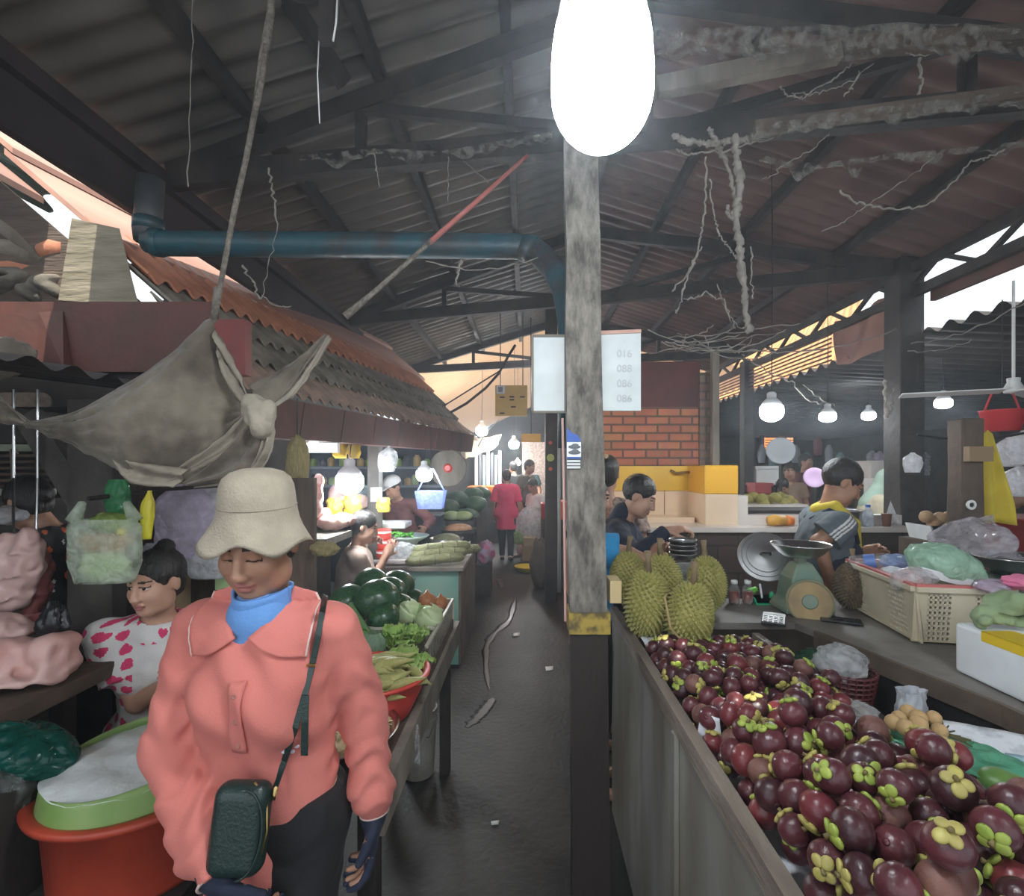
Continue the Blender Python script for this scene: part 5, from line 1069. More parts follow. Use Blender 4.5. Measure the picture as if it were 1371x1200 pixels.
tag(MB().tube([P(118, 668, 1.76), P(225, 655, 2.05), P(335, 648, 2.3)], .008, 8).build('hanging_rail', m_dark), 'dark rail behind the tarp from which the bags hang', 'rail')
meat('meat_piece', 'large folded pink meat piece lying on the left table', [(P(40, 885, 1.62), (.085, .08, .05)), (P(70, 872, 1.62), (.05, .08, .06)), (P(10, 880, 1.6), (.08, .09, .06)), (P(20, 905, 1.58), (.12, .10, .02)), (P(76, 893, 1.6), (.03, .06, .035))], m_meat, seed=5, amp=.012, f=24)
meat('meat_piece', 'pink meat strip lying behind the large folded piece', [(P(10, 845, 1.75), (.10, .06, .03)), (P(-10, 838, 1.75), (.09, .06, .05))], m_fat, seed=6)
meat('meat_piece', 'small brown-red meat lump between the hanging meat and table', [(P(30, 838, 1.85), (.08, .05, .035)), (P(62, 830, 1.86), (.04, .05, .03))], m_meatr, seed=7)
t = thing('meat_table', 'dark wooden meat table at the left edge', 'table', (-1.9, 1.75, 0))
MB().box((-2.6, 1.35, tb.z - .05), (P(84, 0, 1.6).x, 1.80, tb.z)).build('top', m_wood2, t); MB().box((-2.55, 1.42, 0), (-1.62, 1.46, tb.z - .05)).build('front', m_dark, t)
for x in (-2.5, -1.6): MB().box((x, 1.7, 0), (x + .05, 1.75, tb.z - .05)).build('leg', m_dark, t)
lump('plastic_bag', 'glossy black plastic bag hanging by the left table', 'plastic bag', P(72, 838, 1.7), (.05, .035, .08), mat('black_film', (.015, .015, .017), .25), 41, None, .2)
lump('plastic_bag', 'dark teal bag lying under the meat table', 'plastic bag', P(40, 1005, 1.36), (.13, .08, .06), film('teal_film', (.01, .12, .09), .9), 42, R(0, 18, 0), .16)
lump('plastic_bag', 'clear scrap of bag below the teal bag', 'plastic bag', P(15, 1062, 1.3), (.05, .05, .07), film('clear_dark', (.4, .42, .4), .3), 43, None, .2)
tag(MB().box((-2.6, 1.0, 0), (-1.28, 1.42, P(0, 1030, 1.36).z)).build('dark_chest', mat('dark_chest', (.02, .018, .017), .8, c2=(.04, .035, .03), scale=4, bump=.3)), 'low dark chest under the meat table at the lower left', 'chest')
for k, (px, py, r) in enumerate(((10, 690, .05), (28, 690, .028))):
    lump('plastic_bag', ('round white bag under the pale shelf rail', 'small white bag knot under the pale shelf rail')[k], 'plastic bag', P(px, py, 2.3), (r, r, r * .9), f_white, 50 + k, None, .08)
# hanging bags on the post
t = pbag('plastic_bag', 'clear pale green bag with brown food hanging on the dark post', P(140, 780, 1.72), .235, .07, .215, film('greenish_film', (.80, .90, .76), .38), 60, 4, .9, handles=.06, flat=1, amp=.04)
sd = SD()
for k in range(7): sd.ell(P(118 + k * 8, 722 + 10 * (k % 2), 1.72), (.035, .018, .022), k=.01)
g = lambda q: sd(q) + .004 * sines(q, 60, 2); sd.margin = .1; tag(sdf_obj('fried_food', g, .005, mat('fried_brown', (.34, .20, .13), .6, c2=(.46, .30, .20), scale=30, bump=.3), lo=sd.bounds()[0], hi=sd.bounds()[1]), 'brown pieces of food inside the clear hanging bag', 'food')
tag(MB().ell(P(163, 712, 1.71), .014, 12, 8).build('yellow_lime', mat('lime_yellow', (.66, .50, .05), .4), smooth=True), 'small yellow fruit on top of the brown food in the bag', 'fruit')
lump('herbs', 'bunch of pale green herbs at the bottom of the clear hanging bag', 'herbs', P(142, 758, 1.72), (.09, .022, .05), mat('herb_green', (.34, .42, .24), .7, c2=(.46, .5, .34), scale=20), 62, None, .2)
lump('plastic_bag', 'olive green bag tied just above the clear hanging bag', 'plastic bag', P(150, 700, 1.75), (.075, .03, .035), film('olive_film', (.40, .52, .16), .75), 61, None, .15)
pbag('plastic_bag', 'dark green translucent bag hanging high on the post', P(158, 690, 1.85), .09, .05, .13, film('green_dark2', (.10, .40, .18), .7), 63, 0, .7)
pbag('plastic_bag', 'narrow bright yellow bag hanging between the clear and white bags', P(196, 722, 1.78), .045, .03, .17, mat('yellow_film', (.75, .66, .05), .35), 64, 0, .3, lean=(.012, 0))
pbag('plastic_bag', 'crumpled clear bag with noodles below the bright yellow bag', P(205, 755, 2.2), .12, .06, .09, f_clear, 65, 0, .5)
pbag('plastic_bag', 'large lilac-white carrier bag hanging behind the seated woman', P(248, 748, 2.24), .25, .11, .33, f_lilac, 66, 10, .45, amp=.14)
pbag('plastic_bag', 'white carrier bag bulging toward the felt hat', P(287, 745, 2.3), .24, .10, .36, f_white, 67, -15, .35, lean=(-.06, 0), amp=.12)
pbag('plastic_bag', 'low white sagging bag behind the seated woman hair bun', P(280, 774, 2.24), .20, .09, .12, f_white, 68, 0, .6, amp=.12)
t = thing('printed_bag', 'white bag with green base and lettering beside the brim of the hat', 'bag', P(318, 790, 2.36)); quad(292, 728, 340, 768, 2.36, .03).build('panel', m_white, t); quad(288, 766, 340, 790, 2.355, .03).build('green_base', mat('pale_green', (.50, .72, .34), .5), t)
mb = MB()
for r_ in range(2):
    for k in range(6): a = P(304 + k * 5, 735 + r_ * 8, 2.35); mb.bar(a, a + V((.006, 0, .016)), .005, .002, (0, 1, 0))
mb.build('lettering', m_black, t)
t = thing('box_bag', 'clear bag holding a cardboard box left of the seated woman', 'plastic bag', P(195, 835, 2.25)); quad(160, 758, 236, 832, 2.3, .1).build('cardboard_box', mat('cardboard', (.44, .31, .18), .8, c2=(.36, .25, .15), scale=5), t)
mb = MB(); mb.ell(P(190, 800, 2.26), (.14, .03, .14), 30, 20, fn=lambda p: p * (1 + .12 * noise3(p, 16, 4))); mb.build('film', film('clear_thin', (.75, .73, .70), .3), t, smooth=True)
MB().bar(V((P(300, 0, 2.5).x, 2.5, 0)), P(300, 640, 2.5), .9, .03, (0, 1, 0)).build('wooden_screen', mat('brown_screen', (.15, .105, .075), .8, c2=(.09, .065, .05), scale=9, bump=.3, stretch=(3, 1, .4)))
tag(bpy.data.objects['wooden_screen'], 'brown wooden screen behind the hanging white bags', 'screen')
# ------------------------------------------------------------------ tarp slung on ropes
m_tarp = mat('grey_tarp', (.205, .175, .13), .85, c2=(.075, .058, .042), scale=6.5, bump=.35, bscale=26, detail=8, sheen=.2); m_tarpl = mat('pale_tarp', (.36, .32, .25), .85, c2=(.20, .17, .13), scale=7, bump=.3, bscale=30)
def curve(pts, t):
    n = len(pts) - 1; k = min(int(t * n), n - 1); f = t * n - k; g = lambda i: V(pts[max(0, min(n, i))]); a, b_, c, d = g(k - 1), g(k), g(k + 1), g(k + 2)
    return .5 * ((2 * b_) + (c - a) * f + (2 * a - 5 * b_ + 4 * c - d) * f * f + (3 * b_ - a - 3 * c + d) * f ** 3)
t = thing('tarp', 'dirty grey cloth tarp slung from ropes and knotted at the right', 'tarp', P(220, 640, 1.65))
Yt = 1.66
up = [P(36, 567, Yt), P(110, 550, Yt), P(180, 510, Yt), P(240, 468, Yt), P(280, 428, Yt), P(292, 462, Yt), P(312, 510, Yt), P(336, 546, Yt)]
lo_ = [P(36, 569, Yt), P(80, 588, Yt - .02), P(130, 612, Yt - .05), P(168, 634, Yt - .07), P(215, 650, Yt - .07), P(262, 634, Yt - .06), P(300, 594, Yt - .03), P(338, 552, Yt)]
def tf(u, v):
    p = curve(up, u).lerp(curve(lo_, u), v); s = math.sin(math.pi * v); p.y += -.10 * s * math.sin(math.pi * min(1, u * 1.1)) + .008 * math.sin(u * 40 + v * 6) * v * (1 - u * .4) + .010 * noise3((u * 9, v * 7, 0), 2, 3); p.z += .008 * noise3((u * 14, v * 6, 1), 2, 5) * v; return p
MB().grid(tf, 80, 36, thick=.005).build('main_sheet', m_tarp, t, smooth=True)
def strip(pa, pb, name, m, Yo=0, fold=.012, nu=30, nv=10, sd_=1):
    def fn(u, v):
        p = curve(pa, u).lerp(curve(pb, u), v); p.y += Yo + fold * math.sin(v * 9 + u * 3 + sd_) + .006 * noise3((u * 8, v * 8, 0), 2, sd_); return p
    return MB().grid(fn, nu, nv, thick=.004).build(name, m, t, smooth=True)
Y2 = Yt - .09
strip([P(285, 440, Yt - .02), P(305, 470, Yt - .04), P(325, 505, Yt - .05), P(340, 545, Yt - .04)], [P(292, 470, Yt - .03), P(300, 500, Yt - .06), P(315, 530, Yt - .07), P(336, 552, Yt - .05)], 'folded_edge', m_tarpl, sd_=2)
strip([P(338, 540, Y2), P(310, 575, Y2), P(270, 608, Y2), P(212, 645, Y2)], [P(350, 560, Y2), P(330, 590, Y2), P(290, 622, Y2), P(225, 652, Y2)], 'twisted_fold', m_tarpl, sd_=3)
strip([P(348, 552, Y2 - .02), P(320, 590, Y2 - .03), P(280, 625, Y2 - .03), P(240, 648, Y2 - .02)], [P(362, 560, Y2 - .02), P(358, 600, Y2 - .04), P(335, 640, Y2 - .04), P(262, 652, Y2 - .02)], 'hanging_fold', m_tarp, fold=.018, sd_=4)
strip([P(356, 552, Y2 - .02), P(352, 590, Y2 - .05), P(338, 620, Y2 - .05), P(318, 648, Y2 - .04)], [P(366, 556, Y2 - .02), P(364, 590, Y2 - .05), P(356, 618, Y2 - .05), P(338, 644, Y2 - .04)], 'pale_tail', m_tarpl, fold=.01, sd_=5)
strip([P(332, 516, Yt), P(365, 500, 1.72), P(400, 478, 1.78), P(437, 448, 1.83)], [P(350, 552, Yt - .02), P(385, 525, 1.70), P(410, 492, 1.77), P(441, 452, 1.83)], 'stretched_corner', m_tarp, fold=.014, sd_=6)
strip([P(352, 552, Yt - .05), P(388, 524, 1.69), P(415, 490, 1.76), P(441, 450, 1.82)], [P(366, 546, Yt - .05), P(396, 528, 1.68), P(420, 494, 1.755), P(443, 453, 1.82)], 'pale_edge', m_tarpl, fold=.006, sd_=7)
strip([P(150, 612, Yt - .06), P(165, 640, Yt - .10), P(185, 650, Yt - .11), P(235, 652, Yt - .10)], [P(155, 606, Yt - .06), P(178, 618, Yt - .11), P(210, 622, Yt - .12), P(252, 628, Yt - .11)], 'sagging_hem', m_tarpl, fold=.012, sd_=8)
sd = SD(); sd.ell(P(347, 552, Y2 - .01), (.045, .05, .045)); sd.cap(P(338, 540, Y2 - .03), P(356, 556, Y2 - .05), .03, k=.01); sd.cap(P(336, 562, Y2 - .05), P(362, 545, Y2 - .05), .02, k=.008); sd.cap(P(340, 548, Y2 - .06), P(350, 575, Y2 - .06), .02, .03, k=.008)
gk = lambda q: sd(q) + .004 * sines(q, 70, 1); sdf_obj('knot', gk, .006, m_tarpl, t, lo=sd.bounds()[0], hi=sd.bounds()[1])
strip([P(-40, 520, Yt), P(0, 530, Yt), P(20, 545, Yt), P(38, 566, Yt)], [P(-40, 555, Yt), P(0, 566, Yt), P(20, 568, Yt), P(40, 570, Yt)], 'left_tongue', m_tarp, sd_=9)
tag(lump('cloth_scrap', 'pale folded tarp corner hanging in front of the red-brown beam', 'tarp', P(2, 480, 2.05), (.14, .02, .085), m_tarp, 71, None, .12), None)
pbag('plastic_strip', 'thin green plastic strip hanging from the knotted cloth', P(352, 618, 1.6), .02, .01, .05, film('mint_film', (.35, .75, .55), .7), 72, 0, .6)
# ------------------------------------------------------------------ tub of noodles
m_redtub = mat('red_tub', (.50, .07, .035), .42, c2=(.40, .055, .03), scale=9); c = V((P(185, 0, 1.42).x, 1.42, 0)); zr = P(0, 1040, 1.42).z
t = thing('red_tub', 'red plastic tub on a dark stand by the woman in salmon', 'tub', (c.x, c.y, zr - .235))
def ov(r, z, a, i): return (r * (1 + .04 * math.cos(2 * a)), z)
MB().lathe([(.185, zr - .235), (.19, zr - .22), (.205, zr - .02), (.236, zr - .02), (.240, zr - .008), (.236, zr), (.21, zr), (.19, zr - .1)], 48, (c.x, c.y, 0), wav=ov, cap1=False).build('tub', m_redtub, t, smooth=True)
MB().lathe([(.19, zr - .1), (.0, zr - .1)], 48, (c.x, c.y, 0), cap0=False, cap1=False).build('inside', m_redtub, t)
t = thing('leaf_lining', 'upright ring of green banana leaf set inside the red tub', 'leaf ring', (c.x, c.y, zr - .01))
m_leaf = mat('banana_leaf', (.20, .34, .09), .45, c2=(.28, .40, .14), scale=10, stretch=(1, 1, .2))
mb = MB(); mb.grid(lambda u, v: (c.x + (.212 - .012 * v) * math.cos(2 * math.pi * u), c.y + (.212 - .012 * v) * math.sin(2 * math.pi * u), zr - .01 + (.085 + .022 * math.sin(2 * math.pi * u + .6)) * v), 72, 5, thick=.003); mb.build('ring', m_leaf, t, smooth=True)
mb = MB(); mb.grid(lambda u, v: ((lambda r, a: (c.x + r * math.cos(a), c.y + r * math.sin(a), zr + .055 + .03 * (1 - (r / .2) ** 2) + .010 * noise3((r * math.cos(a), r * math.sin(a), 0), 22, 2)))(.203 * v + .0001, 2 * math.pi * u)), 60, 18, thick=0)
m_nood = mat('white_noodle', (.78, .81, .80), .5, c2=(.68, .72, .71), scale=9, bump=.3, bscale=45)
tag(mb.build('rice_noodles', m_nood, smooth=True), 'white rice noodles filling the leaf ring in the red tub', 'noodles', kind='stuff')
tag(MB().box((c.x - .2, c.y - .2, 0), (c.x + .2, c.y + .2, zr - .236)).build('low_stand', mat('dark_chest', (.02, .018, .017), .8)), 'dark low stand under the red tub', 'stand')
# ------------------------------------------------------------------ vegetable table in the lane
t = thing('vegetable_table', 'low wooden vegetable table with plank edge along the lane', 'table', (-.68, 2.0, 0))
MB().box((-.82, 1.29, .72), (-.385, 2.68, .745)).build('top', m_wood2, t); MB().box((-.385, 1.27, .655), (-.355, 2.70, .76)).build('plank_edge', m_wood, t)
for x, y in ((-.42, 2.62), (-.42, 1.36), (-.78, 2.62), (-.78, 1.36)): MB().box((x - .025, y - .025, 0), (x + .025, y + .025, .72)).build('leg', m_dark, t)
t = thing('vegetable_crate', 'clear-edged wooden crate of lettuce, cabbages and onions', 'crate', (-.53, 2.15, .745)); f_acr = film('acrylic', (.62, .60, .52), .35, .2, .2); m_edge = mat('acrylic_edge', (.58, .54, .44), .4)
cz0, cz1 = .747, .905; X0, X1, Y0c, Y1c = -.70, -.375, 1.90, 2.58
for lo, hi, n_ in (((X1 - .006, Y0c, cz0), (X1, Y1c, cz1), 'side_panel'), ((X0, Y0c, cz0), (X0 + .006, Y1c, cz1), 'side_panel'), ((X0, Y1c - .006, cz0), (X1, Y1c, cz1), 'end_panel'), ((X0, 2.12, cz0), (X1, 2.126, cz1 - .02), 'divider')): MB().box(lo, hi).build(n_, f_acr, t)
mb = MB()
for a, b_ in (((X1, Y0c), (X1, Y1c)), ((X0, Y0c), (X0, Y1c)), ((X0, Y1c), (X1, Y1c)), ((X0, 2.12), (X1, 2.12))): mb.bar((*a, cz1), (*b_, cz1), .012, .012)
mb.bar((X1, Y1c, cz0), (X1, Y1c, cz1), .012, .012); mb.build('edges', m_edge, t)
MB().box((X1 - .004, Y0c, cz0), (X1 + .004, Y1c, cz0 + .06)).build('dirty_base', m_wood2, t)
m_on = mat('onion', (.50, .20, .08), .35, c2=(.40, .14, .05), scale=14, stretch=(4, 4, .4))
for k, (px, py, Y, r) in enumerate(((572, 806, 2.48, .047), (590, 808, 2.50, .038), (584, 818, 2.38, .03))):
    p = P(px, py, Y); mb = MB(); mb.lathe([(r * .2, -r * .85), (r * .75, -r * .65), (r, 0), (r * .8, r * .6), (r * .3, r * .9), (r * .1, r * 1.25)], 18, p); tag(mb.build('onion', m_on, smooth=True), ('largest brown onion in the far corner of the clear crate', 'brown onion at the far right corner of the clear crate', 'small onion in front of the two large ones')[k], 'onion')
m_cab = mat('cabbage', (.42, .56, .25), .5, c2=(.54, .64, .36), scale=6, stretch=(1, 1, .5), bump=.25, bscale=14)
def cabbage(px, py, Y, r, lab):
    p = P(px, py, Y); mb = MB(); mb.ell(p, (r, r, r * .92), 24, 16, fn=lambda q: q * (1 + .03 * noise3(q, 40, 2)))
    o = mb.build('cabbage', m_cab, smooth=True, origin=p)
    mb = MB()
    for k in range(3):
        M0 = T(*p) @ R(20 * k, 30 * k - 20, 120 * k); mb.grid(lambda u, v: M0 @ V((r * 1.06 * math.cos((u - .5) * 2.4) * math.cos((v - .5) * 2.0), r * 1.06 * math.sin((u - .5) * 2.4), r * 1.04 * math.sin((v - .5) * 2.0) + .004 * math.sin(u * 14))), 14, 12, thick=.002)
    mb.build('outer_leaf', m_cab, o, smooth=True); tag(o, lab, 'cabbage')
cabbage(546, 820, 2.30, .055, 'pale green cabbage left of the onions in the clear crate'); cabbage(575, 828, 2.22, .056, 'whitish cabbage below the onions in the clear crate')
m_let = mat('lettuce', (.24, .44, .07), .5, c2=(.42, .58, .18), scale=9, sub=.05); m_letd = mat('herb_dark', (.06, .19, .03), .5, c2=(.12, .30, .05), scale=14)
def leafy(name, label, c, n, L0, W0, m, seed, cat='lettuce', up=.5, ruff=.012, spread=1):
    rr = random.Random(seed); c = V(c); t = thing(name, label, cat, c)
    for k in range(n):
        a = 2 * math.pi * k / n * spread + rr.uniform(-.3, .3); el = up * rr.uniform(.5, 1.3) + .15; L1 = L0 * rr.uniform(.7, 1.1); W1 = W0 * rr.uniform(.8, 1.1); ph = rr.uniform(0, 6)
        d = V((math.cos(a), math.sin(a), 0)); s_ = V((-math.sin(a), math.cos(a), 0)); 
        def fn(u, v):
            w_ = W1 * math.sin(math.pi * min(1, .12 + u * .82)) ** .7; x = (v - .5) * 2; rise = math.sin(el) * L1 * u - .6 * L1 * u * u * u * .6
            return c + d * (L1 * math.cos(el) * u) + s_ * (x * w_ * .5) + V((0, 0, rise + .10 * w_ * x * x + ruff * u * abs(x) * math.sin(u * 22 + x * 9 + ph)))
        MB().grid(fn, 14, 10, thick=.0012).build('leaf', m, t, smooth=True)
    return t
leafy('lettuce', 'frilly green lettuce in the middle of the clear crate', P(528, 868, 1.98), 12, .13, .10, m_let, 1, up=.9)
leafy('lettuce', 'frilly lettuce at the near right of the clear crate', P(556, 862, 2.0), 9, .12, .08, m_let, 2, up=.7)
leafy('lettuce', 'pale lettuce spilling toward the red basin', P(540, 893, 1.80), 10, .12, .09, m_let, 3, up=.5)
leafy('herb_bunch', 'dark green herb bunch left of the clear crate', P(488, 872, 2.0), 14, .11, .05, m_letd, 4, 'herbs', .9, .016)
leafy('herb_bunch', 'bright green herbs left of the red basin', P(475, 905, 1.85), 12, .10, .05, m_let, 5, 'herbs', .6)
pbag('plastic_bag', 'clear bag of dark greens beside the lettuce', P(500, 893, 1.92), .10, .09, .13, film('dew_film', (.45, .62, .45), .45), 74, 0, .6)
sd = SD()
for k in range(9): sd.cap(P(470 + 3 * k, 810 + 5 * k, 2.2 - .02 * k), P(488 + 3 * k, 846 + 3 * k, 2.1 - .02 * k), .012, .008, k=.004)
tag(sdf_obj('long_beans', sd, .005, mat('bean_green', (.12, .24, .08), .5)), 'bundle of dark green long beans in front of the watermelons', 'beans')
# watermelons
def melonmat():
    m = bpy.data.materials.new('watermelon_rind'); m.use_nodes = True; nt = m.node_tree; bs = nt.nodes['Principled BSDF']; L = nt.links.new
    tc = _n(nt, 'ShaderNodeTexCoord'); wv = _n(nt, 'ShaderNodeTexNoise'); wv.inputs['Scale'].default_value = 3.2; wv.inputs['Detail'].default_value = 6; mp = _n(nt, 'ShaderNodeMapping'); mp.inputs['Scale'].default_value = (.5, 6, 6); L(tc.outputs['Object'], mp.inputs[0]); L(mp.outputs[0], wv.inputs['Vector'])
    cr = _n(nt, 'ShaderNodeValToRGB'); cr.color_ramp.elements[0].position = .42; cr.color_ramp.elements[0].color = (.010, .045, .018, 1); cr.color_ramp.elements[1].position = .7; cr.color_ramp.elements[1].color = (.06, .15, .055, 1); L(wv.outputs[0], cr.inputs[0]); L(cr.outputs[0], bs.inputs['Base Color']); bs.inputs['Roughness'].default_value = .28
    return m
m_mel = melonmat(); mel0 = None
for k, (px, py, Y, r, rz, lab) in enumerate(((505, 803, 2.25, .105, 20, 'large watermelon with a pale patch at the front of the pile'), (466, 806, 2.35, .095, 70, 'watermelon half hidden by the salmon sleeve'), (497, 782, 2.55, .095, -30, 'watermelon at the back left of the pile'), (530, 787, 2.62, .105, 40, 'watermelon at the back right of the pile'), (520, 795, 2.45, .095, 10, 'watermelon wedged behind the pale-patched one'), (514, 827, 2.18, .075, 60, 'small dark watermelon low at the front of the pile'), (535, 815, 2.36, .08, 100, 'watermelon leaning on the clear crate'), (552, 806, 2.6, .075, 0, 'dark watermelon behind the corner of the clear crate'))):
    if mel0 is None:
        mb = MB(); mb.ell((0, 0, 0), (1.12, 1, 1), 32, 20); mel0 = mb.build('watermelon', m_mel, smooth=True, origin=V()); MB().tube([(-1.1, 0, 0), (-1.2, .02, .04), (-1.27, .07, .12)], [.05, .035, .03], 8).build('stem', m_stem, mel0, smooth=True, world=False); o = mel0; tag(o, None, 'watermelon', 'watermelons piled behind the vegetable crate')
    else: o = copy_tree(mel0)
    o.location = P(px, py, Y); o.scale = (r * .84,) * 3; o.rotation_euler = (0, .2, math.radians(rz + 180)); o['label'] = lab
# red basin with greens
p = V((-.512, 1.70, .748)); t = thing('red_basin', 'round red plastic basin of pickled greens by the salmon sleeve', 'basin', p); m_rb = mat('red_basin', (.62, .06, .045), .4)
MB().lathe([(.11, 0), (.12, .008), (.16, .09), (.172, .135), (.186, .137), (.188, .145), (.182, .149), (.168, .144), (.15, .08), (.10, .02)], 48, p).build('bowl', m_rb, t, smooth=True)
m_pick = mat('pickled_green', (.36, .36, .10), .4, c2=(.46, .45, .18), scale=14, stretch=(1, 1, 1), bump=.3)
rq = random.Random(9); mp0 = None
for k in range(46):
    a, r_ = rq.uniform(0, 6.28), .145 * math.sqrt(rq.random()); L1 = rq.uniform(.05, .08); q = p + V((r_ * math.cos(a), r_ * math.sin(a), .118 + .05 * (1 - (r_ / .15) ** 2) + rq.uniform(-.012, .012)))
    if mp0 is None:
        mb = MB(); mb.tube([(-1, 0, -.12), (-.8, .04, -.02), (-.4, .02, .06), (0, 0, .08), (.4, -.03, .06), (.8, 0, -.02), (1.05, .05, -.1)], [.03, .12, .24, .28, .22, .10, .02], 10); mp0 = mb.build('pickled_green', m_pick, smooth=True, origin=V()); o = mp0; tag(o, 'curled pickled yellow-green mustard leaf in the red basin', 'vegetable', 'pickled greens in the red basin')
    else: o = copy_tree(mp0)
    o.location = q; o.scale = (L1, L1 * .9, L1 * .9); o.rotation_euler = (rq.uniform(-.4, .4), rq.uniform(-.3, .3), rq.uniform(-.6, .6) + (.5 if a > 3.14 else -.2))
# steel bowl of sprouts, bucket
p = V((-.54, 1.47, .747)); t = thing('steel_bowl', 'wide steel bowl of sprouts half hidden by the salmon shirt', 'bowl', p)
MB().lathe([(.09, 0), (.13, .03), (.155, .07), (.165, .073), (.168, .078), (.15, .072), (.125, .035)], 40, p).build('bowl', m_metal, t, smooth=True)
mb = MB()
for k in range(420):
    a, r_ = rq.uniform(0, 6.28), .14 * math.sqrt(rq.random()); q = p + V((r_ * math.cos(a), r_ * math.sin(a), .066 + .03 * (1 - (r_ / .14) ** 2) + rq.uniform(0, .01))); e = V((rq.uniform(-1, 1), rq.uniform(-1, 1), rq.uniform(-.3, .3))).normalized() * .016; mb.tube([q - e, q + V((0, 0, .004)), q + e], .0016, 4)
mb.lathe([(.14, .06), (.08, .08), (.0, .09)], 24, p, cap0=False, cap1=False)
tag(mb.build('bean_sprouts', mat('sprout', (.62, .52, .32), .5)), 'pale bean sprouts heaped in the steel bowl', 'sprouts', kind='stuff')
p = V((P(560, 0, 2.62).x, 2.62, 0)); t = thing('bucket', 'dirty white bucket standing under the vegetable table', 'bucket', p); m_buck = mat('dirty_bucket', (.42, .40, .35), .6, c2=(.22, .20, .17), scale=6)
zt2 = .34; MB().lathe([(.075, 0), (.08, .005), (.093, zt2 - .06), (.099, zt2 - .06), (.099, zt2 - .045), (.095, zt2 - .04), (.098, zt2), (.09, zt2), (.075, .02)], 32, p).build('pail', m_buck, t, smooth=False); MB().tube([p + V((-.098, 0, zt2 - .04)), p + V((-.07, -.07, zt2 - .12)), p + V((.07, -.07, zt2 - .12)), p + V((.098, 0, zt2 - .04))], .003, 6).build('handle', m_wood, t)
sheet('plastic_flap', 'grey plastic flap hanging from the corner of the vegetable table', 'plastic sheet', [(-.39, 1.52, .752), (-.35, 1.64, .752), (-.345, 1.66, .60), (-.37, 1.58, .68)], f_clear, seed=12)
# ================================================================== PEOPLE
m_skin = mat('skin', (.42, .225, .145), .5, c2=(.36, .185, .115), scale=12, sub=.08); m_skinl = mat('skin_light', (.55, .32, .225), .5, c2=(.49, .27, .185), scale=12, sub=.08); m_skind = mat('skin_dark', (.24, .125, .08), .5, c2=(.19, .10, .065), scale=12, sub=.05)
m_lip = mat('lip', (.36, .13, .11), .45); m_eye = mat('eye_white', (.68, .64, .60), .25); m_iris = mat('iris', (.015, .010, .008), .2); m_brow = mat('brow', (.04, .025, .02), .8)
m_hair = mat('black_hair', (.012, .010, .010), .38, c2=(.03, .026, .025), scale=30, stretch=(3, 3, .5), bump=.4, bscale=90); m_hairb = mat('brown_hair', (.05, .025, .015), .45, c2=(.025, .014, .01), scale=30, bump=.4, bscale=90)
def cloth(name, c, c2=None, **k): return mat(name, c, .85, c2=c2 or [x * .82 for x in c], scale=k.pop('scale', 7), bump=k.pop('bump', .12), bscale=k.pop('bscale', 120), sheen=.03, **k)
m_blackcl = cloth('black_cotton', (.012, .012, .014)); m_navycl = cloth('navy_cotton', (.014, .02, .045)); m_denim = cloth('denim', (.16, .26, .40), (.11, .18, .30))

def ik(S, Tg, L1, L2, pole):
    d = Tg - S; L = d.length; L = min(L, (L1 + L2) * .999); dn = d.normalized(); a = (L1 * L1 - L2 * L2 + L * L) / (2 * L); h = math.sqrt(max(0, L1 * L1 - a * a))
    pn = (pole - dn * pole.dot(dn)).normalized(); return S + dn * a + pn * h, S + dn * L
def head_prims(sd, M, s):
    p = lambda *v: M @ (V(v) * s); Rm = M.to_3x3().to_4x4()
    e = lambda c, r, k=.02, sub=False: sd.ell(p(*c), tuple(x * s for x in r), Rm, k * s, sub); cp = lambda a, b, ra, rb, k=.015: sd.cap(p(*a), p(*b), ra * s, rb * s, k * s)
    e((0, .014, .034), (.077, .094, .088)); e((0, -.026, -.030), (.064, .066, .085), .03); e((0, -.060, -.098), (.030, .026, .022), .03)
    for x in (-1, 1):
        e((x * .036, -.060, -.032), (.028, .024, .026), .025); e((x * .045, -.02, -.075), (.022, .04, .03), .03)
        e((x * .031, -.098, .004), (.019, .014, .0115), .014, True); e((x * .031, -.078, .003), (.0145, .0125, .0115), .004)
        e((x * .0125, -.098, -.040), (.0085, .010, .0075), .008); e((x * .076, .014, -.008), (.010, .018, .031), .008)
    cp((-.034, -.080, .026), (.034, -.080, .026), .010, .010, .02); cp((0, -.090, .012), (0, -.107, -.034), .0075, .0125, .014)
    e((0, -.089, -.064), (.024, .0125, .0065), .006); e((0, -.087, -.077), (.020, .0125, .0075), .006); e((0, -.0985, -.0695), (.022, .006, .0018), .003, True)
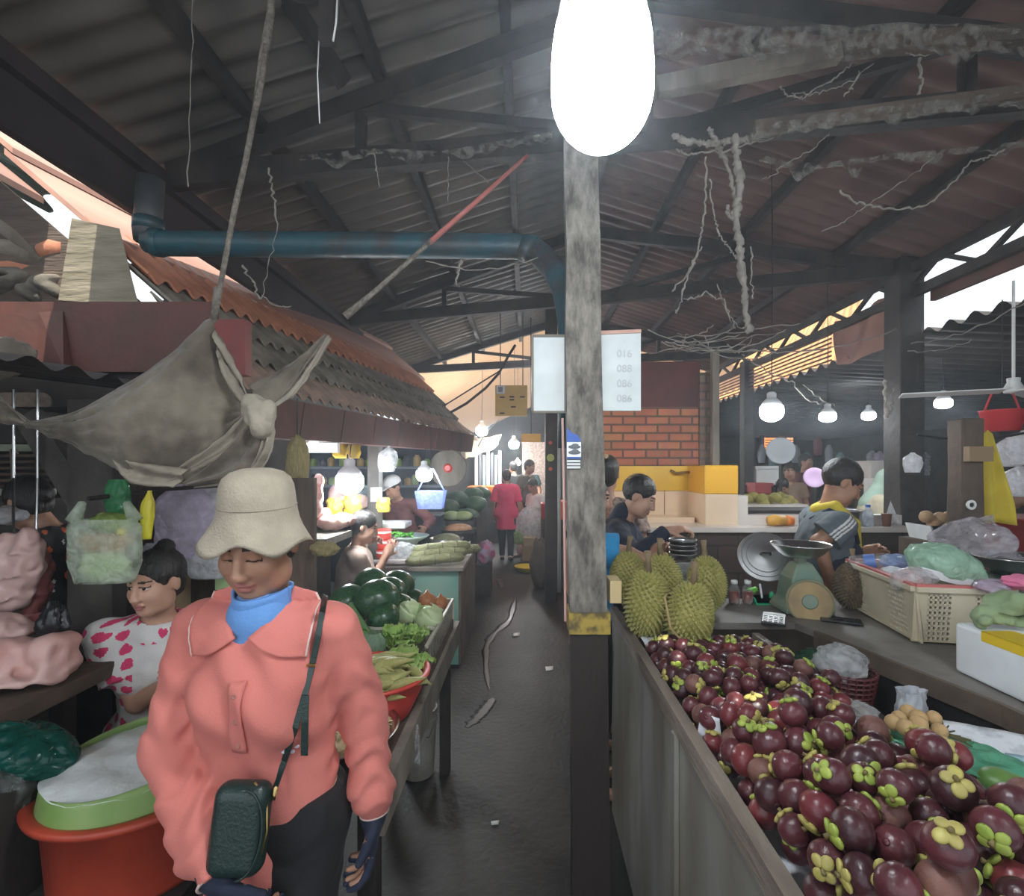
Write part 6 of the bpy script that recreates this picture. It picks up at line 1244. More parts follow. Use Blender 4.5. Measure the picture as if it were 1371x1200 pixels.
def hand_prims(sd, w_, d, n, t, s, curl=.5, k=.006, r0=.0088):
    d = d.normalized(); n = (n - d * n.dot(d)).normalized(); t = d.cross(n) if d.cross(n).dot(t) > 0 else n.cross(d)
    Rm = Matrix((t, d, n)).transposed().to_4x4(); sd.cap(w_ - d * .03 * s, w_ + d * .02 * s, .023 * s, .025 * s, .015 * s); sd.ell(w_ + d * .052 * s, (.040 * s, .052 * s, .0165 * s), Rm, .015 * s)
    for i, L in enumerate((.068, .076, .071, .056)):
        b0 = w_ + (d * (.092 - .006 * (i == 3)) + t * (.029 - .0195 * i)) * s; ang = 0; q = b0; sp = t * (.10 * (1.5 - i) / 1.5)
        for j, f in enumerate((.42, .32, .26)):
            ang += curl * (.55 + .22 * j + .08 * i); dd = (d * math.cos(ang) + n * math.sin(ang) + sp * (1 if j == 0 else .3)).normalized(); q2 = q + dd * (L * f * s); sd.cap(q, q2, (r0 - .0007 * j) * s, (r0 - .0007 * (j + 1)) * s, .004 * s); q = q2
    b0 = w_ + (d * .028 + t * .030) * s; q = b0 + (t * .65 + d * .6 + n * .35).normalized() * .036 * s; sd.cap(b0, q, .013 * s, .0105 * s, .01 * s); sd.cap(q, q + (t * .25 + d * .85 + n * .45).normalized() * .03 * s, .0105 * s, .0085 * s, .004 * s)

LASTP = {}
def person(label, loc, yaw=0, Hh=1.6, lean=0, sit=None, head=(0, 0, 0), wl=None, wr=None, wid=1.0, fat=1.0, top=None, sleeve='short', hem=.14, loose=.012, bottom=None, hair='short', hairm=None, skin=None, h=.008, bust=True, step=0, curl=.5, neckcut=.062, poleL=None, poleR=None, topfn=None, toph=None, wrinkle=.004, wf=26, eyes='open', armk=1.0, elb=None, feet=True, shoes=None, palm=None, group=None, sleever=.013, topmats=None, pants_k=1.0, handd=None, cap_sl=.62, neckr=1.0):
    K = Hh / 1.6; loc = V(loc); root = thing('person', label, 'person', loc, math.radians(yaw), group); Mr = T(*loc) @ R(0, 0, yaw); skin = skin or m_skin
    pz = (.86 if sit is None else sit / K + .10); Mt = Mr @ T(0, 0, pz * K) @ R(lean, 0, 0); tp = lambda *v: Mt @ (V(v) * K); rp = lambda *v: Mr @ (V(v) * K); Rt = Mt.to_3x3(); Rr = Mr.to_3x3(); W = wid
    def torso(sd, t, lower=True, k=.03):
        f = fat; Rm = Rt.to_4x4()
        sd.cap(tp(-.075 * W * f, 0, 0), tp(.075 * W * f, 0, 0), .105 * K * f + t, n=Rt @ V((0, 1, 0)), fl=.9, k=k)
        sd.ell(tp(0, -.005, .13), ((.128 * W * f) * K + t, (.098 * f) * K + t, .17 * K + t), Rm, k); sd.ell(tp(0, .002, .31), (.152 * W * K + t, .104 * f * K + t, .19 * K + t), Rm, k)
        sd.cap(tp(-.125 * W, .012, .435), tp(.125 * W, .012, .435), .050 * K + t, k=k + .01)
        if bust:
            for x in (-1, 1): sd.ell(tp(x * .065, -.080, .30), (.055 * K + t, .05 * K + t, .055 * K + t), Rm, .03)
    SL, SR = tp(.172 * W, .01, .435), tp(-.172 * W, .01, .435); L1, L2 = .275 * K * armk, .235 * K * armk; arms = {}
    for sd_, S, tg, pole in ((1, SL, wl, poleL), (-1, SR, wr, poleR)):
        if tg is None: tg = S + Rr @ (V((sd_ * .07, -.04, -.49)) * K * armk)
        E, Wr = ik(S, V(tg), L1, L2, Rr @ V((sd_ * .45, .75, -.5)) if pole is None else V(pole))
        if elb and sd_ in elb: E, Wr = V(elb[sd_]), V(tg)
        arms[sd_] = (S, E, Wr)
    knees, ank = {}, {}
    for x in (-1, 1):
        hp = tp(x * .088, 0, -.02)
        if sit is None:
            st = step * x; knees[x] = rp(x * .085, -.03 - st * .5, .46 + abs(st) * .06 * (st < 0)); ank[x] = rp(x * .085, .02 - st, .075 + (.06 if st < 0 else 0) * min(1, abs(st) * 5))
        else: knees[x] = rp(x * .12, -.40, sit / K + .07); ank[x] = rp(x * .11, -.36, .075 if sit / K > .25 else .05)
    # body: one continuous surface
    b_ = SD(); torso(b_, 0); hc = tp(0, -.02, .655); Mh = T(*hc) @ R(0, 0, yaw + head[1]) @ R(lean * .35 + head[0], head[2], 0); s = K * .97
    b_.cap(tp(0, .015, .44), hc + Mh.to_3x3() @ V((0, .014, -.05)) * s, .050 * K * neckr, .046 * K * neckr, k=.03); head_prims(b_, Mh, s)
    for x in (-1, 1):
        S, E, Wr = arms[x]; b_.cap(S, E, .045 * K, .037 * K, k=.02); b_.cap(E, Wr, .038 * K, .025 * K, k=.012)
        hd = (handd or {}).get(x); dv = (V(hd) if hd is not None else (Wr - E)).normalized(); nn = (palm or {}).get(x); nn = V(nn) if nn is not None else Rr @ V((-x, 0, -.2)); hand_prims(b_, Wr, dv, nn, Rr @ V((0, -1, .3)), K * 1.0, curl)
        b_.cap(tp(x * .088, 0, -.02), knees[x], .085 * K, .058 * K, k=.03); b_.cap(knees[x], ank[x], .058 * K, .038 * K, k=.02)
        fd = Rr @ V((x * .1, -1, 0)); a = ank[x]; b_.cap(a + V((0, 0, -.035)) - fd * .04 * K, a + fd * .15 * K + V((0, 0, -.05)), .034 * K, .026 * K, k=.02)
    Ih = np.array(Mh.inverted())
    def mf(c):
        q = (c @ Ih[:3, :3].T + Ih[:3, 3]) / s; x, y, z = np.abs(q[:, 0]), q[:, 1], q[:, 2]; o = np.zeros(len(c), int)
        o[(((x / .025) ** 2 + ((z + .0695) / .0115) ** 2) < 1) & (y < -.080)] = 1
        if eyes == 'open':
            ew = ((((x - .031) / .0145) ** 2 + ((z - .003) / .0052) ** 2) < 1) & (y < -.06); o[ew] = 2; o[ew & (((x - .031 + 0) ** 2 + (z - .003) ** 2) < .0062 ** 2)] = 3; o[(np.abs(z - .0088) < .0026) & (np.abs(x - .031) < .017) & (y < -.06)] = 4
        else: o[(np.abs(z + .003) < .003) & (np.abs(x - .031) < .016) & (y < -.06)] = 4
        o[(np.abs(z - .029 + (x - .03) ** 2 * 6) < .0035) & (x > .014) & (x < .049) & (y < -.05)] = 4
        return o
    lo, hi = b_.bounds(); body = sdf_obj('body', b_, h, [skin, m_lip, m_eye, m_iris, m_brow], root, mf, relax=0)
    # clothes
    LASTP.update(arms=arms, Rr=Rr)
    if top is not None:
        c_ = SD(); torso(c_, loose, k=.035)
        if hem > .12: c_.cap(tp(0, 0, .12), tp(0, .0, -hem + .0), .125 * K * fat * W + loose, .135 * K * fat * W + loose, n=Rt @ V((0, 1, 0)), fl=.82, k=.03)
        for x in (-1, 1):
            S, E, Wr = arms[x]
            if sleeve == 'long':
                c_.cap(S, E, .048 * K + sleever, .044 * K + sleever, k=.025); c_.cap(E, Wr.lerp(E, .02), .044 * K + sleever, .028 * K + sleever * .8, k=.015, cut1=True)
            elif sleeve == 'short': c_.cap(S, S.lerp(E, cap_sl), .052 * K + sleever, .056 * K + sleever * 1.3, k=.025, cut1=True)
        c_.fn(plane_cut(tp(0, 0, -hem), -(Rt @ V((0, 0, 1)))))
        nb = tp(0, .015, .44); nt_ = hc + Mh.to_3x3() @ V((0, .014, -.05)) * s; c_.cap(nb + (nb - nt_) * -.25, nt_ + (nt_ - nb), neckcut * K, neckcut * 1.15 * K, k=.006, sub=True)
        g = (lambda q: c_(q) + wrinkle * sines(q, wf, 3)) if wrinkle else c_; hh = toph or h; c_.margin = 4 * hh * 1.75 + .02; lo, hi = c_.bounds()
        sdf_obj('shirt', g, hh, topmats or [top], root, topfn, lo=lo, hi=hi)
    if bottom is not None:
        c_ = SD(); t = .011
        c_.cap(tp(-.075 * W * fat, 0, 0), tp(.075 * W * fat, 0, 0), .107 * K * fat + t, n=Rt @ V((0, 1, 0)), fl=.9)
        for x in (-1, 1): c_.cap(tp(x * .088, 0, -.02), knees[x], .087 * K + t, .06 * K + t * pants_k, k=.03); c_.cap(knees[x], ank[x].lerp(knees[x], .06), .06 * K + t * pants_k, .042 * K + t * pants_k, k=.02)
        c_.fn(plane_cut(tp(0, 0, .06), Rt @ V((0, 0, 1)))); g = lambda q: c_(q) + .004 * sines(q, 30, 5); c_.margin = .1; lo, hi = c_.bounds()
        sdf_obj('trousers', g, max(h, .007), bottom, root, lo=lo, hi=hi)
    if shoes is not None:
        c_ = SD()
        for x in (-1, 1): fd = Rr @ V((x * .1, -1, 0)); a = ank[x]; c_.cap(a + V((0, 0, -.05)) - fd * .05 * K, a + fd * .16 * K + V((0, 0, -.06)), .04 * K, .034 * K)
        sdf_obj('shoe', c_, max(h, .008), shoes, root)
    if hair:
        c_ = SD(); p = lambda *v: Mh @ (V(v) * s); Rm = Mh.to_3x3().to_4x4(); hm = hairm or m_hair
        c_.ell(p(0, .018, .036), tuple(x * s for x in (.086, .102, .096)), Rm)
        if hair in ('bun', 'low_bun', 'pony', 'back'): c_.ell(p(0, .05, -.02), tuple(x * s for x in (.07, .055, .07)), Rm, .02)
        nrm = V((0, -1, -.62)).normalized(); c_.fn(plane_cut(p(0, -.082 if hair != 'short' else -.088, .062), Mh.to_3x3() @ nrm))
        if hair == 'short': c_.fn(plane_cut(p(0, .0, -.055), Mh.to_3x3() @ V((0, 0, -1))))
        for x in (-1, 1): c_.ell(p(x * .08, -.004, -.012), tuple(q * s for q in (.016, .022, .034)), Rm, .008, sub=True)
        if hair == 'bun': c_.ell(p(0, .06, .125), tuple(q * s for q in (.034, .034, .03)), Rm, .012)
        if hair == 'low_bun': c_.ell(p(0, .115, .0), tuple(q * s for q in (.04, .035, .045)), Rm, .015)
        if hair == 'pony': c_.cap(p(0, .10, .03), p(.0, .13, -.14), .028 * s, .014 * s, k=.01)
        g = lambda q: c_(q) + .0025 * sines(q, 110, 2); c_.margin = .08; lo, hi = c_.bounds(); sdf_obj('hair', g, max(.0045, h * .8), hm, root, lo=lo, hi=hi)
    return dict(root=root, Mt=Mt, Mh=Mh, Mr=Mr, arms=arms, K=K, s=s, tp=tp, hc=hc, Rt=Rt, Rr=Rr, knees=knees)

# ------------------------------------------------------------------ the woman in the salmon shirt
m_salm = cloth('salmon_jersey', (.66, .205, .17), (.58, .17, .14), scale=5, bump=.10, bscale=240); m_felt = cloth('felt', (.40, .345, .265), (.34, .29, .22), scale=26, bump=.25, bscale=200); m_bluec = cloth('blue_collar', (.13, .30, .62), (.10, .24, .54)); m_piping = mat('piping', (.68, .50, .45), .7); m_leather = mat('dark_green_leather', (.012, .03, .026), .35, bump=.15, bscale=150); m_gold = mat('gold', (.7, .5, .2), .3, metal=1)
Yw = 1.16; g0 = V((P(364, 0, Yw).x, Yw, 0))
wrR = P(290, 1172, .98); wrL = P(501, 1084, 1.17)
A = person('woman in salmon pink polo shirt and felt bucket hat looking down', g0, -3, 1.50, 3, head=(20, 3, 2), wl=wrL, wr=wrR, wid=.94, skin=m_skin, h=.0045, hair=None, step=.12, curl=.55, bottom=m_blackcl, shoes=m_blackcl, eyes='closed', armk=1.08, top=None, palm={1: (-.9, -.3, 0), -1: (.5, .3, -.3)}, handd={1: (-.05, -.15, -1), -1: (.55, .1, -.75)}, elb={1: P(488, 955, 1.19), -1: P(236, 1000, 1.13)})
K, tp, Mh, s_, Rt, root = A['K'], A['tp'], A['Mh'], A['s'], A['Rt'], A['root']
sh = SD(); t = .020
Rm = Rt.to_4x4()
sh.ell(tp(0, .0, .31), (.158 * K, .125 * K, .19 * K), Rm, .03); sh.cap(tp(-.118, .012, .438), tp(.118, .012, .438), .062 * K, k=.04)
sh.cap(tp(0, .0, .24), tp(0, -.0, -.20), .150 * K, .168 * K, n=Rt @ V((0, 1, 0)), fl=.74, k=.04)
for x in (-1, 1): sh.ell(tp(x * .066, -.085, .29), (.062 * K, .050 * K, .075 * K), Rm, .05)
for x in (-1, 1):
    S, E, Wr = A['arms'][x]; r1 = (.062, .064, .044) if x < 0 else (.058, .052, .040)
    sh.cap(S, E, r1[0], r1[1], k=.035); Wc = Wr.lerp(E, .17); sh.cap(E, Wc, r1[1], r1[2] + .006, k=.02)
    d = (Wr - E).normalized(); sh.ell(Wc - d * .012, (r1[2] + .012,) * 3, None, .014)            # blouson gathers over the cuff
    sh.cap(Wc, Wr.lerp(E, -.02), r1[2] * .82, r1[2] * .80, k=.006, cut1=True)
sh.fn(plane_cut(tp(0, 0, -.185), Rt @ V((.12, 0, -1))))
nb = tp(0, .0, .42); sh.cap(nb, A['hc'], .068 * K, .085 * K, k=.012, sub=True)
S_R, E_R, W_R = [A3(v) for v in A['arms'][-1]]; S_L, E_L, W_L = [A3(v) for v in A['arms'][1]]
def folds(q):
    """cloth folds: rings round the sleeves, long soft drapes on the front"""
    d = .0035 * sines(q, 20, 4)
    for S, E, W_, ph in ((S_R, E_R, W_R, 0), (S_L, E_L, W_L, 2)):
        for a, b_, amp, fr in ((S, E, .0035, 70), (E, W_, .0040, 105)):
            ab = b_ - a; L2 = ab @ ab; tt = (q - a) @ ab / L2; pr = a + np.clip(tt, 0, 1)[:, None] * ab; r = np.linalg.norm(q - pr, axis=1); w_ = np.clip((.10 - r) / .03, 0, 1) * np.clip((tt - .15) * 5, 0, 1) * np.clip((.97 - tt) * 8, 0, 1)
            xx = q - pr; d += w_ * amp * np.sin(tt * math.sqrt(L2) * fr + 3.2 * np.sin(xx[:, 0] * 34 + xx[:, 1] * 30 + ph) + ph)
    c = np.array(tp(0, 0, .1)); rel = q - c; fr = np.clip((-rel[:, 1] - .02) / .05, 0, 1) * np.clip((.20 - np.abs(rel[:, 0])) / .08, 0, 1)
    d += fr * .006 * np.sin(rel[:, 0] * 55 + rel[:, 2] * 12 + 1.6 * np.sin(rel[:, 2] * 9 + 1)) * np.clip((.22 - rel[:, 2]) / .2, 0, 1)
    d += fr * .0055 * np.sin((rel[:, 0] * .7 + rel[:, 2]) * 48 + 2 * np.sin(rel[:, 0] * 17)) * np.clip((rel[:, 2] + .05) / .2, 0, 1)
    return d
gs = lambda q: sh(q) + folds(q); sh.margin = .08; lo, hi = sh.bounds(); sdf_obj('polo_shirt', gs, .005, m_salm, root, lo=lo, hi=hi)
# cuff piping, dark arm covers and their end bands
for x in (-1, 1):
    S, E, Wr = A['arms'][x]; d = (Wr - E).normalized(); e1 = Wr + d * .005; x_ = d.orthogonal().normalized(); y_ = d.cross(x_)
    MB().tube([e1 + (x_ * math.cos(a) + y_ * math.sin(a)) * (.034 if x < 0 else .031) for a in [2 * math.pi * k / 28 for k in range(29)]], .003, 6).build('cuff_piping', m_piping, root, smooth=True)
    c_ = SD(); hd = V((-.05, -.15, -1)) if x > 0 else V((.55, .1, -.75)); hd.normalize(); n_ = V((-.9, -.3, 0)) if x > 0 else V((.5, .3, -.3))
    c_.cap(E.lerp(Wr, .7), Wr, .031, .029, k=.01); hand_prims(c_, Wr, hd, n_, A['Rr'] @ V((0, -1, .3)), K * 1.07, .55, r0=.0098)
    c_.fn(plane_cut(Wr + hd * .145, hd)); sdf_obj('arm_cover', c_, .0042, m_navycl, root)
# blue roll collar
pr = lambda *v: tp(*v)
def roll(u, v):
    a = 2 * math.pi * u; rr = .066 + .012 * v - .006 * math.sin(math.pi * v) + .004 * math.sin(3 * a + 4 * v); z = .545 - .10 * v - .035 * (1 if False else max(0, -math.sin(a))) ** 1 * (.4 + .6 * v) - .02 * v; return pr(rr * 1.0 * math.cos(a), .004 + rr * .98 * math.sin(a) - .02, z)
MB().grid(lambda u, v: roll(1 - u, v), 60, 12, thick=.006).build('roll_collar', m_bluec, root, smooth=True)
sd = SD(); sd.cap(pr(0, .0, .40), pr(0, -.018, .475), .082 * K, .074 * K); sdf_obj('neck_fabric', sd, .006, m_bluec, root)
sd = SD(); sd.ell(pr(0, -.074, .452), (.045 * K, .013, .06 * K), Rm); sdf_obj('neck_bib', sd, .006, m_bluec, root)
# shirt collar: two wings with a pale edge
shn = SD(); shn.p = [x for x in sh.p if not (x[2] and x[3] is not None)]; shn.margin = .4
def front_any(x, z, off):
    ys = np.linspace(-.30, .06, 150); q = np.array([tp(x, yy, z)[:] for yy in ys]); d = shn(q); hit = d < 0; i = int(np.argmax(hit)) if hit.any() else int(np.argmin(d)); return tp(x, ys[i] - off / K, z)
def wing(sx):
    inn_ = [V((.074, .545, 0)), V((.060, .510, 0)), V((.043, .480, 0)), V((.014, .452, 0))]; out_ = [V((.124, .528, 0)), V((.139, .490, 0)), V((.139, .450, 0)), V((.130, .402, 0))]
    def fn(u, v):
        p = curve(inn_, u).lerp(curve(out_, u), v); p.y -= .012 * math.sin(math.pi * v) * u; return front_any(sx * p.x, p.y, .012 - .004 * v)
    MB().grid(fn if sx < 0 else (lambda u, v: fn(1 - u, v)), 20, 10, thick=.006).build('collar_wing', m_salm, root, smooth=True)
    MB().tube([fn(k / 20, 1) + V((0, -.004, 0)) for k in range(21)], .0026, 6).build('collar_piping', m_piping, root, smooth=True)
wing(-1); wing(1)
# placket, buttons, chest logo
def front(x, z, off=.0):
    """point on the front of the shirt"""
    y = -.30
    q = np.array([tp(x, yy, z)[:] for yy in np.linspace(-.30, 0, 150)]); sh.margin = .3; d = gs(q); i = int(np.argmax(d < 0)); return tp(x, np.linspace(-.30, 0, 150)[i] - off / K, z)
mb = MB(); mb.grid(lambda u, v: front(.008 + .034 * (u - .5), .37 - .155 * v, .003), 4, 14, thick=.004); mb.build('placket', m_salm, root, smooth=True)
for z in (.345, .288, .232):
    q = front(.008, z, .006); MB().lathe([(.0055, -.003), (.0058, .001), (.0050, .003), (.003, .0022)], 16, M=T(*q) @ R(90, 0, 0)).build('button', mat('button_pink', (.42, .17, .14), .3), root, smooth=True)
for k, (x, z) in enumerate(((.088, .20), (.10, .193), (.112, .207))): MB().ell(front(x, z, .001), (.007, .0015, .005)).build('chest_emblem', mat('emblem', ((.65, .62, .75), (.75, .45, .25), (.70, .30, .3))[k], .6), root, smooth=True)
# hat
hcx = Mh @ V((0, -.004, .0)) ; Mhat = T(*(Mh @ (V((0, .004, .02)) * s_))) @ R(0, 0, 3) @ R(5, 1, 0) @ Matrix.Diagonal((.86, .98, 1, 1))
def hw(r, z, a, i):
    q = max(0, min(1, (.045 - z) / .085)); f = 1 + .05 * q * math.sin(5 * a + .9) + .03 * q * math.sin(3 * a + 2)
    return r * f * .80, -.036 + (z + .06) * .757 + .013 * q * math.sin(5 * a + 2.3) - .004 * q * math.cos(2 * a)
prof = [(.150, -.038), (.154, -.040), (.148, -.028), (.138, -.010), (.127, .010), (.118, .030), (.113, .048), (.110, .066), (.1095, .072), (.109, .078), (.107, .100), (.103, .125), (.094, .146), (.074, .162), (.045, .171), (.012, .174)]
inn = [(.005, .166), (.06, .158), (.092, .135), (.103, .07), (.108, .045), (.121, .010), (.138, -.02), (.148, -.037)]
mb = MB(); allp = prof + inn
def hw2(r, z, a, i): return hw(r, z, a, 0)
mb.lathe(allp, 72, M=Mhat, wav=hw2, cap0=False, cap1=False); n_ = 72; m_ = len(allp); mb.f += [((m_ - 1) * n_ + k, (m_ - 1) * n_ + (k + 1) % n_, (k + 1) % n_, k) for k in range(n_)]; mb.m += [0] * n_
mb.build('bucket_hat', m_felt, root, smooth=True)
mb = MB(); mb.tube([Mhat @ V((.0885 * math.cos(a), .0885 * math.sin(a), .060)) for a in [2 * math.pi * k / 60 for k in range(61)]], .0014, 5); mb.build('hat_seam', cloth('felt_dark', (.33, .285, .215)), root, smooth=True)
c_ = SD(); hp_ = lambda *v: Mh @ (V(v) * s_); c_.ell(hp_(0, .03, -.01), tuple(x * s_ for x in (.080, .085, .075)), Mh.to_3x3().to_4x4()); c_.fn(plane_cut(hp_(0, .0, .03), Mh.to_3x3() @ V((0, 0, 1)))); c_.fn(plane_cut(hp_(0, -.012, 0), Mh.to_3x3() @ V((0, -1, 0)))); sdf_obj('hair', c_, .005, m_hair, root)
# bag: a thing of its own, with strap
cb = P(322, 1108, .985); Mb_ = T(*cb) @ R(0, 0, 6) @ R(-8, 4, 0)
bt = thing('shoulder_bag', 'small dark green leather shoulder bag with gold clasp on the woman in salmon', 'bag', cb)
sd = SD(); sd.rbox(cb, (.052, .028, .084), .026, Mb_.to_3x3().to_4x4()); sdf_obj('pouch', sd, .004, m_leather, bt)
mb = MB(); mb.tube([Mb_ @ V((.012 + .038 * math.sin(a), -.0285, .078 * math.cos(a))) for a in [math.pi * k / 16 for k in range(17)]], .0022, 6); mb.build('front_seam', m_leather, bt, smooth=True)
mb = MB(); mb.tube([Mb_ @ V((.050 - .004, -.012, -.06)), Mb_ @ V((.054, -.012, 0)), Mb_ @ V((.046, -.012, .06)), Mb_ @ V((.02, -.012, .086))], .0022, 6); mb.build('zip', m_gold, bt, smooth=True)
sp = []
for px, py in ((352, 1095), (366, 1060), (380, 1020), (395, 975), (408, 930), (418, 890), (426, 850), (431, 820), (435, 798)):
    Yq = .9
    ys = np.linspace(.90, 1.3, 160); qs = np.array([P(px, py, y)[:] for y in ys]); sh.margin = .3; d = gs(qs); i = int(np.argmax(d < .006)) if (d < .006).any() else 60; sp.append(P(px, py, ys[i]))
sp = [Mb_ @ V((.052, -.0, .05)), Mb_ @ V((.06, -.01, .075))] + sp[1:]
def ribbon(name, pts, w_, m, th=.003):
    mb = MB(); rings = []
    for i, p in enumerate(pts):
        d = (pts[min(i + 1, len(pts) - 1)] - pts[max(i - 1, 0)]).normalized(); n_ = V((0, -1, .15)); x_ = d.cross(n_).normalized() * w_ / 2; n_ = x_.cross(d).normalized() * th; rings.append([p - x_, p + x_, p + x_ - n_, p - x_ - n_])
    mb.loft(rings); return mb.build(name, m, bt)
ribbon('strap', sp, .0125, m_leather)
ribbon('strap_end', [sp[-5] + V((.004, -.006, 0)), sp[-5] + V((.006, -.014, -.05)), sp[-5] + V((.004, -.012, -.12))], .014, m_leather)
MB().tube([sp[-4] + V((-.009, -.004, 0)), sp[-4] + V((.009, -.004, 0))], .003, 6).build('buckle', m_gold, bt)
MB().tube([sp[0], sp[0].lerp(sp[1], .5) + V((.004, -.004, 0)), sp[1], sp[2].lerp(sp[1], .6)], .0035, 6).build('clasp', m_gold, bt)
# ------------------------------------------------------------------ the other people
def hearts(inv, cell=.043, seedf=0):
    I = np.array(inv)
    def f(c):
        q = c @ I[:3, :3].T + I[:3, 3]; u = np.arctan2(q[:, 0], -q[:, 1] + .05) * .15; v = q[:, 2]; j = np.floor(v / cell); uu = u / cell + .5 * (j % 2); i = np.floor(uu)
        jx = np.sin(i * 12.9 + j * 7.3) * .12; X = ((uu - i) - .5 + jx) * 2.9; Y = ((v / cell - j) - .5) * 2.9 + .2; a = np.sin(i * 3.1 + j * 5.7) * .5; X, Y = X * np.cos(a) - Y * np.sin(a), X * np.sin(a) + Y * np.cos(a)
        keep = np.abs(q[:, 0] - .02) > .085 if True else True
        return (((X * X + Y * Y - 1) ** 3 - X * X * Y ** 3 < 0) & (np.sin(i * 5.3 + j * 9.1) > -.7) & (keep | (v > .42) | (q[:, 1] > .02))).astype(int)
    return f
m_whitecl = cloth('white_cotton', (.72, .70, .68)); m_heart = cloth('heart_pink', (.72, .05, .16))
pl = V((P(216, 0, 2.02).x, 2.02, 0)); Kq = 1.55 / 1.6
inv2 = (T(*pl) @ R(0, 0, 30) @ T(0, 0, .44 + .10 * Kq) @ R(12, 0, 0)).inverted()
B = person('seated woman with topknot in white shirt with pink hearts', pl, 30, 1.55, 12, sit=.44, head=(4, -38, 0), wr=P(238, 908, 1.80), wl=P(262, 905, 1.86), skin=m_skinl, h=.005, hair='bun', top=m_whitecl, topmats=[m_whitecl, m_heart], topfn=hearts(inv2), toph=.0042, hem=.10, bottom=m_denim, poleR=(-.5, .2, -.8), loose=.016, sleever=.020, wid=.95)
sd = SD(); sd.cap(B['tp'](-.1, .02, -.045), B['tp'](.1, .02, -.045), .118 * Kq, n=B['Rt'] @ V((0, 1, 0)), fl=.95); sd.fn(plane_cut(B['tp'](0, 0, -.02), B['Rt'] @ V((0, 0, 1)))); sd.fn(plane_cut(B['tp'](0, 0, -.055), B['Rt'] @ V((0, 0, -1)))); sdf_obj('waistband', sd, .006, mat('yellow_band', (.62, .42, .04), .6), B['root'])
tag(MB().box((pl.x - .24, 1.9, 0), (pl.x + .2, 2.3, .425)).build('stool', m_wood2), 'dark low stool under the woman in the heart shirt', 'stool')
def blot(c): s = sines(c, 30, 2); return np.where(s > .62, 1, np.where(s < -.70, 2, 0))
person('person bending at the meat in black shirt with orange and white marks', (-2.03, 2.42, 0), -85, 1.58, 28, head=(15, -15, 0), wl=(-2.55, 2.3, .98), wr=(-2.5, 2.15, .98), skin=m_skinl, h=.008, hair='low_bun', top=m_blackcl, topmats=[m_blackcl, cloth('orange_print', (.75, .16, .05)), m_whitecl], topfn=blot, toph=.006, bottom=m_blackcl)
m_beige = cloth('beige_shirt', (.48, .37, .31), (.40, .30, .25), scale=14)
person('woman in beige patterned shirt seated at the green counter', (-1.30, 3.72, 0), 112, 1.56, 8, sit=.41, head=(15, -5, 0), wl=P(500, 722, 4.0), wr=P(516, 745, 3.80), skin=m_skinl, h=.008, hair='low_bun', top=m_beige, hem=.16, bottom=m_blackcl, loose=.02, fat=1.12, wid=1.06)
tag(MB().box((-1.5, 3.55, 0), (-1.12, 3.95, .39)).build('stool', m_wood2), 'dark low stool under the woman in the beige shirt', 'stool')
m_mcl = cloth('maroon_shirt', (.17, .055, .055))
q5 = person('person in maroon long-sleeved shirt and white cap behind the counter', (-1.30, 5.5, 0), -15, 1.52, 26, head=(15, -20, 0), wl=P(568, 708, 5.15), wr=P(528, 704, 5.15), skin=m_skin, h=.011, hair='short', top=m_mcl, sleeve='long', bottom=m_blackcl, hem=.2)
c_ = SD(); pM = lambda *v: q5['Mh'] @ (V(v) * q5['s']); c_.ell(pM(0, .01, .05), (.088, .10, .085), q5['Mh'].to_3x3().to_4x4()); c_.fn(plane_cut(pM(0, 0, .04), q5['Mh'].to_3x3() @ V((0, 0, -1)))); c_.rbox(pM(0, -.12, .045), (.06, .06, .008), .007, q5['Mh'].to_3x3().to_4x4()); sdf_obj('cap', c_, .009, m_white, q5['root'])
m_hot = cloth('hot_pink', (.85, .055, .16), (.78, .045, .14), scale=3)
person('woman walking away down the lane in hot pink top and black leggings', (P(678, 0, 8.6).x, 8.6, 0), 178, 1.50, 0, head=(-2, 8, 0), skin=m_skinl, h=.012, hair='low_bun', hairm=m_hairb, top=m_hot, sleeve='short', cap_sl=.9, hem=.30, loose=.03, fat=1.05, bottom=m_blackcl, shoes=m_blackcl, step=.10)
pb = P(695, 735, 8.55); pbag('plastic_bag', 'bag of leafy greens carried by the woman in hot pink', P(696, 728, 8.55), .22, .16, .24, film('veg_film', (.46, .60, .26), .75), 81, 0, .3)
pbag('plastic_bag', 'small pinkish bag hanging below the bag of greens', P(697, 742, 8.5), .13, .10, .16, film('rosy_film', (.75, .48, .46), .75), 82, 0, .4)
person('person in black standing beyond the woman in hot pink', (P(689, 0, 10.5).x, 10.5, 0), 200, 1.66, 5, h=.016, hair='back', top=m_blackcl, sleeve='long', bottom=m_blackcl)
m_olive = cloth('olive_shirt', (.13, .12, .095))
person('person in olive grey shirt standing sideways in the lane', (P(702, 0, 9.4).x, 9.4, 0), 60, 1.68, 8, head=(10, 0, 0), h=.014, hair='back', top=m_olive, bottom=m_blackcl, hem=.2)
person('person with black hair in white shirt seated by the boxes', (P(722, 0, 9.0).x, 9.0, 0), -50, 1.58, 12, sit=.52, head=(20, 0, 0), h=.014, hair='short', top=m_whitecl, bottom=m_whitecl)
person('person with orange scarf far down the lane', (P(709, 0, 11.5).x, 11.5, 0), -20, 1.65, 5, h=.016, hair='short', top=cloth('teal_dark', (.03, .07, .07)), bottom=m_blackcl)
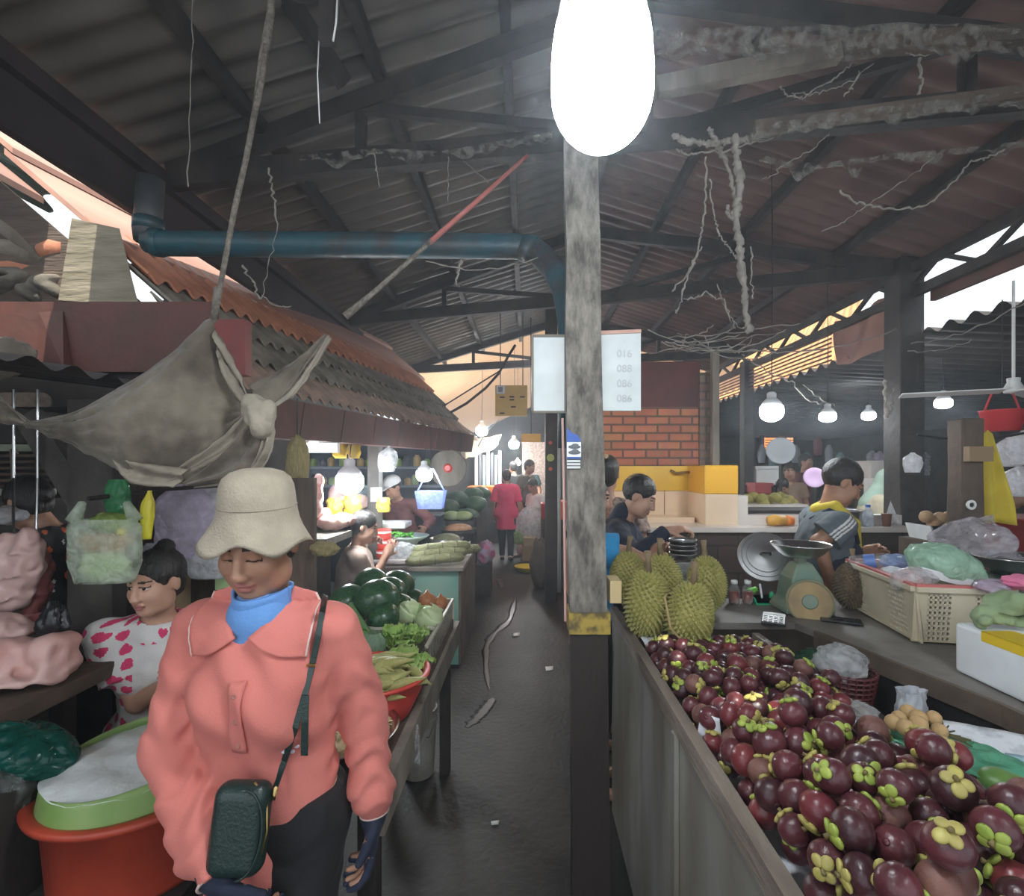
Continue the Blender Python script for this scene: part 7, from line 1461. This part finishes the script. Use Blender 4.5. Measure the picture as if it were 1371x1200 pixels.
# right side
q = person('young man in navy jacket cutting fruit behind the durians', (P(801, 0, 2.95).x, 2.95, 0), 72, 1.54, 20, head=(18, 0, 0), wl=P(908, 728, 2.72), wr=P(892, 712, 2.58), skin=m_skinl, h=.006, hair='short', top=m_navycl, sleeve='long', bottom=m_blackcl, hem=.16, bust=False, curl=.8, neckcut=.058, armk=1.02, handd={-1: (.9, -.1, .2), 1: (.8, -.1, -.6)}, palm={-1: (0, .3, -1), 1: (-.3, 0, -1)})
c_ = SD(); c_.cap(q['tp'](0, .035, .455), q['tp'](0, .03, .53), .066, .062); c_.cap(q['tp'](0, .0, .44), q['tp'](0, -.02, .60), .048, .052, sub=True, k=.005); c_.fn(plane_cut(q['tp'](0, -.02, .5), q['Rt'] @ V((0, -1, .3)))); sdf_obj('jacket_collar', c_, .006, m_navycl, q['root'])
m_sky = cloth('sky_blue', (.03, .30, .62))
person('person in sky blue shirt reaching from behind the grey post', (P(793, 0, 2.5).x, 2.5, 0), 88, 1.50, -2, head=(4, 0, 0), fat=.82, wl=P(872, 742, 2.5), wr=P(866, 750, 2.32), elb={-1: P(842, 742, 2.36)}, skin=m_skin, h=.008, hair='bun', top=m_sky, loose=.02, sleever=.022, bottom=m_blackcl, curl=.9)
person('person in patterned scarf peeping out behind the grey post', (P(812, 0, 3.35).x, 3.35, 0), 175, 1.62, 0, h=.012, hair='back', top=cloth('pattern_scarf', (.45, .33, .27), (.12, .08, .07), scale=30), bottom=m_blackcl)
m_polo = cloth('slate_polo', (.12, .15, .17), (.09, .115, .135))
pa_ = V((P(1084, 0, 2.72).x, 2.72, 0))
def stripes(c):
    S, E, Wr = LASTP['arms'][-1]; a = A3(E - S); a /= np.linalg.norm(a); fw = A3(LASTP['Rr'] @ V((0, -1, 0))); fw -= a * (fw @ a); fw /= np.linalg.norm(fw); ou = np.cross(a, fw); ou = ou if ou @ A3(LASTP['Rr'] @ V((-1, 0, 0))) > 0 else -ou
    q = c - A3(S); l = q @ fw + .004; t = q @ a; return ((np.abs(np.abs(l) - .016 * (np.abs(l) > .008)) < .0045) & (q @ ou > .01) & (t > -.06) & (t < .3)).astype(int)
q = person('man in slate polo with white sleeve stripes, navy apron and yellow towel', pa_, yaw=78, Hh=1.60, lean=12, head=(26, 2, 0), wl=P(1150, 742, 2.78), wr=P(1112, 778, 2.50), elb={-1: P(1096, 726, 2.53)}, skin=m_skin, h=.0062, hair='short', top=m_polo, topmats=[m_polo, m_whitecl], topfn=stripes, toph=.0045, bottom=m_blackcl, bust=False, wid=1.16, fat=1.15, hem=.16, sleever=.02, curl=.6)
c_ = SD(); Rq = q['Rt'].to_4x4(); tq = q['tp']
c_.cap(tq(-.08, -.01, -.2), tq(.08, -.01, -.2), .20, n=q['Rt'] @ V((0, 1, 0)), fl=.95); c_.ell(tq(0, -.01, .13), (.215, .188, .26), Rq, .03); c_.ell(tq(0, -.02, .28), (.15, .170, .16), Rq, .03)
c_.fn(plane_cut(tq(0, -.00, 0), q['Rt'] @ V((0, 1, 0)))); sdf_obj('apron', c_, .008, m_navycl, q['root'])
mb = MB()
for x in (-1, 1): mb.tube([tq(x * .09, -.125, .36), tq(x * .10, -.075, .47), tq(x * .09, .04, .50), tq(x * .04, .10, .43)], .012, 8)
mb.build('apron_strap', m_navycl, q['root'], smooth=True)
c_ = SD()
for x in (-1, 1): c_.cap(tq(x * .015, .07, .49), tq(x * .072, .01, .525), .028, k=.01); c_.cap(tq(x * .072, .01, .525), tq(x * .06, -.10, .455), .026, k=.01); c_.cap(tq(x * .06, -.10, .455), tq(x * .05, -.155, .25), .028, .03, k=.01)
sdf_obj('towel', c_, .007, m_ycl, q['root'])
m_cream = cloth('cream_blouse', (.55, .50, .36)); m_mint = cloth('mint_scarf', (.34, .46, .38))
q = person('woman in cream blouse and mint headscarf working at a far table', (P(1150, 0, 5.0).x, 5.0, 0), 75, 1.56, 22, head=(15, 0, 0), wl=P(1196, 686, 4.9), wr=P(1200, 692, 4.8), h=.011, hair=None, top=m_cream, sleeve='long', bottom=m_blackcl, hem=.25, loose=.03, sleever=.02)
c_ = SD(); pM = lambda *v: q['Mh'] @ (V(v) * q['s']); c_.ell(pM(0, .02, .03), (.095, .11, .11), q['Mh'].to_3x3().to_4x4()); c_.cap(pM(0, .03, -.05), q['tp'](0, .02, .40), .09, .13, k=.04); c_.ell(pM(0, -.10, -.02), (.05, .06, .08), None, .01, True); sdf_obj('headscarf', c_, .010, m_mint, q['root'])
q = person('person in white shirt and blue scarf bending right of the thick eave post', (P(1262, 0, 4.3).x, 4.3, 0), 60, 1.62, 40, head=(20, 0, 0), h=.010, hair='short', top=m_whitecl, sleeve='long', bottom=m_blackcl, bust=False)
c_ = SD(); c_.cap(q['tp'](-.05, .0, .49), q['tp'](.05, .0, .49), .07); sdf_obj('scarf', c_, .01, cloth('blue_scarf', (.02, .16, .36)), q['root'])
m_brcl = cloth('brown_shirt', (.20, .10, .06))
person('person in brown shirt seated low behind the far fruit table', (P(1049, 0, 7.0).x, 7.0, 0), -30, 1.55, 20, sit=.62, head=(25, 0, 0), h=.016, hair='back', top=m_brcl, bottom=m_blackcl)
person('person with dark hair seated beside the grey fan far back', (P(1056, 0, 7.6).x, 7.6, 0), -20, 1.6, 5, sit=.75, h=.018, hair='back', top=cloth('tan_shirt', (.28, .18, .12)), bottom=m_blackcl)
person('person in maroon shirt standing far back beyond the grey fan', (P(1077, 0, 8.4).x, 8.4, 0), 30, 1.75, 0, h=.018, hair='back', top=m_mcl, bottom=m_blackcl)
# ------------------------------------------------------------------ the green counter and what stands on it
m_teal = mat('teal_paint', (.10, .27, .22), .5, c2=(.20, .33, .27), scale=2.4, bump=.1, detail=6)
t = thing('green_counter', 'teal green market counter beside the beige-shirted woman', 'counter', (-.8, 4.6, 0))
MB().box((-1.10, 3.95, .04), (-.53, 3.97, .77)).build('front_panel', m_teal, t); MB().box((-.53, 3.95, .04), (-.51, 5.05, .77)).build('side_panel', m_wood2, t)
MB().box((-1.12, 3.93, .77), (-.49, 5.07, .80)).build('top', mat('counter_top', (.24, .21, .18), .35, c2=(.15, .13, .11), scale=6), t); MB().box((-1.1, 3.97, .0), (-.53, 5.03, .04)).build('plinth', m_dark, t)
zt = .802
def on(px, py, z=zt): return PZ(px, py, z)
m_roll = mat('leaf_roll', (.16, .17, .07), .5, c2=(.28, .28, .14), scale=20, stretch=(1, 5, 5), bump=.3)
rl = None
for k, (px, py, up, lab) in enumerate(((562, 756, 0, 'front leaf-wrapped roll at the counter edge'), (568, 748, .04, 'second leaf-wrapped roll from the counter edge'), (572, 740, .08, 'leaf-wrapped roll on top of the stack'), (580, 745, 0, 'leaf-wrapped roll at the back of the stack'), (606, 742, 0, 'leaf-wrapped roll right of the stack'))):
    p = PZ(px, py + 4, zt + up) + V((.10, .1, .045))
    if rl is None:
        mb = MB(); mb.tube([(-.27, 0, -.01), (-.23, 0, 0), (-.1, 0, .006), (.1, 0, .006), (.23, 0, 0), (.27, 0, -.01)], [.02, .045, .05, .05, .045, .02], 14); rl = mb.build('leaf_roll', m_roll, smooth=True, origin=V()); tag(rl, None, 'leaf roll', 'leaf-wrapped rolls on the green counter')
        for x in (-.14, 0, .14): MB().tube([(x, .053 * math.cos(a), .004 + .053 * math.sin(a)) for a in [2 * math.pi * i / 12 for i in range(13)]], .004, 5).build('tie', m_wood, rl, world=False)
        o = rl
    else: o = copy_tree(rl)
    o.location = p; o.rotation_euler = (0, -.05, .22 + .05 * k); o['label'] = lab; o.scale = (.85,) * 3 if k < 4 else (.5, .8, .8)
p = on(545, 735, zt); p.y = 4.55; t = thing('enamel_bowl', 'wide pale bowl of green vegetables on the teal counter', 'bowl', V((P(547, 0, 4.55).x, 4.55, .80))); c = V((P(547, 0, 4.55).x, 4.55, .80))
MB().lathe([(.05, .0), (.06, .06), (.09, .11), (.15, .14), (.185, .165), (.18, .168), (.14, .15)], 32, c).build('bowl', mat('mint_enamel', (.50, .62, .56), .3), t, smooth=True)
leafy('greens', 'green vegetable heaped in the wide pale bowl', c + V((-.04, 0, .15)), 14, .14, .06, mat('bright_green', (.12, .42, .05), .5), 8, 'vegetable', .4)
lump('plastic_bag', 'clear bulging plastic bag in front of the wide pale bowl', 'plastic bag', V((P(537, 0, 4.2).x, 4.22, .875)), (.15, .10, .075), f_clear, 83, None, .12)
lump('plastic_bag', 'black bag under the wide pale bowl', 'plastic bag', V((P(522, 0, 4.4).x, 4.4, .85)), (.09, .08, .05), MATS['black_film'], 84, None, .15)
t = thing('drinks_can_stack', 'red round tins stacked by the hands of the beige-shirted woman', 'tin', V((P(514, 0, 4.3).x, 4.3, .80))); c = V((P(514, 0, 4.3).x, 4.3, .801)); m_redp = MATS['red_basin']
for k in range(3): MB().lathe([(.06, .085 * k), (.062, .085 * k + .005), (.062, .085 * k + .075), (.05, .085 * k + .083)], 22, c + V((.01 * (k % 2), 0, 0))).build('tin', m_redp, t, smooth=True); MB().lathe([(.0628, .085 * k + .05), (.0628, .085 * k + .066)], 22, c + V((.01 * (k % 2), 0, 0)), cap0=False, cap1=False).build('pale_band', m_white, t, smooth=True)
t = thing('white_scale', 'scale with flat white pan behind the red tins', 'scale', V((P(512, 0, 4.85).x, 4.85, .80))); c = V((P(508, 0, 4.7).x + .12, 4.7, .801))
MB().loft([[c + V((a * w_, d * w_, z)) for a, d in ((-1, -1), (1, -1), (1, 1), (-1, 1))] for z, w_ in ((0, .10), (.08, .09), (.2, .05))], True).build('body', m_brcl, t); MB().box((c.x - .17, c.y - .14, c.z + .22), (c.x + .15, c.y + .14, c.z + .27)).build('pan', m_white, t, bev=.01); MB().tube([c + V((0, 0, .19)), c + V((0, 0, .23))], .03).build('pedestal', m_metal, t)
lump('fish_pile', 'pale fish lying at the front of the teal counter', 'fish', V((P(545, 0, 4.05).x - .1, 4.06, .815)), (.30, .06, .022), mat('fish_grey', (.48, .44, .44), .35, c2=(.34, .30, .30), scale=12), 85, None, .15)
t = thing('steel_basin', 'wide metal basin of leaf parcels at the back of the teal counter', 'basin', V((P(600, 0, 5.1).x, 5.1, .80))); c = V((P(598, 0, 4.85).x, 4.85, .802)); MB().lathe([(.10, 0), (.14, .05), (.16, .10), (.155, .10), (.12, .04)], 28, c).build('bowl', m_metal, t, smooth=True); MB().ell(c + V((0, 0, .09)), (.13, .13, .05)).build('parcels', m_roll, t, smooth=True)
lump('clothes_heap', 'pink, red and grey cloth bundle hanging beyond the counter end', 'cloth', V((P(650, 0, 6.3).x, 6.3, .52)), (.11, .12, .14), mat('bundle_mix', (.60, .10, .22), .8, c2=(.30, .32, .42), scale=12), 86, None, .2)
tag(MB().box((P(640, 0, 6.3).x - .12, 6.15, 0), (P(658, 0, 6.3).x, 6.5, .38)).build('crate', m_dark), 'dark crate under the pink cloth bundle', 'crate')
# produce stand farther on
t = thing('produce_stand', 'black produce stand heaped with dark green vegetables down the lane', 'stand', (-1.0, 7.0, 0)); MB().box((-1.75, 6.3, .85), (-.62, 7.9, .90)).build('top', m_dark, t); MB().box((-.66, 6.3, 0), (-.62, 7.9, .95)).build('side_board', m_dark, t)
for x in (-1.7, -.72): MB().box((x, 6.32, 0), (x + .06, 6.38, .85)).build('leg', m_dark, t)
m_vdark = mat('veg_dark', (.03, .085, .045), .5, c2=(.06, .13, .06), scale=8); m_vpale = mat('veg_pale', (.34, .44, .17), .5, c2=(.46, .52, .26), scale=8)
for k in range(16):
    x, y = -1.55 + .26 * (k % 4) + .08 * ((k // 4) % 2), 6.6 + .3 * (k // 4); tag(MB().ell((x, y, 1.0 + .10 * math.sin(k * 1.3) + .04 * (k // 4)), (.16, .15, .11), 16, 10, fn=lambda p: p * (1 + .1 * noise3(p, 20, k))).build('leafy_bunch', m_vdark, smooth=True), 'dark green leafy bunch heaped on the black produce stand', 'vegetable', 'dark green bunches on the produce stand')
for k, x in enumerate((-1.45, -1.2, -.95, -.8)): tag(MB().ell((x, 6.42, .96), (.12, .09, .06), 16, 10).build('gourd', m_vpale, smooth=True), 'pale green gourd at the front of the black produce stand', 'vegetable', 'pale gourds on the produce stand')
t = thing('brown_goods_bowl', 'dark bowl of brown goods on a white tub before the produce stand', 'bowl', V((P(614, 0, 5.9).x, 5.9, 0))); c = V((P(614, 0, 5.9).x, 5.9, 0)); MB().lathe([(.11, 0), (.12, .02), (.14, .72), (.12, .72)], 24, c).build('white_tub', m_foam, t, smooth=True); MB().lathe([(.14, .72), (.2, .86), (.21, .86), (.19, .8)], 28, c).build('bowl', m_dark, t, smooth=True); MB().ell(c + V((0, 0, .86)), (.16, .16, .06), 18, 10).build('goods', mat('brown_goods', (.45, .22, .11), .7, c2=(.55, .32, .18), scale=25), t, smooth=True)
# hanging goods and lamps over the left stalls
bulb(P(468, 648, 3.6), .19, 'very bright bulb hanging over the beige-shirted woman', flat=.8, upto=1.90); bulb(P(420, 588, 3.2), .07, 'small bulb under the brown gutter right of the knotted cloth', upto=1.90); bulb(P(568, 637, 4.5), .14, 'bulb hanging beside the white cap', upto=1.92); bulb(P(645, 578, 10.6), .24, 'bright bulb at the end of the cream roof', m=glow('led_far', (.95, .97, 1), 330), upto=3.7); bulb(P(688, 596, 10.2), .20, 'bulb over the people far down the lane', m=glow('led_far', (.95, .97, 1), 330), upto=4.15); bulb(P(735, 505, 7.4), .14, 'added fill bulb hidden behind the blank sign board over the lane', m=glow('led_far', (.95, .97, 1), 330), upto=3.75); bulb(P(693, 620, 12), .14, 'small cold bulb behind the person in black', upto=4.1)  # the bulb behind the blank board is added to brighten the lane
tag(MB().box((P(395, 0, 3.3).x, 3.3, P(0, 606, 3.3).z), (P(452, 0, 3.3).x, 3.34, P(0, 593, 3.3).z)).build('white_shelf', m_white), 'white shelf board behind the small bulb', 'shelf')
pbag('plastic_bag', 'clear bag hanging from the gutter before the shelves', P(518, 632, 3.9), .15, .09, .20, f_clear, 90, 0, .15, lean=(.02, 0))
t = thing('blue_basket', 'translucent blue plastic basket hanging by the white cap', 'basket', P(577, 680, 4.6)); c = P(577, 681, 4.6); f_bl = film('blue_plastic', (.42, .52, .88), .8, .25, .4)
MB().loft([[c + V((a * w_, d * w_ * .7, z)) for a, d in ((-1, -1), (1, -1), (1, 1), (-1, 1))] for z, w_ in ((0, .105), (.16, .13), (.16, .12), (.01, .10))], True).build('tub', f_bl, t); MB().tube([c + V((-.12, 0, .16)), c + V((-.02, 0, .36)), c + V((.02, 0, .36)), c + V((.12, 0, .16))], .008).build('handle', f_bl, t, smooth=True); MB().tube([c + V((0, 0, .36)), V((c.x, c.y, 1.95))], .004).build('cord', m_black, t)
t = thing('wall_fan', 'dark round fan with red hub under the gutter end', 'fan', P(594, 627, 5.4)); c = P(600, 627, 5.5); MB().lathe([(.20, 0), (.205, .01), (.20, .02), (.19, .01)], 32, M=T(*c) @ R(90, 0, 0)).build('guard', m_wood, t); MB().lathe([(.02, -.05), (.19, -.03)], 24, M=T(*c) @ R(90, 0, 0)).build('back_mesh', m_dark, t); MB().lathe([(.045, .01), (.05, .03), (.03, .05)], 18, M=T(*c) @ R(90, 0, 0)).build('hub', m_redp, t)
meat('hanging_meat', 'long strip of pink meat hanging left of the very bright bulb', [(P(428, 640, 3.4), P(424, 685, 3.4), .03, .04)], m_meat, h=.012, seed=9); meat('hanging_meat', 'pale meat hanging beneath the very bright bulb', [(P(470, 672, 4.4), (.16, .06, .08)), (P(448, 668, 4.4), (.05, .05, .12))], m_fat, h=.014, seed=10)
meat('meat_piece', 'heap of pink meat on the board right of the hat', [(P(445, 700, 3.5), (.10, .1, .05)), (P(460, 696, 3.6), (.08, .1, .05)), (P(432, 690, 3.6), (.06, .06, .05))], m_meat, h=.012, seed=11)
tag(MB().box((-1.9, 3.1, P(0, 712, 3.5).z - .04), (-1.22, 3.55, P(0, 711, 3.5).z)).build('meat_board', m_wood), 'wooden board under the heap of pink meat', 'board'); tag(MB().box((-1.85, 3.2, 0), (-1.35, 3.5, P(0, 712, 3.5).z - .042)).build('board_stand', m_dark), 'dark stand under the meat board', 'stand')
m_yb = mat('yellow_bag', (.68, .48, .05), .5, c2=(.55, .36, .03), scale=12)
for k, (px, py, w_) in enumerate(((448, 682, .13), (472, 681, .14), (514, 678, .11), (456, 606, .11), (474, 606, .10))): pbag('yellow_bag', ('yellow bag low left below the very bright bulb', 'yellow bag low right below the very bright bulb', 'yellow bag beside the maroon shirt', 'left yellow packet under the brown gutter', 'right yellow packet under the brown gutter')[k], P(px, py + 8, 4.0 if k < 3 else 3.7), w_, w_ * .5, w_ * 1.05, m_yb, 92 + k, 0, .8, amp=.22)
t = thing('shelf_rack', 'back shelves of jars under the gutter behind the bright bulb', 'shelf', P(500, 690, 5.8))
for y in (625, 650, 688): MB().box((P(400, 0, 5.8).x, 5.8, P(0, y + 3, 5.8).z), (P(590, 0, 5.8).x, 6.05, P(0, y, 5.8).z)).build('board', mat('grey_shelf', (.16, .18, .2), .6), t)
MB().box((P(395, 0, 6.1).x, 6.08, .2), (P(595, 0, 6.1).x, 6.1, 1.85)).build('back', mat('blue_black', (.03, .04, .055), .7), t)
rj = random.Random(4)
for k in range(26):
    px, y = 420 + (k % 13) * 12.5 + rj.uniform(-2, 2), (625, 650)[k // 13]; p = P(px, y - .5, 5.85); hh = rj.uniform(.08, .14); tag(MB().lathe([(.04, 0), (.042, hh * .75), (.025, hh * .9), (.027, hh)], 12, p).build('jar', [mat('jar_green', (.20, .30, .08), .3), mat('jar_dark', (.05, .05, .06), .3), mat('jar_amber', (.34, .22, .06), .3)][k % 3], smooth=True), '%s jar in the %s row of the back shelves' % (('green', 'dark', 'amber')[k % 3], ('upper', 'lower')[k // 13]), 'jar', 'jars on the back shelves')
tag(MB().box((P(492, 0, 4.3).x, 4.3, .0), (P(507, 0, 4.3).x, 4.42, 1.9)).build('stall_post', m_post), 'dark post with a white box behind the beige-shirted woman', 'post'); quad(496, 653, 510, 672, 4.27, .03).build('switch_box', m_white); tag(bpy.data.objects['switch_box'], 'white box fixed to the dark post above the white scale', 'box')
MB().tube([P(398, 600, 2.6), V((P(398, 0, 2.6).x, 2.6, 1.93))], .004).build('straw_wire', m_black).update_tag(); tag(bpy.data.objects['straw_wire'], 'thin dark wire holding up the bunch of pale straw', 'wire'); lump('straw_bundle', 'bunch of pale straw hanging right of the felt hat', 'straw', P(398, 620, 2.6), (.06, .05, .14), mat('straw', (.46, .38, .18), .9, c2=(.30, .24, .1), scale=30, stretch=(6, 6, .6), bump=.5), 97, None, .1); lump('cloth_scrap', 'beige woven scrap under the brim at the right of the hat', 'cloth', P(434, 735, 2.4), (.07, .04, .035), mat('straw', (.46, .38, .18), .9), 98, None, .2)
sheet('awning', 'pale lit cloth awning hanging at the end of the cream roof', 'awning', [P(612, 592, 9.6), P(672, 582, 10.2), P(664, 600, 10.4), P(622, 616, 9.7)], mat('awning_cream', (.80, .68, .48), .8), seed=13, wob=.03)
t = thing('meter_board', 'yellow board with white meter hanging under the far truss', 'meter board', P(685, 555, 6.4)); quad(663, 516, 706, 557, 6.4, .03).build('board', mat('meter_yellow', (.72, .46, .13), .6, c2=(.62, .38, .10), scale=4), t); quad(664.5, 516.5, 676, 527, 6.36, .03).build('meter', m_white, t); quad(667, 518, 673, 525, 6.35, .02).build('dial', mat('grey_dial', (.25, .25, .25), .4), t)
for a_, b_ in ((669, 531), (682, 530.5), (696, 530.5), (682, 534.5), (684, 544), (669, 552.5)): quad(a_, b_, a_ + 6.5, b_ + 1.8, 6.39, .012).build('slot', m_dark, t)
MB().tube([P(670, 516, 6.42), V((P(670, 0, 6.42).x, 6.42, top_z(-.33) - .02))], .006).tube([P(700, 516, 6.42), V((P(700, 0, 6.42).x, 6.42, top_z(-.05) - .02))], .006).build('cord', m_black, t)
t = thing('sign_plate', 'small orange sign plate beyond the meter board', 'sign', P(711, 588, 7.5)); quad(698, 581, 724, 592, 7.5, .03).build('plate', mat('plate_orange', (.68, .36, .06), .6), t); MB().tube([P(711, 582, 7.51), V((P(711, 0, 7.51).x, 7.51, top_z(.07) - .02))], .008).build('cord', m_black, t)
tag(MB().box((P(699, 0, 12.6).x, 12.6, 0), (P(730, 0, 12.6).x, 12.7, P(0, 592, 12.6).z)).build('hanging_wares', mat('wares', (.30, .21, .16), .6, c2=(.55, .45, .40), scale=28, bump=.5)), 'board of hanging small wares below the orange sign plate', 'wares')
for k, (px, py, r, cc) in enumerate(((737, 593, .022, (.70, .10, .08)), (737, 613, .045, (.50, .52, .16)), (737, 628, .022, (.70, .10, .08)))): tag(MB().lathe([(r, -.004), (r * .95, .004)], 20, M=T(*P(px, py, 5.92)) @ R(90)).build('sticker', mat('sticker%d' % (k % 2), cc, .5)), ('upper small round red sticker on the lane post', 'oval yellow-green sticker on the lane post', 'lower small round red sticker on the lane post')[k], 'sticker')
tag(MB().tube([P(747, 575, 6.4), V((P(748, 0, 6.4).x, 6.4, 0))], .03, 10).build('white_tube', m_white, smooth=True), 'thin white tube standing right of the lane post', 'tube')
for k, (a0, b0, a1, b1, Y, mm, lab, nm) in enumerate(((701, 720, 718, 732, 8.3, mat('cardboard', (.44, .31, .18), .8), 'cardboard carton lying on another under the seated person', 'carton'), (699, 732, 721, 752, 8.3, mat('cardboard2', (.36, .24, .13), .8), 'lower cardboard carton on the lane floor', 'carton'), (725, 675, 735, 695, 7.0, MATS['red_plastic'], 'red crate left of the lane post', 'crate'), (746, 672, 760, 696, 6.6, mat('orange_crate', (.80, .16, .05), .5), 'orange crate stacked right of the lane post', 'crate'))):
    a, c = P(a0, b0, Y), P(a1, b1, Y); t = thing(nm, lab, 'box', P((a0 + a1) / 2, b1, Y)); MB().box((a.x, Y, max(0, c.z)), (c.x, Y + .4, a.z)).build('body', mm, t, bev=.01); MB().bar((a.x, Y - .005, a.z - .02), (c.x, Y - .005, a.z - .02), .01, .03).build('rim', mm, t)
    if c.z > .3: tag(MB().box((a.x, Y + .02, 0), (c.x, Y + .38, c.z - .002)).build('box_stand', m_wood2), 'brown stand under the ' + lab, 'stand')
p = PZ(706, 765, .0); tag(MB().lathe([(.14, 0), (.19, .07), (.2, .08), (.19, .08)], 24, p).build('yellow_basin', mat('basin_yellow', (.75, .55, .02), .45), smooth=True), 'yellow plastic basin on the lane floor left of the lane post', 'basin')
lump('sack', 'dark sagging sack leaning on the foot of the lane post', 'sack', PZ(724, 790, .0) + V((0, .2, .30)), (.13, .16, .34), mat('sack_brown', (.13, .10, .08), .9), 99, None, .15)
lump('sack', 'white plastic sack with pink print beside the olive-shirted person', 'sack', P(708, 705, 8.6), (.22, .18, .35), f_white, 100, None, .12)
t = thing('tray_table', 'row of orange trays and eggs at the far end of the left side', 'table', (-.9, 10.5, 0)); a, c = P(625, 652, 10.5), P(668, 662, 10.5); MB().box((a.x, 10.5, c.z), (c.x, 11.3, a.z)).build('trays', m_orange, t); MB().box((a.x, 10.5, 0), (c.x, 11.2, c.z)).build('base', m_dark, t)
for k in range(7): tag(MB().box((a.x + .05 + k * .09, 11.6, .0), (a.x + .12 + k * .09, 11.65, 1.2 + .75 - .05 * (k % 3))).build('bottle_display', [m_white, MATS['grey_shelf'], m_newsb][k % 3], bev=.01), ('pale', 'grey', 'bluish')[k % 3] + ' hanging packet in the far display', 'packet', 'packets in the far display')
# wet streak on the floor
def puddle(label, pts):
    Q = [PZ(*p, 0) for p, r in pts]; rs = [V((r * .7, 0, 0)) for p, r in pts]
    def fn(u, v):
        c = curve(Q, u); w_ = curve(rs, u).x * (1 + .7 * noise3((u * 9, len(pts), 0), 2.1, 1)) * min(1, 6 * u + .1, 6 * (1 - u) + .1); return V((c.x + (v - .5) * 2 * w_ + .35 * w_ * noise3((u * 14, v, 2), 1.5, 2), c.y, .0018))
    return tag(MB().grid(fn, 60, 4, thick=.001).build('puddle', mat('water', (.022, .021, .02), .38, spec=.3), smooth=True), label, 'puddle')
puddle('thin winding wet trickle down the middle of the lane', [((690, 800), .05), ((682, 830), .05), ((660, 850), .05), ((651, 870), .04), ((652, 905), .03), ((656, 925), .025)])
puddle('ragged puddle at the near end of the wet trickle', [((660, 935), .05), ((645, 955), .06), ((625, 975), .04)])
puddle('small puddle patches farther up the lane', [((668, 775), .06), ((672, 788), .05)])
for k, (px, py) in enumerate(((615, 872), (735, 895), (662, 1102), (690, 850))): sheet('litter', ('white scrap beside the teal counter foot', 'white scrap near the big post', 'white scrap on the near lane floor', 'white scrap beside the wet trickle')[k], 'litter', [PZ(px - 5, py - 2, .006), PZ(px + 6, py - 3, .006), PZ(px + 5, py + 2, .006), PZ(px - 4, py + 3, .006)], m_white, seed=20 + k, n=3, wob=.002)
# ------------------------------------------------------------------ thin haze volume added to imitate lens bloom round the bulbs
m = bpy.data.materials.new('bloom_haze'); m.use_nodes = True; nt = m.node_tree; nt.nodes.clear(); o_ = _n(nt, 'ShaderNodeOutputMaterial'); vs = _n(nt, 'ShaderNodeVolumeScatter'); vs.inputs['Density'].default_value = .013; vs.inputs['Anisotropy'].default_value = .6; vs.inputs['Color'].default_value = (.84, .92, 1, 1); nt.links.new(vs.outputs[0], o_.inputs['Volume'])
tag(MB().box((-5.3, -2.4, -.02), (8.6, 22.1, 4.32)).build('haze', m), 'thin bluish haze added through the whole hall to imitate lens bloom round the bulbs', 'haze', kind='stuff')
